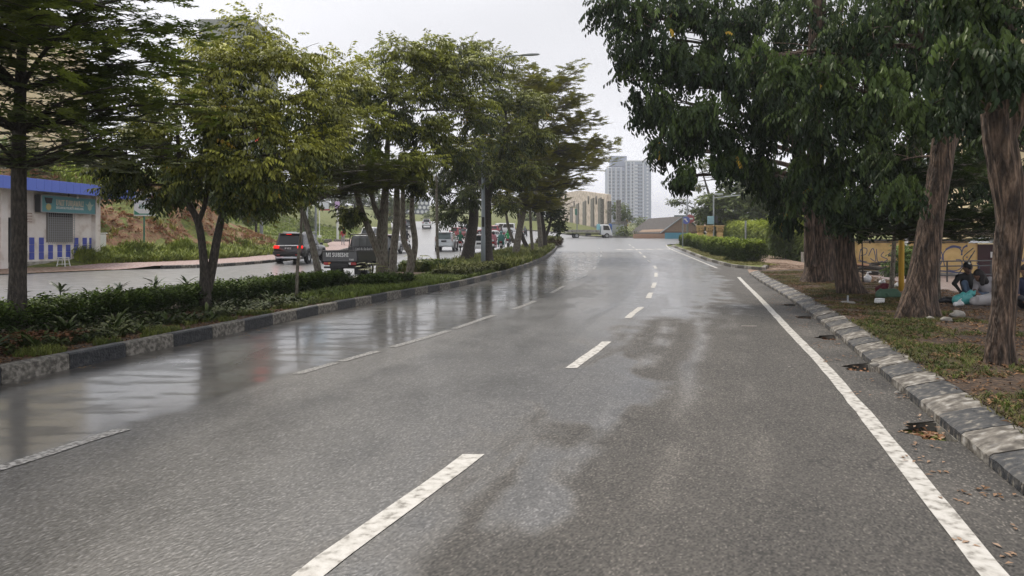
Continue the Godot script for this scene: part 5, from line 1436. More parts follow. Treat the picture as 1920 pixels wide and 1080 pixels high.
func far_planting() -> void:
	# bamboo-like bright screen behind the side path
	hedge("bamboo_hedge", "tall bright yellow-green bamboo hedge along the side path", [Vector2(19.6, -43.0), Vector2(20.0, -48.0), Vector2(20.6, -54.0), Vector2(22.0, -62.0), Vector2(24.0, -74.0), Vector2(26.5, -92.0)], 1.6, 2.5, 330, Color(0.1, 0.14, 0.02), Color(0.42, 0.48, 0.06), "feather", M["hedge leaf"], 0.0, 2.0, "", 31)
	hedge("bamboo_hedge", "second bamboo hedge behind the railing, nearer the old shade tree", [Vector2(18.2, -50.0), Vector2(19.2, -49.0), Vector2(20.4, -48.0)], 1.5, 3.0, 330, Color(0.08, 0.12, 0.02), Color(0.34, 0.42, 0.06), "feather", M["hedge leaf"], 0.0, 2.0, "", 32)
	var lo := Color(0.075, 0.105, 0.025)
	var hi := Color(0.23, 0.29, 0.065)
	var b := {kind = "far", bark = M["dark bark"], leaf = M["dense leaf"], low = lo, high = hi, sides = 8, flare = 0.1, gap = -0.2}
	var o := b.duplicate()
	o.merge({at = Vector3(31.5, 1.0, -85.0), seed = 61, scale = 2.4, stems = [[[Vector3(31.5, 0.6, -85), Vector3(31.2, 4, -85), Vector3(30.5, 7, -85)], [0.5, 0.4, 0.2]]], clumps = []})
	for c in [[1345, 410], [1375, 395], [1410, 385], [1380, 370], [1440, 400], [1420, 360], [1470, 380], [1455, 345], [1490, 350], [1400, 345], [1500, 410], [1345, 385], [1365, 420], [1440, 420], [1530, 330], [1540, 390]]:
		o.clumps.append([Vector3((c[0] - 960.0) / 1340.0 * 84.0, 1.62 + (452.0 - c[1]) / 1340.0 * 84.0, -84.0 + (c[0] % 7) * 0.8), Vector3(3.0, 1.3, 2.6), 110])
	tree("spreading_tree", "broad spreading tree with layered crown behind the bamboo hedge", o)
	o = b.duplicate()
	o.merge({at = Vector3(33, 2.0, -112), seed = 62, scale = 1.7, gap = 0.0, stems = [[[Vector3(32.76, 1.79, -112.00), Vector3(31.76, 5.97, -112.00), Vector3(30.51, 10.15, -112.00), Vector3(29.25, 14.32, -112.00)], [0.3, 0.25, 0.15, 0.05]], [[Vector3(32.26, 4.29, -112.00), Vector3(29.25, 6.38, -112.00), Vector3(25.49, 8.06, -112.00)], [0.15, 0.1, 0.04]]],
		clumps = [[Vector3(25.91, 7.81, -112.00), Vector3(2.2, 0.5, 1.5), 40], [Vector3(28.42, 6.38, -112.00), Vector3(2.2, 0.5, 1.5), 40], [Vector3(28.42, 10.15, -112.00), Vector3(2.4, 0.9, 1.8), 40], [Vector3(30.51, 13.49, -112.00), Vector3(2.2, 1.3, 1.8), 45], [Vector3(31.34, 8.47, -112.00), Vector3(2.2, 0.9, 1.8), 45], [Vector3(29.55, 5.07, -110.00), Vector3(3.0, 0.7, 2), 60]]})
	tree("wispy_tree", "thin wispy tree with open branches beside the curved street lamp", o)
	# bushes and trees on the bank behind the police post
	var k := 0
	for s in [[Vector3(-30.58, 6.87, -55.00), 1.8, "bright green bushy tree on the bank behind the blue fascia"], [Vector3(-36.27, 7.62, -60.00), 2.0, "pale green tree on the bank above the police post's roof"], [Vector3(-30.54, 6.99, -62.00), 1.8, "green tree on the bank behind the round-crowned median tree"], [Vector3(-40.30, 7.71, -60.00), 2.2, "tree on the bank behind the tiered umbrella tree's trunk"], [Vector3(-28.42, 6.03, -68.00), 2.0, "leafy tree on the bank crest above the dry earth"], [Vector3(-26.51, 5.60, -74.00), 1.9, "smaller leafy tree at the low end of the bank crest"], [Vector3(-44.15, 9.50, -58.00), 3.0, "tree on the bank at the frame's edge beyond the post"]]:
		o = b.duplicate()
		var p: Vector3 = s[0]
		var g := Vector3(p.x, land(p.x, -p.z), p.z)
		var r: float = s[1]
		o.merge({at = g, seed = 70 + k, scale = 1.9, low = Color(0.08, 0.11, 0.02), high = Color(0.27, 0.31, 0.045), stems = [[[g - Vector3(0, 0.3, 0), g.lerp(p, 0.5), p], [0.16, 0.12, 0.05]]],
			clumps = [[p, Vector3(r, r * 0.7, r), 110, 0.1], [p + Vector3(-r * 0.8, -0.6, 0.5), Vector3(r * 0.7, r * 0.5, r * 0.7), 70, 0.1], [p + Vector3(r * 0.8, -0.5, 0.6), Vector3(r * 0.7, r * 0.5, r * 0.7), 70, 0.1], [p + Vector3(0, -1.2, 1.0), Vector3(r * 0.8, r * 0.5, r * 0.6), 60, 0.05]]})
		tree("bank_tree", s[2], o, "trees on the bank")
		k += 1
	# conical dark tree and layered tree on the far green slope
	o = b.duplicate()
	var g2 := Vector3(-31.5, land(-31.5, 110.0), -110)
	o.merge({at = g2, seed = 81, scale = 1.5, low = Color(0.02, 0.04, 0.018), high = Color(0.06, 0.09, 0.03), stems = [[[g2, g2 + Vector3(0, 3, 0), g2 + Vector3(0, 6, 0)], [0.2, 0.15, 0.04]]], clumps = [[g2 + Vector3(0, 1.6, 0), Vector3(1.9, 1.4, 1.9), 90], [g2 + Vector3(0, 3.4, 0), Vector3(1.5, 1.4, 1.5), 70], [g2 + Vector3(0, 5.2, 0), Vector3(0.9, 1.4, 0.9), 50]]})
	tree("cone_tree", "dark cone-shaped tree on the bright green slope", o)
	o = b.duplicate()
	g2 = Vector3(-33.0, land(-33.0, 150.0), -150)
	o.merge({at = g2, seed = 82, scale = 2.6, stems = [[[g2, g2 + Vector3(0, 4, 0), g2 + Vector3(0, 9, 0)], [0.4, 0.3, 0.1]]], clumps = [[Vector3(-25.19, 7.44, -150.00), Vector3(4, 1.6, 3), 90], [Vector3(-26.87, 9.68, -150.00), Vector3(4, 1.6, 3), 90], [Vector3(-22.95, 9.12, -150.00), Vector3(3.4, 1.2, 3), 70], [Vector3(-35.82, 9.68, -150.00), Vector3(5, 2.0, 3), 110], [Vector3(-31.34, 11.36, -150.00), Vector3(5, 2.0, 3), 110], [Vector3(-39.18, 13.04, -150.00), Vector3(5, 2.4, 3), 110]]})
	tree("far_tree", "hazy layered trees' crown above the distant crest of the road", o)
	k = 0
	for s in [[Vector3(-20.99, 7.29, -190.00), "round bush beside the distant white car"], [Vector3(22.39, 8.00, -150.00), "green tree growing between the bare concrete columns"], [Vector3(19.30, 2.71, -122.00), "bush between the bare columns and the gabled hut"], [Vector3(46.57, 6.86, -260.00), "distant trees at the foot of the apartment tower"], [Vector3(5.07, 7.58, -170.00), "green shrubbery on the bank behind the far traffic"]]:
		o = b.duplicate()
		var p: Vector3 = s[0]
		var g := Vector3(p.x, land(p.x, -p.z), p.z)
		var r: float = -p.z * 0.013
		o.merge({at = g, seed = 90 + k, scale = r, stems = [[[g - Vector3(0, 0.3, 0), g.lerp(p, 0.5), p + Vector3(0, 0.1, 0)], [0.15, 0.12, 0.05]]], clumps = [[p, Vector3(r * 1.3, r * 1.1, r), 90, 0.1], [p + Vector3(r * 0.7, -r * 0.7, r * 0.3), Vector3(r, r * 0.7, r), 60]]})
		tree("far_bush", s[1], o)
		k += 1
	rng.seed = 140
	# long grass and weeds on the bank
	field("grass", "tuft", M["grass leaf"], 5000, 33.0, 66.0, func(d): return tab(foot, d) - 2.2, func(d): return tab(foot, d) - 0.1, func(x, d): return land(x, d), Vector2(0.4, 0.75), Color(0.12, 0.16, 0.02), Color(0.32, 0.36, 0.06), func(x, d): return 0.9 * (1.0 - 0.92 * sm(42.0, 49.0, d)), 0.9, "lush grass at the foot of the earth bank", 1.3)
	field("grass", "tuft", M["grass leaf"], 800, 30.0, 70.0, func(d): return tab(foot, d) - 13.0, func(d): return tab(foot, d) - 1.5, func(x, d): return land(x, d) + 0.05, Vector2(0.35, 0.7), Color(0.16, 0.17, 0.03), Color(0.36, 0.33, 0.09), func(x, d): return sm(0.08, 0.35, noise.get_noise_2d(x * 14 + 200, d * 14)) + 0.9 * sm(8.0, 11.0, tab(foot, d) - x), 0.8, "weeds scattered over the dry bank")
	field("grass", "tuft", M["grass leaf"], 1600, 30.0, 52.0, func(d): return tab(foot, d) - 15.0, func(d): return tab(foot, d) - 7.5, func(x, d): return land(x, d), Vector2(0.5, 0.95), Color(0.14, 0.2, 0.02), Color(0.36, 0.42, 0.06), func(x, d): return 0.9, 0.9, "bright weeds along the top of the bank")
	field("dry_straw", "tuft", M["dead leaf"], 6500, 30.0, 70.0, func(d): return tab(foot, d) - 12.0, func(d): return tab(foot, d) - lerpf(1.5, 0.2, sm(42.0, 50.0, d)), func(x, d): return land(x, d) + 0.05, Vector2(0.3, 0.6), Color(0.24, 0.11, 0.06), Color(0.5, 0.31, 0.17), func(x, d): return 0.5 + noise.get_noise_2d(x * 16, d * 16), 0.35, "dry cut straw on the bank")
	field("grass", "tuft", M["grass leaf"], 2600, 84.0, 150.0, func(d): return tab(foot, d) - 26.0, func(d): return tab(foot, d) - 1.5, func(x, d): return land(x, d), Vector2(0.7, 1.3), Color(0.16, 0.22, 0.025), Color(0.32, 0.38, 0.05), func(x, d): return 0.9, 0.5, "bright grass on the distant green slope")

# ---------- buildings ----------
func plain_block(called: String, label: String, at: Vector3, size: Vector3, m: Material, turn := 0.0) -> Node3D:
	var t := thing(called, label, "building", at, turn)
	var st := mb()
	box(st, Vector3(0, size.y * 0.5, -size.z * 0.5), size)
	obj("wall", st, m, t)
	st = mb()
	for s in [[Vector3(0, size.y + 0.3, -0.1), Vector3(size.x + 0.1, 0.6, 0.25)], [Vector3(-size.x / 2 + 0.02, size.y + 0.3, -size.z / 2), Vector3(0.25, 0.6, size.z - 0.5)], [Vector3(size.x / 2 - 0.02, size.y + 0.3, -size.z / 2), Vector3(0.25, 0.6, size.z - 0.5)], [Vector3(0, size.y + 0.3, -size.z + 0.1), Vector3(size.x + 0.1, 0.6, 0.25)]]:
		box(st, s[0], s[1])
	obj("parapet", st, m, t)
	return t

func window_at(parent: Node3D, frame_m: Material, pane_m: Material, at: Vector3, w: float, h: float, shared: Dictionary) -> void:
	if not shared.has("f"):
		var st := mb()
		for s in [[Vector3(0, h / 2, 0), Vector3(w + 0.16, 0.12, 0.14)], [Vector3(0, -h / 2, 0.02), Vector3(w + 0.24, 0.12, 0.22)], [Vector3(-w / 2, 0, 0), Vector3(0.1, h - 0.12, 0.14)], [Vector3(w / 2, 0, 0), Vector3(0.1, h - 0.12, 0.14)], [Vector3(0, 0, -0.01), Vector3(0.06, h - 0.12, 0.1)]]:
			box(st, s[0], s[1])
		st.generate_normals(); shared.f = st.commit()
		st = mb()
		box(st, Vector3(0, 0, -0.03), Vector3(w, h, 0.06))
		st.generate_normals(); shared.p = st.commit()
	var o := MeshInstance3D.new()
	o.name = "window"
	o.mesh = shared.f
	o.material_override = frame_m
	o.position = at
	parent.add_child(o, true)
	var p := MeshInstance3D.new()
	p.name = "pane"
	p.mesh = shared.p
	p.material_override = pane_m
	o.add_child(p, true)

func buildings() -> void:
	police_post()
	hall()
	apartment_tower()
	hut()
	graffiti_wall()
	var pane := mat("far pane", 0.06, 0.075, 0.09, 0.1)
	# cream apartments behind the left trees
	var t := plain_block("apartment_block", "cream apartment block with stacked balconies behind the tiered umbrella tree", Vector3(-63.04 - 10.0, 3.0, -96), Vector3(20, 26, 10), M["cream plaster"])
	var sh := {}
	var slab := mb(); box(slab, Vector3.ZERO, Vector3(2.4, 0.18, 1.1)); slab.generate_normals(); var slab_m := slab.commit()
	var front := mb(); box(front, Vector3(0, 0.5, 0.5), Vector3(2.4, 0.9, 0.08)); front.generate_normals(); var front_m := front.commit()
	for f in 8:
		for c in 4:
			var x := -8.4 + c * 2.7
			var y := 2.4 + f * 3.05
			window_at(t, M["white plastic"], pane, Vector3(x, y, 0.03), 1.5, 1.7, sh)
			obj("balcony", slab_m, M["concrete"], t).position = Vector3(x, y - 1.15, 0.55)
			obj("balcony_front", front_m, M["cream plaster"], t).position = Vector3(x, y - 1.1, 0.52)
	plain_block("office_block", "plain grey office block rising behind the yellowing tree", Vector3(-55.90, 2.0, -140), Vector3(11, 42.5, 14), mat("office grey", 0.3, 0.31, 0.3, 0.8))
	# right-hand cream building
	t = plain_block("cream_building", "tall pale yellow building behind the graffiti wall", Vector3(49.04, -0.5, -56), Vector3(22, 24, 10), M["cream plaster"], -0.25)
	sh = {}
	for f in 6:
		for c in 5:
			if c > 0:
				window_at(t, M["white plastic"], pane, Vector3(-8.4 + c * 4.2, 7.4 + f * 3.2, 0.03), 1.5, 1.5, sh)
	# far building with a pierced screen
	t = plain_block("screened_building", "distant grey building wrapped in a honeycomb screen beyond the road's crest", Vector3(-39.99, 5, -285), Vector3(14.5, 13.3, 10), mat("slate", 0.13, 0.15, 0.18, 0.6), 0.35)
	var hexm: ArrayMesh
	var st := mb()
	lathe(st, [Vector2(0.0, 0.3), Vector2(0.62, 0.3), Vector2(0.72, 0.0)], Vector3.ZERO, 6, Basis(Vector3.RIGHT, PI / 2))
	st.generate_normals(); hexm = st.commit()
	for j in 7:
		for i in 8:
			obj("screen_panel", hexm, mat("pale panel", 0.75, 0.76, 0.78, 0.5), t).position = Vector3(-6.3 + i * 1.75 + (j % 2) * 0.87, 1.3 + j * 1.75, 0.05)
	plain_block("far_house", "low white building beside the distant parked cars", Vector3(-17.91, 4.5, -240), Vector3(26, 4.5, 8), M["concrete"])

func police_post() -> void:
	var t := thing("police_post", "white police post with blue roof fascia and blue tile stripes beside the opposite road", "building", Vector3(-20.8, 0.42, -29.0), deg_to_rad(81.0))
	var pl = M["pale plaster"]
	var st := mb()
	box(st, Vector3(0.2, 1.68, -2.0), Vector3(10.34, 3.36, 4.0))
	obj("wall", st, pl, t)
	st = mb(); cbox(st, Vector3(5.22, 1.7, 0.1), Vector3(0.32, 3.4, 0.26), 0.01); obj("corner_pillar", st, pl, t)
	st = mb(); cbox(st, Vector3(0.02, 1.7, 0.1), Vector3(0.34, 3.4, 0.26), 0.01); obj("corner_pillar", st, pl, t)
	st = mb(); box(st, Vector3(0.2, 0.16, 0.03), Vector3(10.4, 0.32, 0.08)); obj("plinth", st, M["concrete"], t)
	st = mb(); box(st, Vector3(0.6, 3.44, -1.5), Vector3(11.9, 0.14, 5.2)); obj("roof", st, M["concrete"], t)
	for i in 30:        # fascia boards
		st = mb(); cbox(st, Vector3(-5.2 + i * 0.4, 3.52, 1.13), Vector3(0.392, 0.5, 0.04), 0.004); obj("fascia_board", st, M["blue fascia"], t)
	for i in 12:
		st = mb(); cbox(st, Vector3(6.58, 3.52, 1.1 - 0.2 - i * 0.4), Vector3(0.04, 0.5, 0.392), 0.004); obj("fascia_board", st, M["blue fascia"], t)
	var u := [1.59, 2.1, 2.6, 3.12, 3.61, 4.09, 4.62, 4.98]
	for x in u:
		for k in 3:
			if (x > 2.3 and x < 4.0 and k == 2): continue
			st = mb(); cbox(st, Vector3(x, 0.56 + k * 0.32, 0.012), Vector3(0.25 if x < 4.9 else 0.12, 0.31, 0.03), 0.004); obj("tile", st, M["blue tile"], t)
	# door with a grille
	st = mb(); box(st, Vector3(0.82, 1.12, 0.01), Vector3(0.95, 2.1, 0.05)); var dr := obj("door", st, M["dark room"], t)
	for i in 9:
		st = mb(); box(st, Vector3(0.42 + i * 0.1, 1.12, 0.06), Vector3(0.022, 2.06, 0.022)); obj("grille_bar", st, M["dark metal"], dr)
	for y in [0.1, 0.75, 1.4, 2.12]:
		st = mb(); box(st, Vector3(0.82, y, 0.075), Vector3(0.95, 0.04, 0.02)); obj("grille_bar", st, M["dark metal"], dr)
	# window with a mesh grille
	st = mb(); box(st, Vector3(3.12, 1.8, 0.012), Vector3(1.5, 1.3, 0.04)); var wn := obj("window", st, mat("mesh grey", 0.2, 0.19, 0.18, 0.7), t)
	st = mb(); box(st, Vector3(3.12, 2.36, 0.05), Vector3(1.3, 0.16, 0.04)); obj("shutter_box", st, M["dark room"], wn)
	for i in 15:
		st = mb(); box(st, Vector3(2.37 + i * 0.107, 1.77, 0.12), Vector3(0.014, 1.36, 0.014)); obj("grille_bar", st, M["galvanised"], wn)
	for i in 14:
		st = mb(); box(st, Vector3(3.12, 1.1 + i * 0.104, 0.135), Vector3(1.52, 0.014, 0.014)); obj("grille_bar", st, M["galvanised"], wn)
	st = mb(); box(st, Vector3(1.45, 2.2, 0.012), Vector3(0.34, 0.5, 0.02)); var nb := obj("notice_board", st, M["pale plaster"], t)
	for y in [2.02, 2.14, 2.26, 2.38]:
		st = mb(); box(st, Vector3(1.45, y, 0.027), Vector3(0.28, 0.03, 0.008)); obj("notice_line", st, mat("brown paint", 0.3, 0.18, 0.14, 0.6), nb)
	st = mb(); lathe(st, [Vector2(0.0, -0.07), Vector2(0.05, -0.05), Vector2(0.06, 0.0), Vector2(0.03, 0.06), Vector2(0.02, 0.16)], Vector3(3.6, 3.2, 0.5), 10); obj("bulb", st, M["white plastic"], t)
	# sign box
	var s := thing("sign_box", "teal sign box with cream lettering under the police post's eaves", "sign", Vector3.ZERO, deg_to_rad(81.0))
	s.position = t.position + t.basis * Vector3(3.28, 2.82, 0.34)
	st = mb(); box(st, Vector3(0, 0, -0.13), Vector3(3.16, 0.74, 0.3)); obj("casing", st, M["dark metal"], s)
	st = mb(); box(st, Vector3(0, 0, 0.03), Vector3(3.1, 0.7, 0.02)); obj("panel", st, M["teal sign"], s)
	st = mb()
	for e in [[Vector3(0, 0.36, 0.035), Vector3(3.18, 0.03, 0.05)], [Vector3(0, -0.36, 0.035), Vector3(3.18, 0.03, 0.05)], [Vector3(1.575, 0, 0.035), Vector3(0.03, 0.69, 0.05)], [Vector3(-1.575, 0, 0.035), Vector3(0.03, 0.69, 0.05)]]: box(st, e[0], e[1])
	obj("trim", st, M["galvanised"], s)
	st = mb(); box(st, Vector3(0.1, 0.5, -0.1), Vector3(0.03, 0.28, 0.03)); obj("hanger", st, M["dark metal"], s)
	var lm := mat("cream letter", 0.6, 0.52, 0.4, 0.5)
	letters("UNIT TURJAWALI", 0.26, lm, s, Transform3D(Basis.IDENTITY, Vector3(0.02, 0.07, 0.044)), 1.6)
	letters("SATLANTAS POLRESTA BARELANG", 0.1, M["letter white"], s, Transform3D(Basis.IDENTITY, Vector3(0.02, -0.15, 0.044)), 1.6)
	st = mb()
	extrude(st, PackedVector2Array([Vector2(-0.24, 0.26), Vector2(0.2, 0.26), Vector2(0.14, 0.02), Vector2(-0.16, 0.02)]), 0.012, Transform3D(Basis.IDENTITY, Vector3(-1.18, 0.0, 0.04)))
	obj("emblem_shield", st, M["matt black"], s)
	st = mb()
	lathe(st, [Vector2(0.001, 0.012), Vector2(0.14, 0.012), Vector2(0.15, 0.0)], Vector3(-1.2, -0.14, 0.042), 14, Basis(Vector3.RIGHT, PI / 2))
	obj("emblem_wreath", st, mat("pale gold", 0.45, 0.38, 0.16, 0.5), s)
	st = mb()
	extrude(st, PackedVector2Array([Vector2(-0.13, 0.05), Vector2(0, 0.24), Vector2(0.13, 0.05), Vector2(0.11, -0.14), Vector2(0, -0.22), Vector2(-0.11, -0.14)]), 0.012, Transform3D(Basis.IDENTITY, Vector3(1.2, 0.0, 0.04)))
	extrude(st, PackedVector2Array([Vector2(-0.28, 0.1), Vector2(-0.12, 0.06), Vector2(-0.12, -0.02)]), 0.012, Transform3D(Basis.IDENTITY, Vector3(1.2, 0.0, 0.04)))
	extrude(st, PackedVector2Array([Vector2(0.28, 0.1), Vector2(0.12, -0.02), Vector2(0.12, 0.06)]), 0.012, Transform3D(Basis.IDENTITY, Vector3(1.2, 0.0, 0.04)))
	obj("emblem_badge", st, mat("pale badge", 0.38, 0.48, 0.42, 0.5), s)
	# white water tank and stool
	var k := thing("water_tank", "white upright tank on a block at the police post's far corner", "tank", t.position + t.basis * Vector3(6.0, 0.0, -0.6))
	st = mb(); cbox(st, Vector3(0, 0.2, 0), Vector3(0.9, 0.4, 0.8), 0.02); obj("block", st, M["dark concrete"], k)
	st = mb(); cbox(st, Vector3(0, 0.98, 0), Vector3(0.8, 1.16, 0.7), 0.05); obj("tank", st, M["white plastic"], k)
	st = mb(); cbox(st, Vector3(0, 1.58, 0), Vector3(0.86, 0.05, 0.76), 0.01); obj("lid", st, M["white plastic"], k)
	k = thing("plastic_stool", "white plastic stool standing before the police post's tile stripes", "stool", t.position + t.basis * Vector3(2.55, 0.03, 0.7))
	st = mb(); cbox(st, Vector3(0, 0.44, 0), Vector3(0.34, 0.04, 0.34), 0.012); obj("seat", st, M["white plastic"], k)
	for sx in [-1, 1]:
		for sz in [-1, 1]:
			st = mb(); bar(st, Vector3(sx * 0.19, 0.0, sz * 0.19), Vector3(sx * 0.13, 0.43, sz * 0.13), 0.022, 6); obj("leg", st, M["white plastic"], k)
	for sz in [-0.16, 0.16]:
		st = mb(); box(st, Vector3(0, 0.16, sz), Vector3(0.3, 0.025, 0.02)); obj("stretcher", st, M["white plastic"], k)

func hall() -> void:
	var t := thing("unfinished_hall", "weathered pale concrete hall with tall dark recesses behind the flatbed lorry", "building", Vector3(20.0, 0, -150))
	var st := mb()
	extrude(st, PackedVector2Array([Vector2(0, 4.6), Vector2(190, 4.6), Vector2(190, 24.0), Vector2(62, 16.6), Vector2(0, 11.4)]), 0.8, Transform3D(Basis(Vector3(0, 0, -1), Vector3.UP, Vector3(1, 0, 0)), Vector3.ZERO))
	obj("wall", st, M["weathered hall"], t)
	for p in [[12.0, 11.0, 5.4], [27.0, 11.8, 6.6], [46.5, 12.2, 8.4], [68.0, 12.6, 10.0], [90.0, 12.8, 10.0]]:
		st = mb(); box(st, Vector3(-0.06, 4.7 + (p[1] - 4.7) * 0.5 + 0.3, -p[0]), Vector3(0.3, p[1] - 4.6, p[2])); obj("recess", st, M["dark concrete"], t)
	for p in [[19.0, 11.0], [36.0, 12.0], [79.0, 13.2]]:
		st = mb(); lathe(st, [Vector2(0.001, 0.25), Vector2(1.0, 0.25), Vector2(1.1, 0.0)], Vector3(0, p[1] + 0.3, -p[0]), 12, Basis(Vector3.BACK, PI / 2)); obj("roundel", st, M["dark concrete"], t)
	st = mb(); box(st, Vector3(-0.5, 2.6, -68), Vector3(1.6, 5.0, 184)); obj("plinth", st, M["dark concrete"], t)
	var k := 0
	for p in [[151.0, 10.5], [139.6, 9.4], [127.6, 8.9]]:
		st = mb(); cbox(st, Vector3(0, p[1] * 0.5, 0), Vector3(0.75, p[1], 1.1), 0.03)
		var o := obj("bare_column", st, M["dark concrete"])
		o.position = Vector3(19.0, 0, -p[0])
		tag(o, ["bare concrete column against the hall's near corner", "bare concrete column in the middle of the three", "bare concrete column nearest the gabled hut"][k], "column", "bare columns")
		k += 1
	st = mb(); cbox(st, Vector3(0, 1.2, 0), Vector3(1.2, 2.4, 0.1), 0.02)
	var gate := obj("sheet_gate", st, mat("blue sheet", 0.06, 0.16, 0.5, 0.5)); gate.position = Vector3(17.68, 2.3, -126); tag(gate, "bright blue sheet metal gate behind the lorry's cab", "gate")
	t = thing("grey_gate", "pale grey double gate beside the blue sheet gate", "gate", Vector3(18.56, 2.3, -125))
	for s in [-1, 1]:
		st = mb(); cbox(st, Vector3(s * 0.55, 1.1, 0), Vector3(1.0, 2.2, 0.08), 0.02); obj("leaf", st, M["galvanised"], t)
	st = mb(); box(st, Vector3(0, 2.3, 0), Vector3(2.3, 0.14, 0.14)); obj("lintel", st, M["dark concrete"], t)

func apartment_tower() -> void:
	var d := 620.0
	var x0 := 83.28
	var x1 := 98.55
	var x2 := 120.76
	var top := 70.56
	var t := thing("apartment_tower", "tall pale blue-grey apartment tower in the hazy distance above the road", "building", Vector3(0, 0, -d))
	var st := mb()
	var wallm := mat("tower wall", 0.34, 0.38, 0.48, 0.8)
	var white := mat("tower white", 0.72, 0.73, 0.77, 0.8)
	box(st, Vector3((x1 + x2) / 2, top / 2, -9), Vector3(x2 - x1, top, 18)); obj("wall", st, wallm, t)
	st = mb(); box(st, Vector3((x0 + x1) / 2, (top - 5) / 2, -11), Vector3(x1 - x0 - 0.02, top - 5, 18)); obj("wing_wall", st, wallm, t)
	st = mb(); box(st, Vector3(93.46, top + 1.0, -10), Vector3(14, 9.0, 10)); obj("roof_house", st, wallm, t)
	st = mb(); box(st, Vector3((x1 + x2) / 2, top + 0.5, -9), Vector3(x2 - x1 + 0.8, 1.0, 18.8)); obj("parapet", st, white, t)
	for x in [1174.0, 1183.0, 1188.5, 1206.0, 1141.0, 1147.0, 1155.5, 1165.0]:
		st = mb()
		var sx = (x - 960.0) / 1340.0 * d
		var main: bool = x > 1170.0
		box(st, Vector3(sx, (top - (0.0 if main else 5.0)) / 2, 0.3 if main else -1.7), Vector3(0.9, top - (0.5 if main else 5.5), 0.8)); obj("pilaster", st, white, t)
	var dark := mat("tower glass", 0.09, 0.11, 0.16, 0.2)
	st = mb(); box(st, Vector3.ZERO, Vector3(1.7, 1.5, 0.3)); st.generate_normals(); var wm := st.commit()
	st = mb(); box(st, Vector3.ZERO, Vector3(2.4, 1.3, 0.9)); st.generate_normals(); var bm := st.commit()
	for f in 23:
		var y := top - 3.0 - f * 2.95
		for x in [1178.5, 1186.0, 1197.5, 1202.5, 1214.0]:
			obj("window", wm, white if x > 1210.0 else dark, t).position = Vector3((x - 960.0) / 1340.0 * d, y, 0.05)
		for x in [1193.0]:
			obj("balcony", bm, white, t).position = Vector3((x - 960.0) / 1340.0 * d, y - 0.6, 0.4)
		if f > 1:
			for x in [1144.0, 1151.0, 1160.0, 1169.5]:
				obj("window", wm, dark, t).position = Vector3((x - 960.0) / 1340.0 * d, y, -1.95)

func hut() -> void:
	var t := thing("gabled_hut", "low timber hut with dark gabled roof beside the junction", "building", Vector3(27.42, 1.15, -115), deg_to_rad(13.0))
	var st := mb()
	box(st, Vector3(0, 1.0, -4.5), Vector3(7.4, 2.0, 9)); obj("wall", st, mat("dark brick", 0.2, 0.11, 0.08, 0.85), t)
	st = mb()
	extrude(st, PackedVector2Array([Vector2(-3.7, 2.0), Vector2(3.7, 2.0), Vector2(0, 4.3)]), 8.9, Transform3D(Basis.IDENTITY, Vector3(0, 0, -9)))
	obj("gable", st, mat("timber", 0.27, 0.18, 0.12, 0.8), t)
	for i in 22:
		var x := -3.5 + i * 0.335
		var h := 2.3 * (1.0 - absf(x) / 3.75)
		if h > 0.15:
			st = mb(); box(st, Vector3(x, 2.0 + h / 2, 0.03), Vector3(0.27, h, 0.05)); obj("plank", st, M["hut plank"] if M.has("hut plank") else rough_mat("hut plank", [[0.3, 0.3, 0.2, 0.14], [0.6, 0.48, 0.35, 0.25]], 0.6, 0.85, 0.02, 0.0, 60), t)
	for s in [-1, 1]:
		st = mb()
		var a := Vector3(0, 4.5, 0.35); var b := Vector3(s * 4.0, 1.75, 0.35)
		var q := [a, b, a - Vector3(0, 0.14, 0), b - Vector3(0, 0.14, 0)]
		var z := Vector3(0, 0, -13.5)
		hexa(st, [q[2], q[3], q[0], q[1], q[2] + z, q[3] + z, q[0] + z, q[1] + z])
		obj("roof", st, M["roof felt"], t)
		st = mb(); bar(st, a + Vector3(0, 0, 0.03), b + Vector3(0, 0, 0.03), 0.1, 4); obj("barge_board", st, M["galvanised"], t)
	st = mb(); cbox(st, Vector3(0, 0.3, 0), Vector3(5.0, 0.7, 0.2), 0.02)
	var o := obj("low_wall", st, mat("terracotta panel", 0.42, 0.26, 0.18, 0.8)); o.position = Vector3(21.67, 2.1, -113); tag(o, "low terracotta-coloured boundary wall in front of the hut", "wall")
	t = thing("blue_hoarding", "bright blue corrugated sheet hoarding before the hut's gable", "fence", Vector3(25.43, 1.55, -111))
	for i in 12:
		st = mb(); box(st, Vector3(-1.55 + i * 0.28, 0.7, 0.02 * (i % 2)), Vector3(0.28, 1.35, 0.06)); obj("sheet", st, mat("blue hoarding", 0.08, 0.28, 0.38, 0.5), t)
	var hs := plain_block("far_house", "house with a tan roof beyond the wispy tree", Vector3(41.98, -1.0, -150), Vector3(12, 4.0, 8), M["concrete"])
	st = mb()
	extrude(st, PackedVector2Array([Vector2(-5.5, 4.4), Vector2(5.5, 4.4), Vector2(0, 7.0)]), 13.0, Transform3D(Basis(Vector3.UP, PI / 2), Vector3(-6.5, 0, -4)))
	obj("roof", st, mat("tan roof", 0.3, 0.22, 0.18, 0.8), hs)

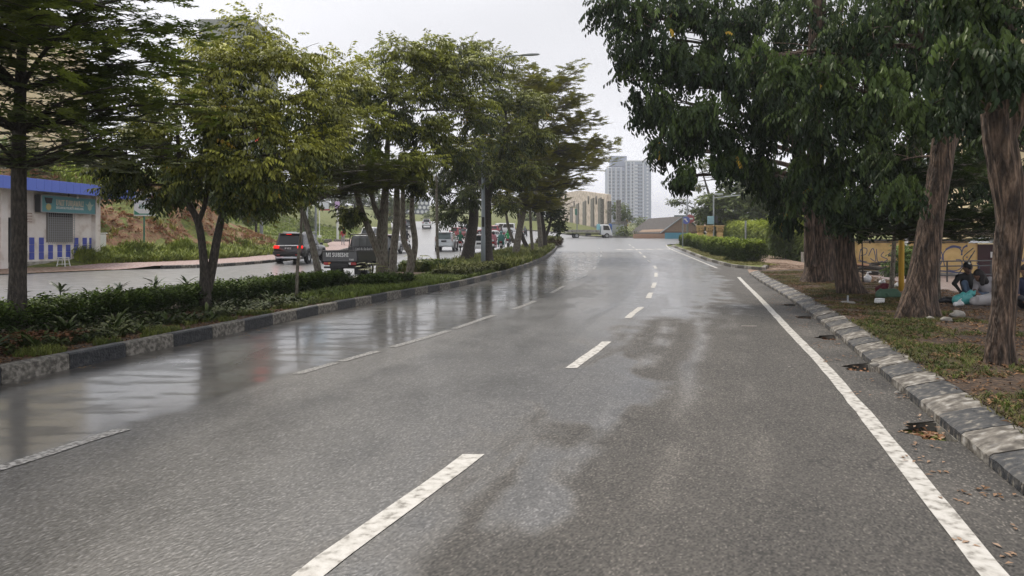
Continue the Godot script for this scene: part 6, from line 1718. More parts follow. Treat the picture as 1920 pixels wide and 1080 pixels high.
func graffiti_wall() -> void:
	var a := Vector2(20.41, -43.0)
	var b := Vector2(24.86, -38.2)
	var c := Vector2(25.47, -37.5)
	var e := Vector2(27.95, -35.0)
	var ang := -atan2((b - a).y, (b - a).x)
	var t := thing("graffiti_wall", "yellow boundary wall with a moulded coping and blue outlined graffiti", "wall", Vector3(a.x, -0.35, a.y), ang)
	var l := a.distance_to(b)
	var st := mb(); box(st, Vector3(l / 2, 0.98, -0.12), Vector3(l, 1.96, 0.24)); obj("wall", st, M["yellow plaster"], t)
	st = mb(); box(st, Vector3(l / 2, 2.02, -0.1), Vector3(l + 0.06, 0.12, 0.4)); box(st, Vector3(l / 2, 1.9, 0.02), Vector3(l, 0.05, 0.06)); obj("coping", st, M["dirty kerb"], t)
	for x in [0.15, 2.9, l - 0.22]:
		st = mb(); cbox(st, Vector3(x, 0.97, 0.03), Vector3(0.4, 1.94, 0.14), 0.01); obj("pilaster", st, M["yellow plaster"], t)
	st = mb(); box(st, Vector3(l / 2, 0.12, 0.02), Vector3(l, 0.24, 0.05)); obj("plinth", st, M["concrete"], t)
	# graffiti: painted strokes
	var blue := mat("graffiti blue", 0.06, 0.075, 0.17, 0.6)
	var g := mb()
	for s in [[[0.5, 1.3], [0.65, 1.55], [0.9, 1.5], [0.85, 1.2], [0.55, 1.1]], [[0.55, 1.5], [0.5, 0.85], [0.9, 0.75]], [[1.0, 1.1], [1.25, 1.55], [1.4, 0.8], [1.1, 0.95]], [[1.45, 1.5], [1.5, 0.8], [1.8, 0.8]], [[1.85, 1.35], [1.7, 1.1], [2.05, 0.9], [1.75, 0.72]], [[2.3, 1.35], [2.1, 1.15], [2.5, 0.95], [2.2, 0.72]], [[0.4, 0.8], [1.0, 0.66], [1.7, 0.6], [2.4, 0.62], [2.65, 0.85], [2.5, 1.2]]]:
		strokes(g, s, 0.045, 0.004)
	obj("graffiti", g, blue, t)
	g = mb()
	for s in [[[4.2, 0.5], [4.05, 1.1], [4.35, 1.6], [4.75, 1.5], [4.9, 1.1], [4.75, 0.6], [4.35, 0.4], [4.2, 0.5]], [[5.0, 0.55], [4.95, 1.3], [5.35, 1.62], [5.75, 1.55], [5.85, 1.2]], [[5.8, 1.2], [5.95, 1.65], [6.35, 1.6], [6.3, 1.2], [6.05, 1.1], [6.35, 1.0], [6.25, 0.8], [5.95, 0.82]], [[5.55, 0.95], [5.8, 0.92], [5.82, 0.55], [5.5, 0.35], [5.1, 0.4]], [[5.85, 0.6], [6.1, 0.32], [6.5, 0.35], [6.65, 0.65], [6.4, 0.9]]]:
		strokes(g, s, 0.05, 0.004)
	for s in [[[4.2, 0.46], [4.6, 0.34], [5.2, 0.3], [5.9, 0.24], [6.5, 0.26]], [[5.05, 1.5], [5.4, 1.7], [5.8, 1.62]], [[5.9, 1.6], [6.1, 1.74], [6.35, 1.68]]]:
		strokes(g, s, 0.08, 0.003)
	lathe(g, [Vector2(0.001, 0.003), Vector2(0.13, 0.003)], Vector3(4.72, 1.05, 0.002), 14, Basis(Vector3.RIGHT, PI / 2))
	obj("graffiti", g, blue, t)
	letters("28", 0.26, blue, t, Transform3D(Basis(Vector3.BACK, 0.1), Vector3(6.25, 0.58, 0.004)), 0.0, "Droid Serif", false)
	# gate under a corrugated awning
	var w := b.distance_to(c)
	var gt := thing("wall_gate", "dark maroon gate under a corrugated awning in the yellow wall", "gate", Vector3(b.x, -0.35, b.y), -atan2((c - b).y, (c - b).x))
	st = mb(); box(st, Vector3(w / 2 + 0.05, 0.9, -0.1), Vector3(w + 0.1, 1.8, 0.08)); obj("leaf", st, M["maroon"], gt)
	st = mb(); box(st, Vector3(w * 0.78, 1.25, -0.05), Vector3(0.24, 0.3, 0.01)); obj("paper_notice", st, M["white plastic"], gt)
	for i in 16:
		st = mb(); cbox(st, Vector3(-0.15 + i * 0.1, 2.0 + 0.015 * (i % 2), 0.25), Vector3(0.1, 0.03, 1.0), 0.008, Basis(Vector3.RIGHT, 0.28)); obj("awning_rib", st, M["galvanised"], gt)
	t = thing("boundary_wall", "yellow wall continuing beyond the maroon gate to the frame's edge", "wall", Vector3(c.x, -0.35, c.y), -atan2((e - c).y, (e - c).x))
	l = c.distance_to(e)
	st = mb(); box(st, Vector3(l / 2 + 0.15, 0.98, -0.12), Vector3(l - 0.3, 1.96, 0.24)); obj("wall", st, M["yellow plaster"], t)
	st = mb(); box(st, Vector3(l / 2, 2.02, -0.1), Vector3(l, 0.12, 0.4)); obj("coping", st, M["dirty kerb"], t)
	g = mb(); strokes(g, [[0.9, 0.9], [1.0, 1.3], [1.1, 0.9], [1.2, 1.25], [1.35, 0.95]], 0.04, 0.004); obj("graffiti", g, blue, t)
	# grey retaining wall and white railing by the side path
	st = mb()
	var r := [Vector2(16.3, -38.4), Vector2(17.6, -39.6), Vector2(18.1, -42.0), Vector2(18.6, -46.0)]
	for i in 3:
		var p0: Vector2 = r[i]; var p1: Vector2 = r[i + 1]
		var n := Vector2(-(p1 - p0).y, (p1 - p0).x).normalized() * 0.25
		hexa(st, [on(p0, -0.3), on(p1, -0.3), on(p0, 0.62), on(p1, 0.6), on(p0 + n, -0.3), on(p1 + n, -0.3), on(p0 + n, 0.62), on(p1 + n, 0.6)])
	tag(obj("retaining_wall", st, M["concrete"]), "stained grey retaining wall at the bend of the side path", "wall")
	t = thing("path_railing", "white metal railing along the side path before the bamboo hedge", "railing", on(Vector2(18.0, -46.0)))
	var rp := [Vector2(19.74, -48.10), Vector2(22.02, -57.85), Vector2(21.70, -59.95), Vector2(21.14, -62.25), Vector2(20.84, -67.30), Vector2(21.18, -74.70), Vector2(22.63, -87.90)]
	for i in rp.size() - 1:
		st = mb()
		var h0 := on(rp[i], 0.95 if i else 1.2); var h1 := on(rp[i + 1], 0.95 if i else 1.2)
		bar(st, h0, h1, 0.045, 6); obj("rail", st, M["white plastic"], t, true)
	for i in rp.size():
		st = mb(); bar(st, on(rp[i], -0.1), on(rp[i], 0.97), 0.04, 6); obj("post", st, M["galvanised"], t, true)

func strokes(st: SurfaceTool, pts: Array, wide: float, z: float) -> void:
	var p := []
	for q in pts: p.append(Vector3(q[0], q[1], z))
	p = smooth_path(p, 5)
	for i in p.size() - 1:
		var t: Vector3 = (p[i + 1] - p[i]).normalized()
		var n := Vector3(-t.y, t.x, 0) * wide * 0.5
		var t2: Vector3 = (p[mini(i + 2, p.size() - 1)] - p[i]).normalized()
		var n2 := Vector3(-t2.y, t2.x, 0) * wide * 0.5
		quad(st, p[i] + n, p[i + 1] + n2, p[i + 1] - n2, p[i] - n)

# ---------- vehicles ----------
# a car faces -z with its origin on the ground under its middle
func wheel(parent: Node3D, at: Vector3, r: float, w: float) -> void:
	var ax := Basis(Vector3.BACK, PI / 2)
	var st := mb(true)
	lathe(st, [Vector2(r * 0.6, -w / 2), Vector2(r * 0.93, -w / 2), Vector2(r, -w * 0.32), Vector2(r, w * 0.32), Vector2(r * 0.93, w / 2), Vector2(r * 0.6, w / 2)], Vector3.ZERO, 20, ax)
	var t := obj("wheel", st, M["tyre"], parent)
	t.position = at
	st = mb()
	var s := signf(at.x)
	lathe(st, [Vector2(0.001, w * 0.36), Vector2(r * 0.16, w * 0.38), Vector2(r * 0.2, w * 0.3), Vector2(r * 0.5, w * 0.3), Vector2(r * 0.6, w * 0.45), Vector2(r * 0.62, -w * 0.45)], Vector3.ZERO, 10, Basis(Vector3.BACK, -PI / 2 * s))
	obj("rim", st, M["alloy"], t)

func loft(st: SurfaceTool, secs: Array) -> void:
	for i in secs.size() - 1:
		var a: Array = secs[i]
		var b: Array = secs[i + 1]
		for k in a.size() - 1:
			quad(st, a[k], a[k + 1], b[k + 1], b[k])
	for e in [0, secs.size() - 1]:
		var s: Array = secs[e]
		for k in range(1, s.size() - 1):
			if e == 0: tri(st, s[0], s[k + 1], s[k])
			else: tri(st, s[0], s[k], s[k + 1])

func car(called: String, label: String, o: Dictionary, at: Vector3, turn: float, group := "") -> Node3D:
	var t := thing(called, label, "car", at, turn, group)
	var L: float = o.l
	var W: float = o.w * 0.5
	var paint: Material = o.paint
	var rr: float = o.get("wheel", 0.33)
	# lower body: stations from tail to nose [z, low, high, half width]
	var secs := []
	for s in o.body:
		var z: float = -s[0] * L + L / 2
		var hw: float = s[3] * W
		var lo: float = s[1]
		var hi: float = s[2]
		var half := [Vector2(hw * 0.86, lo), Vector2(hw * 0.97, lo + 0.06), Vector2(hw, lo + (hi - lo) * 0.45), Vector2(hw * 0.985, lo + (hi - lo) * 0.8), Vector2(hw * 0.94, hi - 0.02), Vector2(hw * 0.86, hi)]
		var sec := []
		for p in half: sec.append(Vector3(p.x, p.y, z))
		half.reverse()
		for p in half: sec.append(Vector3(-p.x, p.y, z))
		secs.append(sec)
	var st := mb(true)
	loft(st, secs)
	obj("body", st, paint, t)
	# cabin
	var c: Dictionary = o.cabin      # rear0, rear1, front1, front0 along the length; belt, roof heights; half widths at belt and roof
	var zr0: float = L / 2 - c.rear0 * L
	var zr1: float = L / 2 - c.rear1 * L
	var zf1: float = L / 2 - c.front1 * L
	var zf0: float = L / 2 - c.front0 * L
	var wb: float = W * 0.9
	var wt: float = W * c.get("narrow", 0.76)
	st = mb()
	var ring := func(y, f): # outline at a height
		var w2 := lerpf(wb, wt, f)
		var za := lerpf(zr0, zr1, f)
		var zb := lerpf(zf0, zf1, f)
		var cr := 0.09
		return [Vector3(w2 - cr, y, za), Vector3(w2, y, za - cr * 1.3), Vector3(w2, y, zb + cr * 1.3), Vector3(w2 - cr, y, zb), Vector3(-w2 + cr, y, zb), Vector3(-w2, y, zb + cr * 1.3), Vector3(-w2, y, za - cr * 1.3), Vector3(-w2 + cr, y, za)]
	var r0: Array = ring.call(c.belt - 0.03, 0.0)
	var r1: Array = ring.call(c.roof - 0.07, 0.93)
	var r2 := []
	for p in ring.call(c.roof - 0.01, 1.0): r2.append(Vector3(p.x * 0.88, p.y, lerpf(p.z, (zr1 + zf1) / 2, 0.07)))
	var r3 := []
	for p in r2: r3.append(Vector3(p.x * 0.5, c.roof + 0.02, lerpf(p.z, (zr1 + zf1) / 2, 0.3)))
	var stack := [r0, r1, r2, r3]
	for i in 3:
		for k in 8:
			quad(st, stack[i][k], stack[i + 1][k], stack[i + 1][(k + 1) % 8], stack[i][(k + 1) % 8])
	for k in range(1, 7): tri(st, r3[0], r3[k + 1], r3[k])
	obj("cabin", st, o.get("top", paint), t)
	var glass: Material = o.get("glass", M["car glass"])
	var pane := func(called2, q: Array, u0, u1, v0, v1, m):  # q: bottom a, bottom b, top b, top a
		var f := func(u, v): return (q[0] as Vector3).lerp(q[1], u).lerp((q[3] as Vector3).lerp(q[2], u), v)
		var p := [f.call(u0, v0), f.call(u1, v0), f.call(u1, v1), f.call(u0, v1)]
		var n: Vector3 = (p[1] - p[0]).cross(p[3] - p[0]).normalized()
		if n.dot((p[0] + p[2]) * 0.5 - Vector3(0, c.belt, 0)) < 0.0: n = -n
		var s2 := mb()
		hexa(s2, [p[0] - n * 0.02, p[1] - n * 0.02, p[3] - n * 0.02, p[2] - n * 0.02, p[0] + n * 0.012, p[1] + n * 0.012, p[3] + n * 0.012, p[2] + n * 0.012])
		obj(called2, s2, m, t)
	pane.call("rear_window", [r0[7], r0[0], r1[0], r1[7]], 0.05, 0.95, 0.14, 0.9, glass)
	pane.call("windscreen", [r0[3], r0[4], r1[4], r1[3]], 0.05, 0.95, 0.1, 0.95, glass)
	for s in [[1, 2], [6, 5]]:
		var q := [r0[s[0]], r0[s[1]], r1[s[1]], r1[s[0]]]
		for w in [[0.05, 0.3], [0.33, 0.63], [0.66, 0.9]]:
			pane.call("side_window", q, w[0], w[1], 0.16, 0.88, glass)
	# wheels and arches
	for sx in [-1, 1]:
		for wz in [o.get("axle_r", 0.2), o.get("axle_f", 0.81)]:
			var z: float = L / 2 - wz * L
			wheel(t, Vector3(sx * (W - 0.1), rr, z), rr, 0.22)
			st = mb()
			lathe(st, [Vector2(rr * 1.02, 0.012), Vector2(rr * 1.22, 0.0), Vector2(rr * 1.22, -0.12)], Vector3(sx * (W + 0.004), rr + 0.02, z), 20, Basis(Vector3.BACK, -PI / 2 * sx))
			obj("wheel_arch", st, M["matt black"], t)
	# tail: lamps, bumper, plate
	var tz: float = L / 2
	var low: float = o.body[0][1]
	st = mb(); cbox(st, Vector3(0, low + 0.17, tz + 0.03), Vector3(W * 1.9, 0.2, 0.16), 0.03); obj("rear_bumper", st, o.get("bumper", paint), t)
	st = mb(); cbox(st, Vector3(0, o.get("plate_y", 0.75), tz + 0.03), Vector3(0.46, 0.15, 0.02), 0.004); obj("number_plate", st, M["plate"], t)
	var lens: Material = o.get("lens", M["tail lens"])
	for sx in [-1, 1]:
		var h: Vector2 = o.get("lamp", Vector2(0.9, 0.2))
		st = mb(); cbox(st, Vector3(sx * (W * 0.93 - o.get("lamp_w", 0.2) * 0.5), h.x, tz - 0.01), Vector3(o.get("lamp_w", 0.2), h.y, 0.1), 0.02); obj("tail_light", st, lens, t)
		st = mb(); cbox(st, Vector3(sx * W * 0.72, o.body[-1][2] - 0.1, -L / 2 + 0.06), Vector3(0.3, 0.14, 0.14), 0.03); obj("headlight", st, M["clear lens"], t)
		st = mb(); cbox(st, Vector3(sx * (W + 0.08), c.belt + 0.08, zf0 + 0.35), Vector3(0.2, 0.14, 0.1), 0.03); obj("mirror", st, paint, t)
		for z in [0.42, 0.62]:
			st = mb(); cbox(st, Vector3(sx * (W * 0.985), c.belt - 0.12, L / 2 - z * L), Vector3(0.04, 0.035, 0.18), 0.01); obj("door_handle", st, M["chrome"] if paint == M["black paint"] else paint, t)
			st = mb(); box(st, Vector3(sx * W * 0.992, (low + c.belt) / 2 + 0.06, L / 2 - z * L + 0.14), Vector3(0.012, c.belt - low - 0.25, 0.012)); obj("door_seam", st, M["matt black"], t)
	if o.get("spoiler", true):
		st = mb(); cbox(st, Vector3(0, c.roof - 0.03, zr1 + 0.1), Vector3(wt * 1.8, 0.05, 0.3), 0.02); obj("spoiler", st, o.get("top", paint), t)
		st = mb(); cbox(st, Vector3(0, c.roof - 0.07, zr1 + 0.2), Vector3(0.3, 0.035, 0.06), 0.01); obj("brake_light", st, lens, t)
	st = mb(); bar(st, Vector3(0.05, c.belt + 0.06, zr0 + 0.03), Vector3(0.4, c.belt + 0.2, lerpf(zr0, zr1, 0.25) + 0.04), 0.012, 5); obj("wiper", st, M["matt black"], t)
	return t

var suv_body := [[0.0, 0.45, 0.98, 0.9], [0.02, 0.42, 1.03, 0.97], [0.1, 0.36, 1.06, 1.0], [0.5, 0.33, 1.04, 1.0], [0.72, 0.34, 1.05, 1.0], [0.78, 0.36, 1.06, 0.99], [0.93, 0.38, 0.98, 0.95], [0.985, 0.42, 0.88, 0.86], [1.0, 0.46, 0.76, 0.8]]
var mpv_body := [[0.0, 0.36, 0.92, 0.9], [0.02, 0.32, 0.98, 0.97], [0.1, 0.26, 1.0, 1.0], [0.5, 0.23, 0.98, 1.0], [0.76, 0.24, 0.96, 0.99], [0.9, 0.26, 0.86, 0.94], [0.98, 0.3, 0.72, 0.84], [1.0, 0.33, 0.62, 0.78]]

func vehicles() -> void:
	var suv := {l = 4.7, w = 1.84, paint = M["black paint"], body = suv_body, wheel = 0.39, cabin = {rear0 = 0.02, rear1 = 0.07, front1 = 0.56, front0 = 0.72, belt = 1.05, roof = 1.79}, lens = M["lit tail lens"], lamp = Vector2(0.98, 0.17), lamp_w = 0.32, plate_y = 0.9, bumper = M["matt black"]}
	var p := Vector3(-12.98 + 0.1, 0.0, -43.8)
	p.y = gh(p.x, 43.0)
	var t := car("off_roader", "black off-road estate car braking with red tail lights lit", suv, p, -0.04)
	t.rotation.x = 0.012
	var st := mb()
	for s in [-1, 1]:
		st = mb(); bar(st, Vector3(s * 0.62, 1.84, -0.9), Vector3(s * 0.62, 1.84, 1.5), 0.025, 6); obj("roof_rail", st, M["alloy"], t)
		var l := OmniLight3D.new()
		l.name = "brake_glow"
		l.light_color = Color(1, 0.12, 0.08)
		l.light_energy = 0.02
		l.light_size = 0.15
		l.shadow_enabled = true
		l.position = Vector3(s * 0.66, 0.98, 2.55)
		t.add_child(l, true)
	st = mb(); cbox(st, Vector3(0, 1.06, 2.37), Vector3(1.2, 0.06, 0.05), 0.015); obj("chrome_strip", st, M["chrome"], t)
	st = mb(); cbox(st, Vector3(0, 0.36, 2.44), Vector3(1.5, 0.12, 0.1), 0.03); obj("step_bar", st, M["alloy"], t)
	for s in [-1, 1]:
		st = mb(); cbox(st, Vector3(s * 0.55, 0.52, 2.47), Vector3(0.2, 0.05, 0.03), 0.01); obj("reflector", st, M["tail lens"], t)
	letters("BP 1602 IC", 0.1, M["letter white"], t, Transform3D(Basis.IDENTITY, Vector3(0, 0.9, 2.392)), 0.38)
	pickup()
	var mpv := {l = 4.4, w = 1.72, paint = M["silver paint"], body = mpv_body, cabin = {rear0 = 0.02, rear1 = 0.075, front1 = 0.58, front0 = 0.78, belt = 0.98, roof = 1.66}, glass = M["pale car glass"], lamp = Vector2(1.05, 0.4), lamp_w = 0.14, lens = mat("pale lens", 0.55, 0.4, 0.38, 0.15), plate_y = 0.86}
	car("people_carrier", "silver-white people carrier heading away behind the slim bare trunk", mpv, gp(Vector2(-5.89, -64.70)), -0.03)
	var hatch := {l = 3.9, w = 1.68, paint = M["white paint"], body = mpv_body, cabin = {rear0 = 0.02, rear1 = 0.1, front1 = 0.55, front0 = 0.76, belt = 0.96, roof = 1.53}, lens = M["tail lens"], lamp = Vector2(1.0, 0.34), lamp_w = 0.18, plate_y = 0.78}
	car("hatchback", "white hatchback half hidden between two dark trunks", hatch, gp(Vector2(-2.59, -59.95)), -0.03)
	var red := mpv.duplicate(); red.paint = M["red paint"]; red.glass = M["car glass"]; red.lens = M["tail lens"]
	car("red_car", "dark red car ahead of the silver people carrier", red, gp(Vector2(-8.23, -116.05)), -0.55)
	var s2 := suv.duplicate(); s2.paint = M["white paint"]; s2.lens = M["tail lens"]; s2.bumper = M["white paint"]
	car("white_car", "white off-roader cresting the distant hill", s2, gp(Vector2(-17.86, -149.55)), 0.1)
	var s3 := mpv.duplicate(); s3.paint = M["grey paint"]; s3.glass = M["car glass"]; s3.lens = M["tail lens"]
	car("grey_car", "grey car beside the white one on the distant hill", s3, gp(Vector2(-21.43, -149.55)), 0.1)
	var s4 := mpv.duplicate(); s4.paint = M["dark red paint"]; s4.lens = M["tail lens"]; s4.glass = M["car glass"]
	car("maroon_car", "maroon car at the far left of the distant hilltop traffic", s4, gp(Vector2(-22.85, -150.85)), 0.2)
	var van := {l = 4.6, w = 1.75, paint = M["white paint"], body = mpv_body, cabin = {rear0 = 0.0, rear1 = 0.03, front1 = 0.74, front0 = 0.9, belt = 1.0, roof = 1.95, narrow = 0.82}, lens = M["tail lens"], lamp = Vector2(1.0, 0.3), lamp_w = 0.12}
	var v := car("white_van", "white van coming downhill behind the black pickup's cab", van, gp(Vector2(-17.69, -90.15)), 2.9)
	st = mb(); box(st, Vector3(0.5, 0.95, 2.33), Vector3(0.35, 0.5, 0.01)); obj("red_notice", st, mat("notice red", 0.6, 0.1, 0.1, 0.5), v)
	car("white_van", "second white van at the crossing, behind the far motorcycles", van, gp(Vector2(-1.79, -133.55)), 1.9)
	var sedan := hatch.duplicate(); sedan.paint = M["white paint"]
	car("white_car", "white car far beyond the two dark trunks, near the crossing", sedan, gp(Vector2(-2.35, -90.15)), -0.4)
	var s6 := mpv.duplicate(); s6.paint = M["silver paint"]; s6.glass = M["car glass"]
	car("silver_car", "silver car waiting beyond the dark red car", s6, gp(Vector2(-7.76, -130.05)), -0.9)
	var s7 := hatch.duplicate(); s7.paint = M["white paint"]
	car("white_car", "white car mostly hidden behind the many-stemmed tree", s7, gp(Vector2(-9.75, -59.95)), -0.15)
	car("red_car", "red car turning across the far junction behind the trees", red, gp(Vector2(-4.37, -130.05)), 1.4)
	lorry()

func gp(p: Vector2) -> Vector3:
	return Vector3(p.x, gh(p.x, -p.y), p.y)

func pickup() -> void:
	var t := thing("pickup", "black pickup truck with white lettering across its tailgate", "pickup truck", Vector3(-7.30 + 0.57, gh(-7.0, 31.0), -32.3), -0.28)
	var bk = M["black paint"]
	var mk = M["matt black"]
	var st := mb(); cbox(st, Vector3(0, 0.52, 0.1), Vector3(0.9, 0.16, 4.1), 0.02); obj("chassis", st, mk, t)
	# bed
	st = mb(); cbox(st, Vector3(0, 0.74, 0.98), Vector3(1.6, 0.08, 2.14), 0.015); obj("bed_floor", st, mk, t)
	for s in [-1, 1]:
		st = mb(); cbox(st, Vector3(s * 0.8, 0.9, 0.98), Vector3(0.07, 0.46, 2.1), 0.015); obj("bed_side", st, bk, t)
		st = mb(); cbox(st, Vector3(s * 0.8, 1.145, 0.98), Vector3(0.1, 0.035, 2.12), 0.01); obj("bed_rail", st, mk, t)
		st = mb()
		lathe(st, [Vector2(0.3, 0.014), Vector2(0.4, 0.0), Vector2(0.4, -0.1)], Vector3(s * 0.842, 0.36, 1.0), 20, Basis(Vector3.BACK, -PI / 2 * s)); obj("wheel_arch", st, mk, t)
	var tg := mb(); cbox(tg, Vector3(0, 0.9, 2.06), Vector3(1.62, 0.44, 0.06), 0.015); var gate := obj("tailgate", tg, bk, t)
	st = mb(); cbox(st, Vector3(0, 1.135, 2.06), Vector3(1.66, 0.04, 0.09), 0.012); obj("top_rail", st, mk, gate)
	letters("MI SUBISHI", 0.17, M["letter white"], gate, Transform3D(Basis.IDENTITY, Vector3(-0.12, 0.97, 2.092)), 1.06)
	letters("T120SS", 0.07, M["letter white"], gate, Transform3D(Basis.IDENTITY, Vector3(0.56, 0.77, 2.092)), 0.22)
	st = mb(); cbox(st, Vector3(0, 0.6, 2.0), Vector3(1.5, 0.16, 0.08), 0.02); obj("rear_sill", st, mk, t)
	for s in [-1, 1]:
		st = mb(); cbox(st, Vector3(s * 0.6, 0.6, 2.06), Vector3(0.34, 0.12, 0.06), 0.012); var lp := obj("tail_light", st, M["tail lens"], t)
		st = mb(); cbox(st, Vector3(s * 0.48, 0.6, 2.093), Vector3(0.1, 0.1, 0.012), 0.004); obj("lens", st, M["clear lens"] if s > 0 else M["amber lens"], lp)
		st = mb(); cbox(st, Vector3(s * 0.83, 0.72, 2.02), Vector3(0.05, 0.28, 0.14), 0.012); obj("corner_post", st, mk, t)
		for z in [1.0, -1.15]:
			wheel(t, Vector3(s * 0.68, 0.3, z), 0.3, 0.2)
		st = mb(); cbox(st, Vector3(s * 0.55, 0.28, 1.55), Vector3(0.3, 0.32, 0.02), 0.005); obj("mud_flap", st, mk, t)
	st = mb(); cbox(st, Vector3(0, 0.44, 2.06), Vector3(1.5, 0.09, 0.1), 0.02); obj("rear_bumper", st, mk, t)
	st = mb(); cbox(st, Vector3(0.05, 0.5, 2.125), Vector3(0.46, 0.12, 0.02), 0.004); var pl := obj("number_plate", st, M["plate"], t)
	letters("BP 8421 DE", 0.085, M["letter white"], pl, Transform3D(Basis.IDENTITY, Vector3(0.05, 0.5, 2.137)), 0.4)
	# cab: loft with slanted back
	var secs := []
	for s in [[-0.12, 0.5, 1.1, 0.78, 0.76], [-0.13, 0.5, 1.8, 0.8, 0.645], [-0.3, 0.46, 1.82, 0.8, 0.64], [-1.15, 0.46, 1.83, 0.8, 0.64], [-1.3, 0.46, 1.78, 0.8, 0.65], [-1.85, 0.46, 1.14, 0.79, 0.75], [-2.0, 0.5, 0.9, 0.74, 0.72]]:
		var sec := []
		for q in [[s[3], s[1]], [s[3] + 0.01, s[1] + 0.3], [s[3], minf(1.1, s[2] - 0.05)], [s[4], s[2] - 0.06], [s[4] - 0.1, s[2]]]: sec.append(Vector3(q[0], q[1], s[0]))
		for i in 5:
			var v: Vector3 = sec[4 - i]
			sec.append(Vector3(-v.x, v.y, v.z))
		secs.append(sec)
	st = mb()
	loft(st, secs)
	obj("cab", st, bk, t)
	st = mb(); cbox(st, Vector3(0, 1.52, -0.125), Vector3(1.06, 0.36, 0.03), 0.01); obj("rear_window", st, mat("pickup pane", 0.07, 0.075, 0.07, 0.3), t)
	for s in [-1, 1]:
		st = mb(); hexa(st, [Vector3(s * 0.775, 1.16, -0.35), Vector3(s * 0.775, 1.16, -1.5), Vector3(s * 0.68, 1.7, -0.38), Vector3(s * 0.68, 1.7, -1.2), Vector3(s * 0.8, 1.16, -0.35), Vector3(s * 0.8, 1.16, -1.5), Vector3(s * 0.7, 1.7, -0.38), Vector3(s * 0.7, 1.7, -1.2)]); obj("side_window", st, M["car glass"], t)
		st = mb(); cbox(st, Vector3(s * 0.93, 1.22, -1.45), Vector3(0.16, 0.2, 0.06), 0.02); obj("mirror", st, mk, t)
	st = mb(); hexa(st, [Vector3(-0.68, 1.2, -1.83), Vector3(0.68, 1.2, -1.83), Vector3(-0.56, 1.72, -1.4), Vector3(0.56, 1.72, -1.4), Vector3(-0.68, 1.18, -1.86), Vector3(0.68, 1.18, -1.86), Vector3(-0.56, 1.74, -1.43), Vector3(0.56, 1.74, -1.43)]); obj("windscreen", st, M["car glass"], t)
	# headboard guard with bars over the rear window
	for x in [-0.74, 0.74]:
		st = mb(); bar(st, Vector3(x, 1.1, 0.0), Vector3(x * 0.9, 1.86, -0.06), 0.025, 6); obj("guard_post", st, mk, t)
	st = mb(); bar(st, Vector3(-0.68, 1.86, -0.06), Vector3(0.68, 1.86, -0.06), 0.025, 6); obj("guard_rail", st, mk, t)
	st = mb(); bar(st, Vector3(-0.74, 1.3, -0.02), Vector3(0.74, 1.3, -0.02), 0.018, 6); obj("guard_rail", st, mk, t)
	for i in 7:
		st = mb(); bar(st, Vector3(-0.56 + i * 0.187, 1.1, 0.0), Vector3(-0.52 + i * 0.173, 1.86 if i == 2 or i == 4 else 1.3, -0.04), 0.013, 5); obj("guard_bar", st, mk, t)
	letters("Amit & Shakabuli", 0.11, M["letter white"], t, Transform3D(Basis.IDENTITY, Vector3(0.02, 1.2, -0.1)), 0.95, "Droid Serif", true)

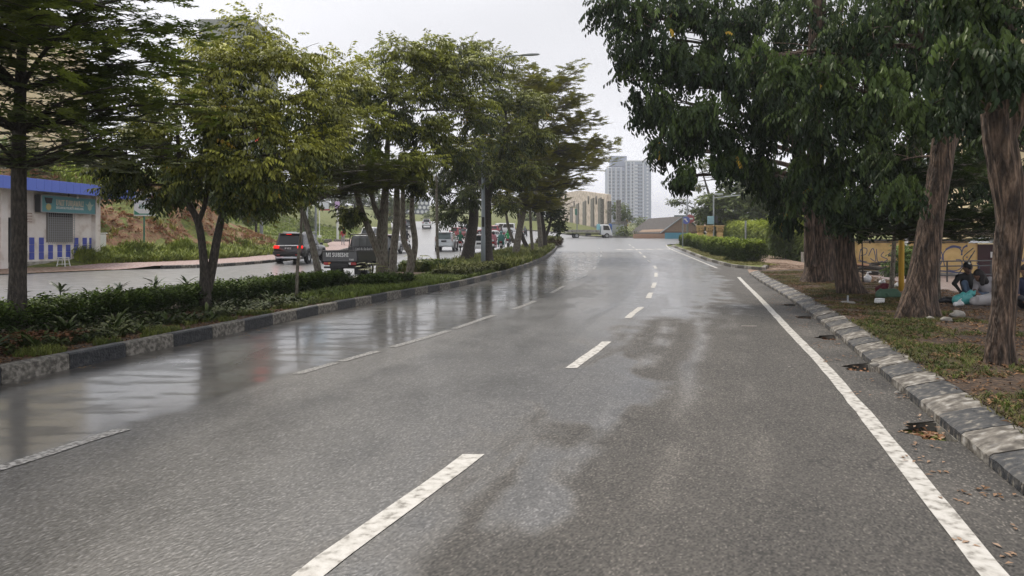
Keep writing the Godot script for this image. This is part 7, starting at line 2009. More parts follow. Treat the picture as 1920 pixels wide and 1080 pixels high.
func lorry() -> void:
	var t := thing("flatbed_lorry", "white flatbed lorry with an empty grey bed parked across the junction", "truck", Vector3(12.66, gh(12.66, 117.0) - 0.1, -117), -PI / 2 + 0.12)
	var w = M["white paint"]
	var st := mb(); cbox(st, Vector3(0, 0.72, 0.3), Vector3(0.8, 0.2, 7.2), 0.02); obj("chassis", st, M["matt black"], t)
	st = mb(); cbox(st, Vector3(0, 1.0, 1.2), Vector3(2.1, 0.16, 5.4), 0.02); obj("bed", st, M["concrete"], t)
	for s in [-1, 1]:
		st = mb(); cbox(st, Vector3(s * 1.05, 1.2, 1.2), Vector3(0.06, 0.36, 5.4), 0.015); obj("bed_side", st, M["concrete"], t)
		for z in [2.3, -2.7]:
			wheel(t, Vector3(s * 0.9, 0.42, z), 0.42, 0.26)
	st = mb(); cbox(st, Vector3(0, 1.7, -1.5), Vector3(2.0, 1.3, 0.08), 0.02); obj("headboard", st, mat("lorry blue", 0.15, 0.4, 0.48, 0.5), t)
	var secs := []
	for s in [[-1.75, 0.6, 2.1], [-1.85, 0.55, 2.25], [-2.9, 0.55, 2.25], [-3.15, 0.55, 2.1], [-3.5, 0.5, 1.3], [-3.55, 0.5, 0.75]]:
		var sec := []
		for q in [[0.95, s[1]], [0.97, s[1] + 0.4], [0.96, lerpf(s[1], s[2], 0.6)], [0.86, s[2] - 0.08], [0.75, s[2]]]: sec.append(Vector3(q[0], q[1], s[0]))
		for i in 5:
			var v: Vector3 = sec[4 - i]
			sec.append(Vector3(-v.x, v.y, v.z))
		secs.append(sec)
	st = mb(); loft(st, secs); obj("cab", st, w, t)
	for s in [-1, 1]:
		st = mb(); hexa(st, [Vector3(s * 0.96, 1.35, -2.1), Vector3(s * 0.96, 1.3, -3.25), Vector3(s * 0.88, 2.08, -2.1), Vector3(s * 0.88, 2.06, -2.95), Vector3(s * 0.99, 1.35, -2.1), Vector3(s * 0.99, 1.3, -3.25), Vector3(s * 0.9, 2.08, -2.1), Vector3(s * 0.9, 2.06, -2.95)]); obj("side_window", st, M["car glass"], t)
		st = mb(); cbox(st, Vector3(s * 0.7, 0.85, -3.56), Vector3(0.35, 0.2, 0.08), 0.02); obj("headlight", st, M["clear lens"], t)
		st = mb(); cbox(st, Vector3(s * 1.12, 1.7, -3.3), Vector3(0.1, 0.35, 0.12), 0.02); obj("mirror", st, M["matt black"], t)
	st = mb(); hexa(st, [Vector3(-0.85, 1.35, -3.5), Vector3(0.85, 1.35, -3.5), Vector3(-0.75, 2.05, -3.18), Vector3(0.75, 2.05, -3.18), Vector3(-0.85, 1.35, -3.53), Vector3(0.85, 1.35, -3.53), Vector3(-0.75, 2.05, -3.21), Vector3(0.75, 2.05, -3.21)]); obj("windscreen", st, M["car glass"], t)
	st = mb(); cbox(st, Vector3(0, 0.5, -3.58), Vector3(1.9, 0.25, 0.14), 0.03); obj("front_bumper", st, w, t)
	st = mb(); cbox(st, Vector3(0.9, 0.65, 0.4), Vector3(0.3, 0.4, 0.9), 0.03); obj("fuel_tank", st, M["matt black"], t)

# ---------- people ----------
# caps: [from, to, radius, radius, colour]; a smooth union of tapered capsules, meshed with surface nets
func flesh(caps: Array, cell: float, k: float) -> ArrayMesh:
	var lo := Vector3.ONE * 1e9
	var hi := -lo
	for c in caps:
		var r := maxf(c[2], c[3]) + cell * 3.0 + k
		for p in [c[0], c[1]]:
			lo = lo.min(p - Vector3.ONE * r)
			hi = hi.max(p + Vector3.ONE * r)
	var n := Vector3i((hi - lo) / cell) + Vector3i.ONE * 2
	var val := PackedFloat32Array(); val.resize(n.x * n.y * n.z); val.fill(9.0)
	var own := PackedByteArray(); own.resize(val.size())
	var best := PackedFloat32Array(); best.resize(val.size()); best.fill(9.0)
	for ci in caps.size():
		var c: Array = caps[ci]
		var a: Vector3 = c[0]
		var ab: Vector3 = c[1] - a
		var l2 := maxf(ab.length_squared(), 1e-8)
		var r := maxf(c[2], c[3]) + cell * 2.5 + k
		var i0 := Vector3i((a.min(c[1]) - Vector3.ONE * r - lo) / cell)
		var i1 := Vector3i((a.max(c[1]) + Vector3.ONE * r - lo) / cell) + Vector3i.ONE
		i0 = i0.clamp(Vector3i.ZERO, n - Vector3i.ONE)
		i1 = i1.clamp(Vector3i.ZERO, n - Vector3i.ONE)
		for z in range(i0.z, i1.z + 1):
			for y in range(i0.y, i1.y + 1):
				var o := (z * n.y + y) * n.x
				for x in range(i0.x, i1.x + 1):
					var p := lo + Vector3(x, y, z) * cell
					var t := clampf((p - a).dot(ab) / l2, 0.0, 1.0)
					var d := p.distance_to(a + ab * t) - lerpf(c[2], c[3], t)
					var v := val[o + x]
					var h := maxf(k - absf(v - d), 0.0) / k
					val[o + x] = minf(v, d) - h * h * k * 0.25
					if d < best[o + x]:
						best[o + x] = d
						own[o + x] = ci
	var verts := PackedVector3Array()
	var cols := PackedColorArray()
	var at := PackedInt32Array(); at.resize(val.size()); at.fill(-1)
	var offs := [0, 1, n.x, n.x + 1, n.x * n.y, n.x * n.y + 1, n.x * n.y + n.x, n.x * n.y + n.x + 1]
	for z in n.z - 1:
		for y in n.y - 1:
			for x in n.x - 1:
				var o := (z * n.y + y) * n.x + x
				var inside := 0
				for q in offs:
					if val[o + q] < 0.0: inside += 1
				if inside == 0 or inside == 8: continue
				var sum := Vector3.ZERO
				var cnt := 0
				for e in [[0, 1], [2, 3], [4, 5], [6, 7], [0, 2], [1, 3], [4, 6], [5, 7], [0, 4], [1, 5], [2, 6], [3, 7]]:
					var v0: float = val[o + offs[e[0]]]
					var v1: float = val[o + offs[e[1]]]
					if (v0 < 0.0) != (v1 < 0.0):
						var t := v0 / (v0 - v1)
						var a := Vector3(e[0] & 1, (e[0] >> 1) & 1, e[0] >> 2)
						var b := Vector3(e[1] & 1, (e[1] >> 1) & 1, e[1] >> 2)
						sum += a.lerp(b, t); cnt += 1
				at[o] = verts.size()
				verts.append(lo + (Vector3(x, y, z) + sum / cnt) * cell)
				cols.append(caps[own[o]][4])
	var idx := PackedInt32Array()
	for z in range(1, n.z - 1):
		for y in range(1, n.y - 1):
			for x in range(1, n.x - 1):
				var o := (z * n.y + y) * n.x + x
				var s := val[o] < 0.0
				for ax in 3:
					var st: int = [1, n.x, n.x * n.y][ax]
					if (val[o + st] < 0.0) == s: continue
					var u: int = [n.x, n.x * n.y, 1][ax]
					var w: int = [n.x * n.y, 1, n.x][ax]
					var q := [at[o], at[o - u], at[o - u - w], at[o - w]]
					if q.min() < 0: continue
					if s: idx.append_array([q[0], q[2], q[1], q[0], q[3], q[2]])
					else: idx.append_array([q[0], q[1], q[2], q[0], q[2], q[3]])
	var st := SurfaceTool.new()
	st.begin(Mesh.PRIMITIVE_TRIANGLES)
	st.set_smooth_group(0)
	for i in idx:
		st.set_color(cols[i])
		st.add_vertex(verts[i])
	st.index()
	st.generate_normals()
	return st.commit()

func fingers(caps: Array, wrist: Vector3, dir: Vector3, palm: Vector3, skin: Color) -> void:  # a hand: palm, four curled fingers, a thumb from its side
	var side := dir.cross(palm).normalized()
	var pc := wrist + dir * 0.05
	caps.append([wrist, pc + side * 0.02, 0.024, 0.022, skin]); caps.append([wrist, pc - side * 0.02, 0.024, 0.022, skin])
	var ln := [0.066, 0.078, 0.074, 0.056]
	for i in 4:
		var b := wrist + dir * 0.09 + side * (0.03 - i * 0.02)
		var m: Vector3 = b + dir * ln[i] * 0.5 + palm * 0.012
		caps.append([b - dir * 0.02, m, 0.0105, 0.0095, skin])
		caps.append([m, m + (dir * 0.55 + palm * 0.8).normalized() * ln[i] * 0.5, 0.0095, 0.008, skin])
	var th := wrist + dir * 0.02 + side * 0.034
	caps.append([th, th + (dir * 0.6 + side * 0.7 + palm * 0.3).normalized() * 0.045, 0.013, 0.011, skin])
	caps.append([th + (dir * 0.6 + side * 0.7 + palm * 0.3).normalized() * 0.045, th + (dir * 0.95 + side * 0.6 + palm * 0.5).normalized() * 0.075, 0.011, 0.009, skin])

func head_caps(caps: Array, c: Vector3, face: Vector3, skin: Color) -> void:   # skull, jaw, nose, brow, ears
	var up := (Vector3.UP - face * face.y).normalized()
	var sd := face.cross(up)
	caps.append([c + up * 0.035 - face * 0.02, c + up * 0.03 + face * 0.02, 0.088, 0.082, skin])
	caps.append([c - up * 0.01 + face * 0.03, c - up * 0.075 + face * 0.055, 0.066, 0.04, skin])
	caps.append([c + up * 0.01 + face * 0.1, c - up * 0.025 + face * 0.118, 0.011, 0.015, skin])
	caps.append([c + up * 0.03 + face * 0.086 + sd * 0.035, c + up * 0.03 + face * 0.086 - sd * 0.035, 0.017, 0.017, skin])
	caps.append([c - up * 0.052 + face * 0.095 + sd * 0.02, c - up * 0.052 + face * 0.095 - sd * 0.02, 0.012, 0.012, skin.darkened(0.25)])
	for s in [-1, 1]:
		caps.append([c + sd * s * 0.085 - up * 0.015, c + sd * s * 0.09 + up * 0.02, 0.016, 0.018, skin])

func face_parts(t: Node3D, c: Vector3, face: Vector3) -> void:
	var up := (Vector3.UP - face * face.y).normalized()
	var sd := face.cross(up)
	for s in [-1, 1]:
		var st := mb(true)
		ellipsoid(st, c + sd * s * 0.033 + up * 0.008 + face * 0.09, Vector3.ONE * 0.013, 8, 6)
		obj("eye", st, mat("eye", 0.3, 0.28, 0.26, 0.2), t)

func person(label: String, at: Vector3, caps: Array, cell := 0.018, k := 0.035, group := "", turn := 0.0) -> Node3D:
	var t := thing("person", label, "person", at, turn, group)
	var m := mat("skin and cloth", 1, 1, 1, 0.75)
	m.vertex_color_use_as_albedo = true
	obj("body", flesh(caps, cell, k), m, t)
	return t

# a standing or seated figure from joints; J is a dictionary of points
func figure(J: Dictionary, skin: Color, top: Color, legs: Color, shoes: Color, sleeve := 1.0, hands := true) -> Array:
	var c := []
	c.append([J.hip, J.chest, 0.135, 0.15, top])
	c.append([J.chest, J.neck, 0.145, 0.075, top])
	c.append([J.hip + (J.hl - J.hip) * 0.6, J.hip + (J.hr - J.hip) * 0.6, 0.12, 0.12, legs])
	c.append([J.neck, J.head, 0.055, 0.055, skin])
	for s in ["l", "r"]:
		c.append([J.chest.lerp(J["s" + s], 0.5) + Vector3(0, 0.06, 0), J["s" + s], 0.09, 0.072, top])
		c.append([J["s" + s], J["e" + s], 0.062, 0.048, top])
		var w: Vector3 = J["e" + s].lerp(J["w" + s], sleeve) if sleeve > 0.0 else J["e" + s]
		c.append([J["e" + s], J["w" + s], 0.042, 0.029, skin if sleeve < 0.5 else top])
		c.append([J["h" + s], J["k" + s], 0.092, 0.064, legs])
		c.append([J["k" + s], J["a" + s], 0.06, 0.042, legs])
		c.append([J["a" + s], J["t" + s], 0.042, 0.032, shoes])
		if hands:
			var d: Vector3 = (J["w" + s] - J["e" + s]).normalized()
			fingers(c, J["w" + s], d, d.cross(Vector3.RIGHT if s == "l" else Vector3.LEFT).normalized(), skin)
		else:
			c.append([J["w" + s], J["w" + s] + (J["w" + s] - J["e" + s]).normalized() * 0.12, 0.034, 0.028, skin])
	head_caps(c, J.head + J.face * 0.02 + Vector3(0, 0.06, 0), J.face, skin)
	return c

func hair_cap(t: Node3D, c: Vector3, face: Vector3, called: String, color: Color, extra := []) -> void:
	var up := (Vector3.UP - face * face.y).normalized()
	var caps := [[c + up * 0.06 - face * 0.035, c + up * 0.06 + face * 0.01, 0.092, 0.088, color], [c + up * 0.02 - face * 0.06, c - up * 0.05 - face * 0.06, 0.075, 0.055, color]]
	caps.append_array(extra)
	var m := mat("hair and felt", 1, 1, 1, 0.8)
	m.vertex_color_use_as_albedo = true
	obj(called, flesh(caps, 0.014, 0.02), m, t)

func bike(called: String, label: String, at: Vector3, turn: float, shell: Material, group := "") -> Node3D:
	var t := thing(called, label, "motorcycle", at, turn, group)
	for z in [0.62, -0.62]:
		var st := mb(true)
		lathe(st, [Vector2(0.2, -0.05), Vector2(0.27, -0.05), Vector2(0.29, 0), Vector2(0.27, 0.05), Vector2(0.2, 0.05)], Vector3.ZERO, 18, Basis(Vector3.BACK, PI / 2))
		var w := obj("wheel", st, M["tyre"], t); w.position = Vector3(0, 0.29, z)
		st = mb(); lathe(st, [Vector2(0.001, 0.04), Vector2(0.05, 0.04), Vector2(0.06, -0.02), Vector2(0.2, -0.02), Vector2(0.21, 0.03)], Vector3.ZERO, 10, Basis(Vector3.BACK, PI / 2)); obj("rim", st, M["alloy"], w)
	var st := mb(true)
	loft(st, oval_secs([[0.85, 0.78, 0.08, 0.06], [0.6, 0.72, 0.15, 0.13], [0.2, 0.6, 0.15, 0.16], [-0.1, 0.45, 0.12, 0.12], [-0.3, 0.5, 0.15, 0.2], [-0.5, 0.8, 0.17, 0.25], [-0.6, 0.95, 0.08, 0.1]]))
	obj("fairing", st, shell, t)
	st = mb(true); loft(st, oval_secs([[0.8, 0.86, 0.1, 0.03], [0.5, 0.86, 0.15, 0.05], [0.05, 0.76, 0.14, 0.05], [-0.1, 0.72, 0.06, 0.03]])); obj("seat", st, M["matt black"], t)
	st = mb(); cbox(st, Vector3(0, 0.78, 0.86), Vector3(0.24, 0.09, 0.06), 0.02); obj("tail_light", st, M["tail lens"], t)
	st = mb(); cbox(st, Vector3(0, 0.55, 0.93), Vector3(0.2, 0.2, 0.02), 0.005); obj("number_plate", st, M["white plastic"], t)
	st = mb(); tube(st, [Vector3(-0.34, 1.02, -0.38), Vector3(-0.1, 1.04, -0.5), Vector3(0.1, 1.04, -0.5), Vector3(0.34, 1.02, -0.38)], 0.016, 6); obj("handlebar", st, M["matt black"], t)
	st = mb(); bar(st, Vector3(0, 0.3, -0.64), Vector3(0, 0.95, -0.5), 0.035, 6); obj("fork", st, M["galvanised"], t)
	for s in [-1, 1]:
		st = mb(); cbox(st, Vector3(s * 0.36, 1.2, -0.42), Vector3(0.12, 0.07, 0.03), 0.012); bar(st, Vector3(s * 0.28, 1.04, -0.42), Vector3(s * 0.35, 1.18, -0.42), 0.008, 4); obj("mirror", st, M["matt black"], t)
	st = mb(true); bar(st, Vector3(0.17, 0.32, 0.2), Vector3(0.19, 0.42, 0.85), 0.05, 8); obj("exhaust", st, M["galvanised"], t)
	st = mb(); cbox(st, Vector3(0, 0.36, 0.05), Vector3(0.26, 0.22, 0.4), 0.04); obj("engine", st, M["dark metal"], t)
	return t

func oval_secs(a: Array) -> Array:
	var o := []
	for s in a:
		var sec := []
		for k in 10:
			var an := TAU * k / 10
			sec.append(Vector3(cos(an) * s[2], s[1] + sin(an) * s[3], s[0]))
		sec.append(sec[0])
		o.append(sec)
	return o

func rider(label: String, at: Vector3, turn: float, top: Color, legs: Color, helmet: Color, cape := false) -> void:
	var skin := Color(0.28, 0.16, 0.1)
	var J := {hip = Vector3(0, 0.95, 0.32), chest = Vector3(0, 1.28, 0.24), neck = Vector3(0, 1.45, 0.2), head = Vector3(0, 1.55, 0.18), face = Vector3(0, -0.05, -1).normalized(),
		sl = Vector3(-0.19, 1.38, 0.2), sr = Vector3(0.19, 1.38, 0.2), el = Vector3(-0.27, 1.15, 0.02), er = Vector3(0.27, 1.15, 0.02), wl = Vector3(-0.28, 1.06, -0.26), wr = Vector3(0.28, 1.06, -0.26),
		hl = Vector3(-0.1, 0.92, 0.28), hr = Vector3(0.1, 0.92, 0.28), kl = Vector3(-0.24, 0.76, -0.12), kr = Vector3(0.24, 0.76, -0.12), al = Vector3(-0.26, 0.38, 0.05), ar = Vector3(0.26, 0.38, 0.05), tl = Vector3(-0.26, 0.33, -0.12), tr = Vector3(0.26, 0.33, -0.12)}
	var caps := figure(J, skin, top, legs, Color(0.02, 0.02, 0.02), 1.0)
	if cape:
		for s in [-1, 0, 1]:
			caps.append([Vector3(s * 0.12, 1.35, 0.28), Vector3(s * 0.24, 0.62, 0.5), 0.1, 0.1, top])
	var t := person(label, at, caps, 0.03, 0.05, "", turn)
	var m := mat("helmet paint", 1, 1, 1, 0.25)
	m.vertex_color_use_as_albedo = true
	var hc = J.head + Vector3(0, 0.08, 0)
	obj("helmet", flesh([[hc + Vector3(0, 0.03, 0.03), hc + Vector3(0, 0.03, -0.01), 0.135, 0.13, helmet], [hc + Vector3(0, -0.06, 0.04), hc + Vector3(0, -0.06, 0.06), 0.11, 0.11, helmet]], 0.025, 0.03), m, t)
	var st := mb(); cbox(st, hc + Vector3(0, 0.0, -0.125), Vector3(0.17, 0.09, 0.02), 0.008); obj("visor", st, M["car glass"], t)

func riders_and_people() -> void:
	var sk := Color(0.2, 0.11, 0.07)
	for b in [[Vector2(-4.68, -64.70), 0.05, "red paint", "red-tailed motorcycle beside the silver people carrier", "rider in a dark green jacket beside the silver people carrier", Color(0.02, 0.13, 0.075), Color(0.05, 0.05, 0.06), Color(0.05, 0.16, 0.1), false],
		[Vector2(-4.68, -74.70), -0.1, "red paint", "red motorcycle between the people carrier and the hatchback", "rider in a brown checked shirt behind the first dark trunk", Color(0.13, 0.09, 0.075), Color(0.05, 0.05, 0.06), Color(0.3, 0.33, 0.35), false],
		[Vector2(-1.66, -63.45), 0.0, "red paint", "red motorcycle ridden by the figure in pink", "rider wearing a long pink raincoat on the red motorcycle", Color(0.42, 0.17, 0.2), Color(0.4, 0.16, 0.2), Color(0.03, 0.02, 0.02), true],
		[Vector2(-0.97, -64.70), -0.05, "matt black", "dark motorcycle under the teal raincoat", "rider wrapped in a shiny teal raincoat", Color(0.06, 0.2, 0.18), Color(0.05, 0.18, 0.17), Color(0.12, 0.25, 0.24), true],
		[Vector2(-0.38, -73.10), -0.1, "matt black", "dark motorcycle of the rider in bright green", "rider in a bright green hooded jacket", Color(0.03, 0.3, 0.09), Color(0.04, 0.04, 0.05), Color(0.03, 0.3, 0.09), false],
		[Vector2(-1.91, -116.05), 1.3, "red paint", "red motorcycle crossing before the far white van", "rider in black on the far red motorcycle", Color(0.02, 0.02, 0.025), Color(0.02, 0.02, 0.025), Color(0.02, 0.02, 0.025), false],
		[Vector2(-10.52, -71.55), 0.1, "matt black", "black motorcycle half hidden behind the many-stemmed tree", "rider in black behind the many-stemmed tree", Color(0.02, 0.02, 0.025), Color(0.02, 0.02, 0.025), Color(0.02, 0.02, 0.025), false],
		[Vector2(2.31, -124.00), -0.4, "matt black", "small distant motorcycle beyond the median's end", "distant rider in grey beyond the median's end", Color(0.12, 0.13, 0.15), Color(0.04, 0.04, 0.05), Color(0.1, 0.1, 0.1), false]]:
		var p := gp(b[0])
		bike("motorcycle", b[3], p, b[1], M[b[2]], "motorcycles in the traffic")
		rider(b[4], p, b[1], b[5], b[6], b[7], b[8])
	# person in a red shirt on the pavement, seen from behind
	var g := Vector2(-18.06, -76.35)
	var J := {hip = Vector3(0, 0.95, 0), chest = Vector3(0, 1.25, 0), neck = Vector3(0, 1.43, 0), head = Vector3(0, 1.52, -0.02), face = Vector3(0.1, -0.2, -1).normalized(),
		sl = Vector3(-0.19, 1.38, 0), sr = Vector3(0.19, 1.38, 0), el = Vector3(-0.25, 1.1, 0.03), er = Vector3(0.25, 1.1, 0.03), wl = Vector3(-0.16, 0.98, -0.16), wr = Vector3(0.16, 0.98, -0.16),
		hl = Vector3(-0.1, 0.92, 0), hr = Vector3(0.1, 0.92, 0), kl = Vector3(-0.11, 0.5, -0.03), kr = Vector3(0.11, 0.5, 0.02), al = Vector3(-0.12, 0.09, 0.02), ar = Vector3(0.12, 0.09, 0.05), tl = Vector3(-0.13, 0.04, -0.13), tr = Vector3(0.13, 0.04, -0.1)}
	var t := person("person in a red shirt and grey trousers standing on the pavement, seen from behind", on(g, 0.15), figure(J, sk, Color(0.42, 0.03, 0.05), Color(0.3, 0.31, 0.33), Color(0.05, 0.05, 0.05), 0.3), 0.022, 0.035)
	hair_cap(t, J.head + Vector3(0, 0.06, 0), J.face, "hair", Color(0.015, 0.013, 0.012))
	# seated figures under the trees
	# black jacket and cap, knee up, facing the road
	var blk := Color(0.012, 0.012, 0.013)
	var jeans := Color(0.1, 0.15, 0.23)
	J = {hip = Vector3(0.1, 0.13, 0), chest = Vector3(0.02, 0.42, 0.05), neck = Vector3(-0.02, 0.6, 0.1), head = Vector3(-0.03, 0.69, 0.13), face = Vector3(-0.25, -0.35, 1).normalized(),
		sl = Vector3(0.18, 0.55, 0.1), sr = Vector3(-0.2, 0.54, 0.08), el = Vector3(0.26, 0.33, 0.2), er = Vector3(-0.38, 0.4, 0.2), wl = Vector3(0.1, 0.24, 0.36), wr = Vector3(-0.32, 0.2, 0.36),
		hl = Vector3(0.18, 0.12, 0.05), hr = Vector3(0.0, 0.12, 0.05), kl = Vector3(0.25, 0.3, 0.36), kr = Vector3(-0.2, 0.42, 0.3), al = Vector3(0.05, 0.07, 0.5), ar = Vector3(-0.16, 0.07, 0.38), tl = Vector3(-0.08, 0.04, 0.56), tr = Vector3(-0.22, 0.04, 0.52)}
	var base := Vector3(10.59, 0, -16.7)
	base.y = vy(base.x, 16.7)
	var caps := figure(J, Color(0.16, 0.09, 0.06), blk, jeans, Color(0.17, 0.1, 0.07), 1.0)
	t = person("person in a black jacket and dark cap sitting with one knee raised", base, caps, 0.017, 0.03)
	var hc: Vector3 = J.head + J.face * 0.02 + Vector3(0, 0.06, 0)
	face_parts(t, hc, J.face)
	hair_cap(t, hc, J.face, "cap", Color(0.012, 0.012, 0.016), [[hc + J.face * 0.08 + Vector3(0, 0.085, 0), hc + J.face * 0.16 + Vector3(0, 0.06, 0), 0.045, 0.03, Color(0.012, 0.012, 0.016)]])
	var st := mb(); lathe(st, [Vector2(0.001, 0.006), Vector2(0.026, 0.006), Vector2(0.03, 0.0)], hc + Vector3(-0.02, 0.125, 0.085), 10, Basis(Vector3.RIGHT, 0.9)); obj("cap_badge", st, M["white plastic"], t)
	# long dark hair, grey-white tee, leaning forward to the left over the bags
	J = {hip = Vector3(0.12, 0.14, 0), chest = Vector3(-0.02, 0.4, 0.06), neck = Vector3(-0.16, 0.52, 0.12), head = Vector3(-0.23, 0.56, 0.16), face = Vector3(-0.8, -0.5, 0.5).normalized(),
		sl = Vector3(0.08, 0.5, 0.2), sr = Vector3(-0.12, 0.48, -0.08), el = Vector3(0.1, 0.22, 0.3), er = Vector3(-0.3, 0.28, 0.12), wl = Vector3(-0.12, 0.16, 0.34), wr = Vector3(-0.38, 0.24, 0.3),
		hl = Vector3(0.12, 0.12, 0.1), hr = Vector3(0.05, 0.12, -0.08), kl = Vector3(-0.28, 0.2, 0.22), kr = Vector3(-0.36, 0.24, 0.02), al = Vector3(-0.1, 0.07, 0.42), ar = Vector3(-0.2, 0.07, 0.3), tl = Vector3(-0.24, 0.05, 0.46), tr = Vector3(-0.34, 0.05, 0.36)}
	base = Vector3(10.71, 0, -16.2)
	base.y = vy(base.x, 16.2)
	t = person("person with long dark hair in a grey tee shirt bending over the bags", base, figure(J, Color(0.16, 0.085, 0.055), Color(0.38, 0.36, 0.38), jeans * 0.7, Color(0.16, 0.09, 0.06), 0.2), 0.017, 0.03)
	hc = J.head + J.face * 0.02 + Vector3(0, 0.06, 0)
	face_parts(t, hc, J.face)
	hair_cap(t, hc, J.face, "hair", Color(0.012, 0.01, 0.01), [[hc + Vector3(0.06, 0.03, -0.02), hc + Vector3(0.14, -0.12, 0.02), 0.09, 0.07, Color(0.012, 0.01, 0.01)], [hc + Vector3(0.03, 0.0, 0.06), hc + Vector3(0.02, -0.17, 0.1), 0.07, 0.045, Color(0.012, 0.01, 0.01)]])
	# third, in navy, half behind the nearest trunk
	J = {hip = Vector3(0.05, 0.14, 0), chest = Vector3(0.02, 0.44, 0.06), neck = Vector3(0.0, 0.62, 0.1), head = Vector3(-0.02, 0.72, 0.12), face = Vector3(-0.8, -0.3, 0.4).normalized(),
		sl = Vector3(0.19, 0.56, 0.12), sr = Vector3(-0.16, 0.56, 0.04), el = Vector3(0.2, 0.3, 0.24), er = Vector3(-0.24, 0.3, 0.16), wl = Vector3(0.0, 0.2, 0.38), wr = Vector3(-0.24, 0.18, 0.38),
		hl = Vector3(0.14, 0.12, 0.05), hr = Vector3(-0.04, 0.12, 0.05), kl = Vector3(0.28, 0.24, 0.4), kr = Vector3(-0.28, 0.24, 0.34), al = Vector3(-0.02, 0.07, 0.45), ar = Vector3(0.1, 0.07, 0.38), tl = Vector3(-0.2, 0.05, 0.5), tr = Vector3(0.24, 0.05, 0.44)}
	base = Vector3(10.44, 0, -14.6)
	base.y = vy(base.x, 14.6)
	t = person("person in navy sitting cross-legged, half hidden behind the nearest pale trunk", base, figure(J, Color(0.16, 0.09, 0.06), Color(0.012, 0.018, 0.045), Color(0.02, 0.02, 0.024), Color(0.3, 0.17, 0.13), 0.3), 0.017, 0.03)
	hc = J.head + J.face * 0.02 + Vector3(0, 0.06, 0)
	face_parts(t, hc, J.face)
	hair_cap(t, hc, J.face, "hair", Color(0.012, 0.01, 0.01), [[hc + Vector3(0.05, 0.02, -0.02), hc + Vector3(0.07, -0.12, -0.02), 0.08, 0.06, Color(0.012, 0.01, 0.01)]])

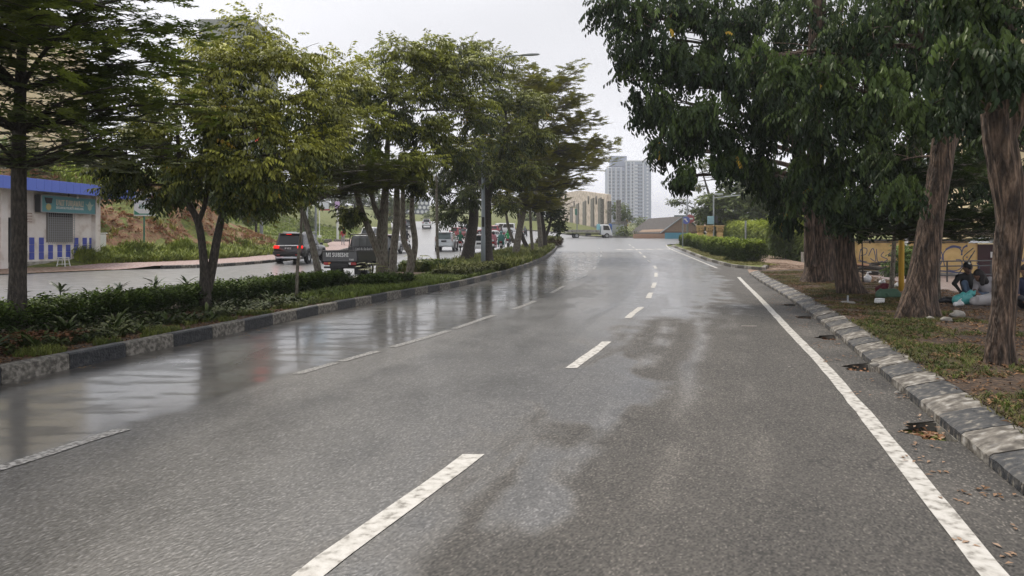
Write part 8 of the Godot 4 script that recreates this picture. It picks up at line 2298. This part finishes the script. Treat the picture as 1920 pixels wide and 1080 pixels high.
# ---------- lamps, poles, signs ----------
func street_furniture() -> void:
	# lamp post in the median
	var p := Vector3(-1.45, 0.33, -36.00)
	var t := thing("street_lamp", "tall grey street lamp in the median, its arm reaching over the wet lane", "street lamp", Vector3(p.x, gh(p.x, 36.0) + 0.15, -36.0))
	var top := 10.75 - t.position.y
	var st := mb(true)
	tube(st, [Vector3.ZERO, Vector3(0, 1.6, 0), Vector3(0, 1.65, 0), Vector3(0, top * 0.6, 0), Vector3(0, top - 0.25, 0)], [0.115, 0.115, 0.1, 0.085, 0.06], 12); obj("pole", st, M["grey pole"], t)
	st = mb(); cbox(st, Vector3(0, 2.3, 0.12), Vector3(0.14, 0.5, 0.08), 0.02); obj("service_box", st, M["matt black"], t)
	st = mb(true)
	tube(st, bez(Vector3(0, top - 0.4, 0), Vector3(0.15, top + 0.1, 0), Vector3(1.9, top + 0.27, -0.1), 10), 0.035, 8); obj("arm", st, M["grey pole"], t)
	st = mb(); bar(st, Vector3(0, top - 0.1, 0), Vector3(1.2, top - 0.05, -0.06), 0.018, 6)
	for i in 5: bar(st, Vector3(0.3 + i * 0.2, top - 0.08, -0.03), Vector3(0.3 + i * 0.2, top + 0.02 + i * 0.03, -0.03), 0.012, 4)
	obj("brace", st, M["grey pole"], t)
	st = mb(true)
	loft(st, oval_secs([[0.0, 0.0, 0.04, 0.03], [-0.25, 0.02, 0.1, 0.06], [-0.7, 0.04, 0.14, 0.07], [-1.0, 0.05, 0.11, 0.05], [-1.1, 0.05, 0.03, 0.02]]))
	var h := obj("lamp_head", st, M["galvanised"], t); h.position = Vector3(1.75, top + 0.25, -0.09); h.rotation = Vector3(0.0, -PI / 2, 0.0)
	h.rotation.z = 0.0
	# lamp beyond the island
	p = Vector3(20.62, 1.43, -84.00)
	t = thing("street_lamp", "slender street lamp with a curved arm standing beyond the grass island", "street lamp", Vector3(p.x, gh(p.x, 84.0), -84.0))
	top = 7.89 - t.position.y
	st = mb(true); tube(st, [Vector3.ZERO, Vector3(0, top, 0)], [0.13, 0.09], 10); obj("pole", st, M["galvanised"], t)
	st = mb(true); tube(st, bez(Vector3(0, top, 0), Vector3(-0.9, top + 0.85, 0), Vector3(-2.9, top + 0.75, 0), 8), 0.05, 6); obj("arm", st, M["galvanised"], t)
	st = mb(true); ellipsoid(st, Vector3(-3.0, top + 0.6, 0), Vector3(0.16, 0.24, 0.14)); obj("lamp_head", st, M["galvanised"], t)
	# island signpost with small signs
	p = Vector3(16.72, 1.10, -70.00)
	t = thing("signpost", "grey sign gantry post at the tip of the grass island", "signpost", Vector3(p.x, gh(p.x, 70.0), -70.0))
	st = mb(); bar(st, Vector3.ZERO, Vector3(0, 3.2, 0), 0.06, 8); obj("post", st, M["grey pole"], t)
	st = mb(); cbox(st, Vector3(-0.2, 3.2, 0), Vector3(1.3, 0.16, 0.1), 0.02); obj("crossbar", st, M["grey pole"], t)
	t = thing("no_entry_sign", "small red and white round road sign on the lamp beyond the island", "road sign", Vector3(20.69, 4.22, -83.0))
	st = mb(); lathe(st, [Vector2(0.001, 0.02), Vector2(0.5, 0.02), Vector2(0.5, -0.02)], Vector3.ZERO, 18, Basis(Vector3.RIGHT, PI / 2)); obj("disc", st, M["red paint"], t)
	st = mb(); box(st, Vector3(0, 0, 0.03), Vector3(0.64, 0.16, 0.02)); obj("bar", st, M["white plastic"], t)
	t = thing("blue_sign", "small blue and white arrow sign beside the red round one", "road sign", Vector3(20.19, 4.04, -82.9))
	st = mb(); lathe(st, [Vector2(0.001, 0.02), Vector2(0.45, 0.02), Vector2(0.45, -0.02)], Vector3.ZERO, 18, Basis(Vector3.RIGHT, PI / 2)); obj("disc", st, M["blue tile"], t)
	st = mb(); box(st, Vector3(0, 0.0, 0.03), Vector3(0.12, 0.5, 0.02), Basis(Vector3.BACK, 0.7)); box(st, Vector3(-0.12, 0.13, 0.033), Vector3(0.3, 0.1, 0.02)); obj("arrow", st, M["white plastic"], t)
	# carved pots on the pier behind the hedge
	var k := 0
	for x in [1313, 1328, 1344]:
		t = thing("lantern_pot", ["carved tan pot, the smallest and leftmost on the gate piers", "carved tan pot in the middle of the three gate piers", "carved tan pot nearest the bamboo hedge"][k], "ornament", Vector3((x - 960) / 1340.0 * 68.0, gh(18, 68.0) + 0.5, -68.0 + k * 0.5), 0.0, "carved pots")
		var y0 := 2.43 - t.position.y
		st = mb(); cbox(st, Vector3(0, y0 * 0.5, 0), Vector3(0.5, y0, 0.5), 0.03); obj("pier", st, M["yellow plaster"], t)
		st = mb(true); lathe(st, [Vector2(0.15, y0), Vector2(0.3, y0 + 0.05), Vector2(0.36, y0 + 0.25), Vector2(0.34, y0 + 0.5), Vector2(0.42, y0 + 0.58), Vector2(0.42, y0 + 0.66), Vector2(0.2, y0 + 0.66)], Vector3.ZERO, 16); obj("pot", st, mat("tan clay", 0.5, 0.34, 0.15, 0.8), t)
		for i in 5:
			st = mb(true); ellipsoid(st, Vector3(-0.18 + 0.18 * (i % 3), y0 + 0.22 + 0.14 * (i / 3), 0.33), Vector3(0.045, 0.045, 0.03), 8, 6); obj("hole", st, M["dark room"], t)
		k += 1
	# traffic signal and camera gantry near the pots
	p = Vector3(22.57, 2.93, -80.00)
	t = thing("signal_gantry", "grey signal pole with a pale blue cabinet behind the carved pots", "traffic signal", Vector3(p.x, gh(p.x, 80.0), -80.0))
	var hh := 6.75 - t.position.y
	st = mb(); bar(st, Vector3.ZERO, Vector3(0, hh, 0), 0.09, 8); bar(st, Vector3(0, hh - 0.3, 0), Vector3(3.0, hh, 0), 0.06, 6); obj("pole", st, M["galvanised"], t)
	st = mb(); cbox(st, Vector3(-0.35, hh - 2.8, 0.1), Vector3(0.7, 0.9, 0.3), 0.04); obj("cabinet", st, mat("pale cabinet", 0.25, 0.42, 0.5, 0.5), t)
	st = mb(); cbox(st, Vector3(0.25, hh - 2.7, 0.15), Vector3(0.28, 0.8, 0.24), 0.04); obj("signal_head", st, M["matt black"], t)
	st = mb(); cbox(st, Vector3(0.6, hh + 0.1, 0), Vector3(0.9, 0.24, 0.24), 0.04); obj("camera_box", st, M["galvanised"], t)
	k = 0
	for x in [1398, 1444]:
		t = thing("concrete_post", ["thin grey post rising out of the bamboo hedge", "thicker white pole rising out of the bamboo hedge"][k], "post", [Vector3(20.27, gh(20, 62.0), -62.0), Vector3(20.23, gh(20, 56.0), -56.0)][k])
		st = mb(); bar(st, Vector3.ZERO, Vector3(0, [3.38, 3.79][k] - t.position.y, 0), [0.08, 0.13][k], 8); obj("pole", st, M["galvanised"], t)
		k += 1
	# bus-stop style board on the left pavement
	var g := Vector2(-19.36, -37.60)
	p = Vector3(-19.57, 0, -38.0)
	p.y = gh(p.x, 38.0) + 0.05
	t = thing("advert_board", "white and green advert board on a green post beside the earth bank", "sign", p, 0.12)
	var b0 := 2.98 - p.y
	st = mb(); bar(st, Vector3.ZERO, Vector3(0, b0 + 0.2, -0.03), 0.045, 8); obj("post", st, M["green pole"], t)
	st = mb(); cbox(st, Vector3(0.03, b0 + 0.62, 0), Vector3(1.08, 1.3, 0.05), 0.01); obj("board", st, M["white plastic"], t)
	var gm := mat("board green", 0.04, 0.25, 0.17, 0.5)
	st = mb(); extrude(st, PackedVector2Array([Vector2(-0.48, 0.04), Vector2(-0.48, 0.28), Vector2(-0.22, 0.1), Vector2(0.3, 0.1), Vector2(0.3, 0.28), Vector2(0.54, 0.28), Vector2(0.54, 0.04)]), 0.006, Transform3D(Basis.IDENTITY, Vector3(0, b0, 0.024))); obj("green_print", st, gm, t)
	letters("KOMIK", 0.14, gm, t, Transform3D(Basis.IDENTITY, Vector3(0.03, b0 + 0.52, 0.027)), 0.52)
	letters("Rasa Kurma", 0.09, gm, t, Transform3D(Basis.IDENTITY, Vector3(0.03, b0 + 0.4, 0.027)), 0.5)
	st = mb(); box(st, Vector3(0.03, b0 + 0.84, 0.028), Vector3(0.98, 0.05, 0.006)); box(st, Vector3(0.03, b0 + 0.66, 0.028), Vector3(1.04, 0.012, 0.006)); obj("print_line", st, M["blue tile"], t)
	st = mb(); box(st, Vector3(0.2, b0 + 1.0, 0.028), Vector3(0.5, 0.14, 0.006)); obj("red_print", st, M["red paint"], t)
	# lit red sign and a blue board that show through the leaves
	p = Vector3(-24.55, 12.17, -70.00)
	t = thing("lit_red_sign", "bright red lit sign glimpsed through the round-crowned tree", "sign", Vector3(p.x, land(p.x, 70.0), -70.0), 0.3)
	var hy := p.y - t.position.y
	st = mb(); bar(st, Vector3.ZERO, Vector3(0, hy, -0.1), 0.16, 8); obj("pole", st, M["grey pole"], t)
	st = mb(); cbox(st, Vector3(0, hy, -0.06), Vector3(1.3, 2.3, 0.3), 0.04); obj("casing", st, M["dark metal"], t)
	var lit := mat("lit sign red", 0.6, 0.06, 0.04, 0.4)
	lit.emission_enabled = true
	lit.emission = Color(1.0, 0.36, 0.28)
	lit.emission_energy_multiplier = 0.4
	st = mb(); box(st, Vector3(0, hy, 0.1), Vector3(1.1, 2.1, 0.02)); obj("lit_face", st, lit, t)
	var al := AreaLight3D.new()
	al.name = "sign_glow"
	al.area_size = Vector2(1.1, 2.1)
	al.light_color = Color(1.0, 0.22, 0.14)
	al.light_energy = 0.2
	al.shadow_enabled = true
	al.position = Vector3(0, hy, 0.13)
	al.rotation.y = PI
	t.add_child(al)
	p = Vector3(-21.97, 9.38, -80.00)
	t = thing("blue_board", "pale blue roadside board glimpsed between the yellowing leaves", "sign", Vector3(p.x, land(p.x, 80.0), -80.0), 0.2)
	hy = p.y - t.position.y
	st = mb(); bar(st, Vector3.ZERO, Vector3(0, hy, -0.1), 0.12, 8); obj("pole", st, M["grey pole"], t)
	st = mb(); cbox(st, Vector3(0, hy, 0), Vector3(2.6, 2.4, 0.15), 0.03); obj("panel", st, mat("sky blue board", 0.12, 0.4, 0.62, 0.5), t)
	# banners and poles by the far green slope
	k = 0
	for s in [[609, 376, 392, 104.0, 16.0, "white banner with a red hem on a thin pole by the green slope"], [633, 378, 394, 104.0, 9.0, "lilac banner on a thick white pole by the green slope"]]:
		var d: float = s[3]
		p = Vector3((s[0] - 960.0) / 1340.0 * d, 0, -d)
		p.y = land(p.x, d)
		t = thing("banner_pole", s[5], "banner", p)
		var y1: float = 1.62 + (452.0 - s[1]) / 1340.0 * d - p.y
		var y0: float = 1.62 + (452.0 - s[2]) / 1340.0 * d - p.y
		var wd: float = s[4] / 1340.0 * d
		var px: float = -wd * 0.62 if k == 0 else 0.0
		st = mb(); bar(st, Vector3(px, 0, 0), Vector3(px, y1 + 0.4, 0), 0.06 if k == 0 else 0.17, 8); obj("pole", st, M["white plastic"], t)
		st = mb(); cbox(st, Vector3(0, (y0 + y1) / 2, 0.2), Vector3(wd, y1 - y0, 0.04), 0.01); obj("banner", st, mat("banner white", 0.66, 0.68, 0.74, 0.7) if k == 0 else mat("banner lilac", 0.55, 0.38, 0.62, 0.7), t)
		if k == 0:
			st = mb(); box(st, Vector3(0.1, y0 - 0.12, 0.2), Vector3(wd * 1.1, 0.22, 0.04)); obj("hem", st, M["red paint"], t)
			st = mb(); cbox(st, Vector3(px, 0.25, 0), Vector3(0.5, 0.5, 0.5), 0.05); obj("footing", st, M["white plastic"], t)
		k += 1
	for s in [[576, 380, 450, 92.0, "grey utility pole left of the cone-shaped tree"], [645, 408, 442, 92.0, "yellow pole with a red lamp box beside the person in red"]]:
		var d: float = s[3]
		p = Vector3((s[0] - 960.0) / 1340.0 * d, 0, -d)
		p.y = land(p.x, d) - 0.1
		t = thing("utility_pole", s[4], "pole", p)
		var y1: float = 1.62 + (452.0 - s[1]) / 1340.0 * d - p.y
		var yel: bool = s[0] == 645
		st = mb(); bar(st, Vector3.ZERO, Vector3(0, y1, 0), 0.07 if yel else 0.12, 8); obj("pole", st, M["yellow pole"] if yel else M["galvanised"], t)
		if yel:
			st = mb(); cbox(st, Vector3(0.3, y1 - 0.5, 0), Vector3(0.5, 0.4, 0.3), 0.04); obj("lamp_box", st, M["red paint"], t)
	# kerb of the planted bed on the far corner
	st = mb()
	var c0 := Vector3(-24.63, 2.67, -88.00)
	for s in [[595, 622, "first length of the white corner kerb under the green slope"], [626, 655, "second length of the white corner kerb under the green slope"], [659, 690, "third length of the white corner kerb, beside the white van"]]:
		st = mb()
		var xa: float = (s[0] - 960.0) / 1340.0 * 90.0
		var xb: float = (s[1] - 960.0) / 1340.0 * 90.0
		cbox(st, Vector3((xa + xb) / 2, land(xa, 90.0) + 0.25, -90.0), Vector3(xb - xa, 0.5, 0.4), 0.05)
		tag(obj("corner_kerb", st, M["white kerb"]), s[2], "kerb")
	# signal by the hall and barrier posts
	p = Vector3(11.65, 0, -128.0)
	p.y = gh(p.x, 128.0)
	t = thing("traffic_signal", "green traffic signal on a grey post before the concrete hall", "traffic signal", p)
	st = mb(); bar(st, Vector3.ZERO, Vector3(0, 4.6, 0), 0.08, 8); obj("post", st, M["grey pole"], t)
	st = mb(); cbox(st, Vector3(-0.2, 4.2, 0.1), Vector3(0.36, 1.1, 0.3), 0.04); obj("signal_head", st, M["green pole"], t)
	p = Vector3(10.55, 0, -124.0)
	p.y = gh(p.x, 124.0)
	t = thing("marker_post", "short black and white banded post behind the lorry's tail", "post", p)
	for i in 4:
		st = mb(); bar(st, Vector3(0, i * 0.3, 0), Vector3(0, i * 0.3 + 0.298, 0), 0.09, 8); obj("band", st, M["matt black"] if i % 2 else M["white plastic"], t)
	# yellow pole and sign box on the verge
	p = Vector3(10.62, 0, -19.5)
	p.y = vy(p.x, 19.5)
	t = thing("yellow_pole", "yellow painted pole standing between the leaning trunks", "pole", p)
	st = mb(true); bar(st, Vector3.ZERO, Vector3(0.02, 2.93 - p.y, 0), 0.07, 10); obj("pole", st, M["yellow pole"], t)
	st = mb(true); bar(st, Vector3(0.02, 2.93 - p.y, 0), Vector3(0.03, 3.40 - p.y, 0), 0.068, 10); obj("pole_top", st, M["white kerb"], t)
	p = Vector3(22.00, -0.3, -40.0)
	t = thing("roadside_board", "grey sign box and pale blue board on a white pole behind the yellow pole", "sign", p)
	st = mb(); bar(st, Vector3.ZERO, Vector3(0, 5.26 - p.y, 0), 0.16, 8); obj("pole", st, M["white plastic"], t)
	st = mb(); cbox(st, Vector3(0.35, 3.23 - p.y, 0.1), Vector3(3.2, 1.1, 0.3), 0.04); obj("sign_box", st, mat("sign grey", 0.17, 0.19, 0.22, 0.5), t)
	st = mb(); cbox(st, Vector3(0.7, 4.66 - p.y, 0.1), Vector3(2.2, 1.6, 0.2), 0.04); obj("board", st, mat("pale blue board", 0.35, 0.5, 0.55, 0.5), t)

# ---------- plaza and the things lying on the verge ----------
func plaza_y(x: float, d: float) -> float:
	return lerpf(gh(8.0, minf(d, 34.0)) + 0.16, -0.28, sm(13.0, 21.0, x)) - 0.04 * sm(30, 44, d)

func plaza_things() -> void:
	var st := mb(true)
	for j in 44:
		for i in 16:
			var c := []
			for e in [[i, j], [i + 1, j], [i + 1, j + 1], [i, j + 1]]:
				var d: float = 2.0 + e[1]
				var l := tab(PBt, minf(d, 33.0)) + maxf(d - 33.0, 0.0) * 0.25
				var x := lerpf(l, 34.0, pow(e[0] / 16.0, 1.4))
				c.append(Vector3(x, plaza_y(x, d), -d))
			quad(st, c[3], c[2], c[1], c[0])
	struct("plaza_pavement", st, M["plaza paving"])
	var t := thing("plaza_kerb", "grey kerb between the bare verge and the paved plaza", "kerb")
	for k in 30:
		var d0 := 3.0 + k
		var a := Vector3(tab(PBt, d0), 0, -d0 - 0.01)
		var b := Vector3(tab(PBt, d0 + 1.0), 0, -d0 - 0.99)
		a.y = plaza_y(a.x, d0); b.y = plaza_y(b.x, d0 + 1.0)
		var n := Vector3(0.09, 0, 0)
		st = mb()
		var u := Vector3(0, 0.07, 0); var dn := Vector3(0, -0.2, 0)
		hexa(st, [a - n + dn, b - n + dn, a - n + u, b - n + u, a + n + dn, b + n + dn, a + n + u, b + n + u])
		obj("kerb_block", st, M["dark concrete"] if k % 3 else M["dirty kerb"], t)
	# railing before the wall
	t = thing("plaza_railing", "dark tubular railing on the plaza before the maroon gate", "railing", Vector3(19.75, plaza_y(20, 33.0), -33.0), 0.32)
	for y in [0.95, 0.72, 0.3]:
		st = mb(); bar(st, Vector3(0, y, 0), Vector3(4.2, y, 0), 0.03, 6); obj("rail", st, M["dark metal"], t)
	for x in [0.0, 0.45, 1.9, 3.2, 4.2]:
		st = mb(); bar(st, Vector3(x, -0.1, 0), Vector3(x, 0.98, 0), 0.035, 6); obj("post", st, M["dark metal"], t)
	# cables looping down the wall
	st = mb(true)
	tube(st, smooth_path([Vector3(24.61, 1.11, -38.00), Vector3(24.25, 0.54, -38.00), Vector3(23.82, -0.02, -38.00), Vector3(23.54, -0.45, -38.00)], 4), 0.025, 5)
	tube(st, smooth_path([Vector3(24.53, 1.25, -38.00), Vector3(23.99, 0.77, -38.00), Vector3(24.16, 0.49, -38.00), Vector3(24.44, 0.88, -38.00)], 4), 0.025, 5)
	tag(obj("cable", st, M["dark metal"]), "dark cables looping down the yellow wall beside the maroon gate", "cable")
	# leafy bush before the wall
	var o := {at = Vector3(18.78, -0.1, -34.0), seed = 110, kind = "drooping", bark = M["dark bark"], leaf = M["hedge leaf"], low = Color(0.05, 0.09, 0.02), high = Color(0.17, 0.24, 0.05), scale = 1.3, sides = 6, stems = [[[Vector3(18.78, -0.2, -34), Vector3(18.73, 0.8, -34), Vector3(18.57, 1.7, -34)], [0.05, 0.04, 0.02]]],
		clumps = [[Vector3(18.52, 0.40, -34.00), Vector3(0.75, 0.5, 0.6), 130], [Vector3(18.78, 1.04, -34.00), Vector3(0.6, 0.5, 0.6), 110], [Vector3(18.18, 0.79, -33.60), Vector3(0.5, 0.5, 0.5), 90, 0.1], [Vector3(19.28, 0.40, -34.00), Vector3(0.4, 0.4, 0.5), 60]]}
	var bush := tree("wall_bush", "light green leafy bush against the yellow graffiti wall", o)
	bush.set_meta("category", "bush")
	# heap of cut branches by the wall
	t = thing("branch_heap", "heap of cut dark branches lying at the foot of the yellow wall", "branches", Vector3(19.85, -0.1, -40.0))
	rng.seed = 150
	for i in 16:
		st = mb(true)
		var a := Vector3(rng.randf_range(-1.5, 1.0), rng.randf_range(0.05, 0.5), rng.randf_range(-0.5, 0.5))
		bar(st, a, a + Vector3(rng.randf_range(0.8, 2.0), rng.randf_range(-0.2, 0.15), rng.randf_range(-0.4, 0.4)), rng.randf_range(0.03, 0.1), 6)
		obj("branch", st, M["dark bark"] if i % 4 else mat("cut wood", 0.4, 0.22, 0.13, 0.8), t)
	# a crow-dark bundle hung in the tiers
	# bags and litter
	rng.seed = 160
	bag("plastic_bag", "teal plastic carrier bag standing among the seated people", Vector3(9.87, 0, -15.6), [[Vector3(-0.12, 0.08, 0), Vector3(0.08, 0.1, 0), 0.13, 0.12], [Vector3(0.05, 0.12, 0), Vector3(0.13, 0.26, 0.02), 0.1, 0.05], [Vector3(-0.1, 0.12, 0.03), Vector3(-0.02, 0.22, 0), 0.09, 0.05]], Color(0.08, 0.36, 0.35), 0.35)
	bag("white_sack", "crumpled white sack between the teal bag and the nearest pale trunk", Vector3(10.07, 0, -15.3), [[Vector3(-0.16, 0.08, 0), Vector3(0.14, 0.12, 0), 0.1, 0.13], [Vector3(0.1, 0.1, 0.02), Vector3(0.2, 0.22, 0), 0.1, 0.06]], Color(0.42, 0.4, 0.4), 0.5)
	bag("black_bag", "flattened black bag lying beside the umbrella tree's slim trunk", Vector3(9.77, 0, -16.0), [[Vector3(-0.16, 0.05, 0), Vector3(0.16, 0.06, 0.03), 0.06, 0.07], [Vector3(-0.05, 0.07, -0.04), Vector3(0.1, 0.09, -0.03), 0.07, 0.05]], Color(0.012, 0.013, 0.018), 0.3)
	bag("green_bundle", "dull green cloth bundle heaped on the ground behind the thick trunk", Vector3(9.19, 0, -17.4), [[Vector3(-0.2, 0.08, 0), Vector3(0.12, 0.1, 0.0), 0.13, 0.13], [Vector3(-0.26, 0.05, 0.06), Vector3(0.26, 0.05, 0.06), 0.06, 0.07]], Color(0.07, 0.135, 0.09), 0.85)
	bag("red_cloth", "dark red cloth tucked behind the green bundle", Vector3(9.30, 0, -17.9), [[Vector3(-0.1, 0.16, 0), Vector3(0.04, 0.24, 0), 0.1, 0.08]], Color(0.1, 0.012, 0.02), 0.85)
	bag("white_bag", "knotted white plastic bag beside the thin dark stake", Vector3(11.93, 0, -24.0), [[Vector3(0, 0.1, 0), Vector3(0.02, 0.12, 0), 0.13, 0.12], [Vector3(0, 0.18, 0), Vector3(0.01, 0.3, 0), 0.07, 0.02]], Color(0.62, 0.62, 0.64), 0.4)
	var k := 0
	for s in [[1654, 23.0, "crumpled white litter left of the slim grey trunk"], [1680, 21.5, "torn white paper litter right of the slim grey trunk"], [1797, 15.1, "scrap of white foil before the teal bag"], [1645, 23.6, "grey-brown litter beside the crumpled white scrap"]]:
		bag("litter", s[2], Vector3((s[0] - 960.0) / 1340.0 * s[1], 0, -s[1]), [[Vector3(-0.06, 0.04, 0), Vector3(0.06, 0.05, 0.02), 0.05, 0.04], [Vector3(0.0, 0.06, 0.02), Vector3(0.03, 0.12, 0), 0.04, 0.02]], Color(0.6, 0.6, 0.6) if k < 3 else Color(0.2, 0.16, 0.12), 0.5)
		k += 1
	# foam box
	var p := Vector3(8.33, 0, -16.2)
	p.y = vy(p.x, 16.2)
	t = thing("foam_box", "small white foam food box on the earth before the green bundle", "box", p, 0.3)
	st = mb(); cbox(st, Vector3(0, 0.045, 0), Vector3(0.19, 0.09, 0.15), 0.02); obj("tray", st, M["white plastic"], t)
	st = mb(); cbox(st, Vector3(0, 0.1, 0.01), Vector3(0.18, 0.03, 0.14), 0.012); obj("lid", st, M["white plastic"], t)
	# flat concrete pad with a pipe stub
	p = Vector3(7.80, 0, -16.6)
	p.y = vy(p.x, 16.6)
	t = thing("concrete_pad", "small round concrete pad with an upright pipe stub before the second leaning trunk", "concrete block", p)
	st = mb(true); lathe(st, [Vector2(0.001, 0.045), Vector2(0.13, 0.045), Vector2(0.17, 0.015), Vector2(0.18, -0.03)], Vector3.ZERO, 14); obj("pad", st, M["concrete"], t)
	st = mb(); bar(st, Vector3(0, 0.03, 0), Vector3(0, 0.18, 0), 0.022, 8); obj("pipe", st, M["galvanised"], t)
	# patch of pale mortar spilt on the lane
	st = mb()
	var c := Vector2(4.50, -13.6)
	var pr := Vector3(c.x, gh(0, 13.6) + 0.006, c.y)
	for i in 14:
		var a0 := TAU * i / 14
		var a1 := TAU * (i + 1) / 14
		tri(st, pr, pr + Vector3(cos(a0) * (0.15 + 0.03 * sin(i * 2.3)), 0, sin(a0) * 0.07), pr + Vector3(cos(a1) * (0.15 + 0.03 * sin((i + 1) * 2.3)), 0, sin(a1) * 0.07))
	struct("road_patch", st, M["concrete"])

func bag(called: String, label: String, at: Vector3, caps: Array, color: Color, rough: float) -> void:
	at.y = vy(at.x, -at.z)
	var cs := []
	for c in caps: cs.append([c[0], c[1], c[2], c[3], color])
	# creases
	for i in 7:
		var a: Array = caps[i % caps.size()]
		var q: Vector3 = (a[0] as Vector3).lerp(a[1], rng.randf()) + Vector3(rng.randf_range(-0.06, 0.06), rng.randf_range(-0.02, 0.06), rng.randf_range(0.0, 0.08))
		cs.append([q, q + Vector3(rng.randf_range(-0.07, 0.07), rng.randf_range(-0.05, 0.07), 0.02), a[2] * 0.45, a[3] * 0.3, color])
	var m := mat("bag %s" % called, 1, 1, 1, rough)
	m.vertex_color_use_as_albedo = true
	var o := obj(called, flesh(cs, 0.014, 0.02), m)
	o.position = at
	tag(o, label, "bag" if called != "litter" else "litter")
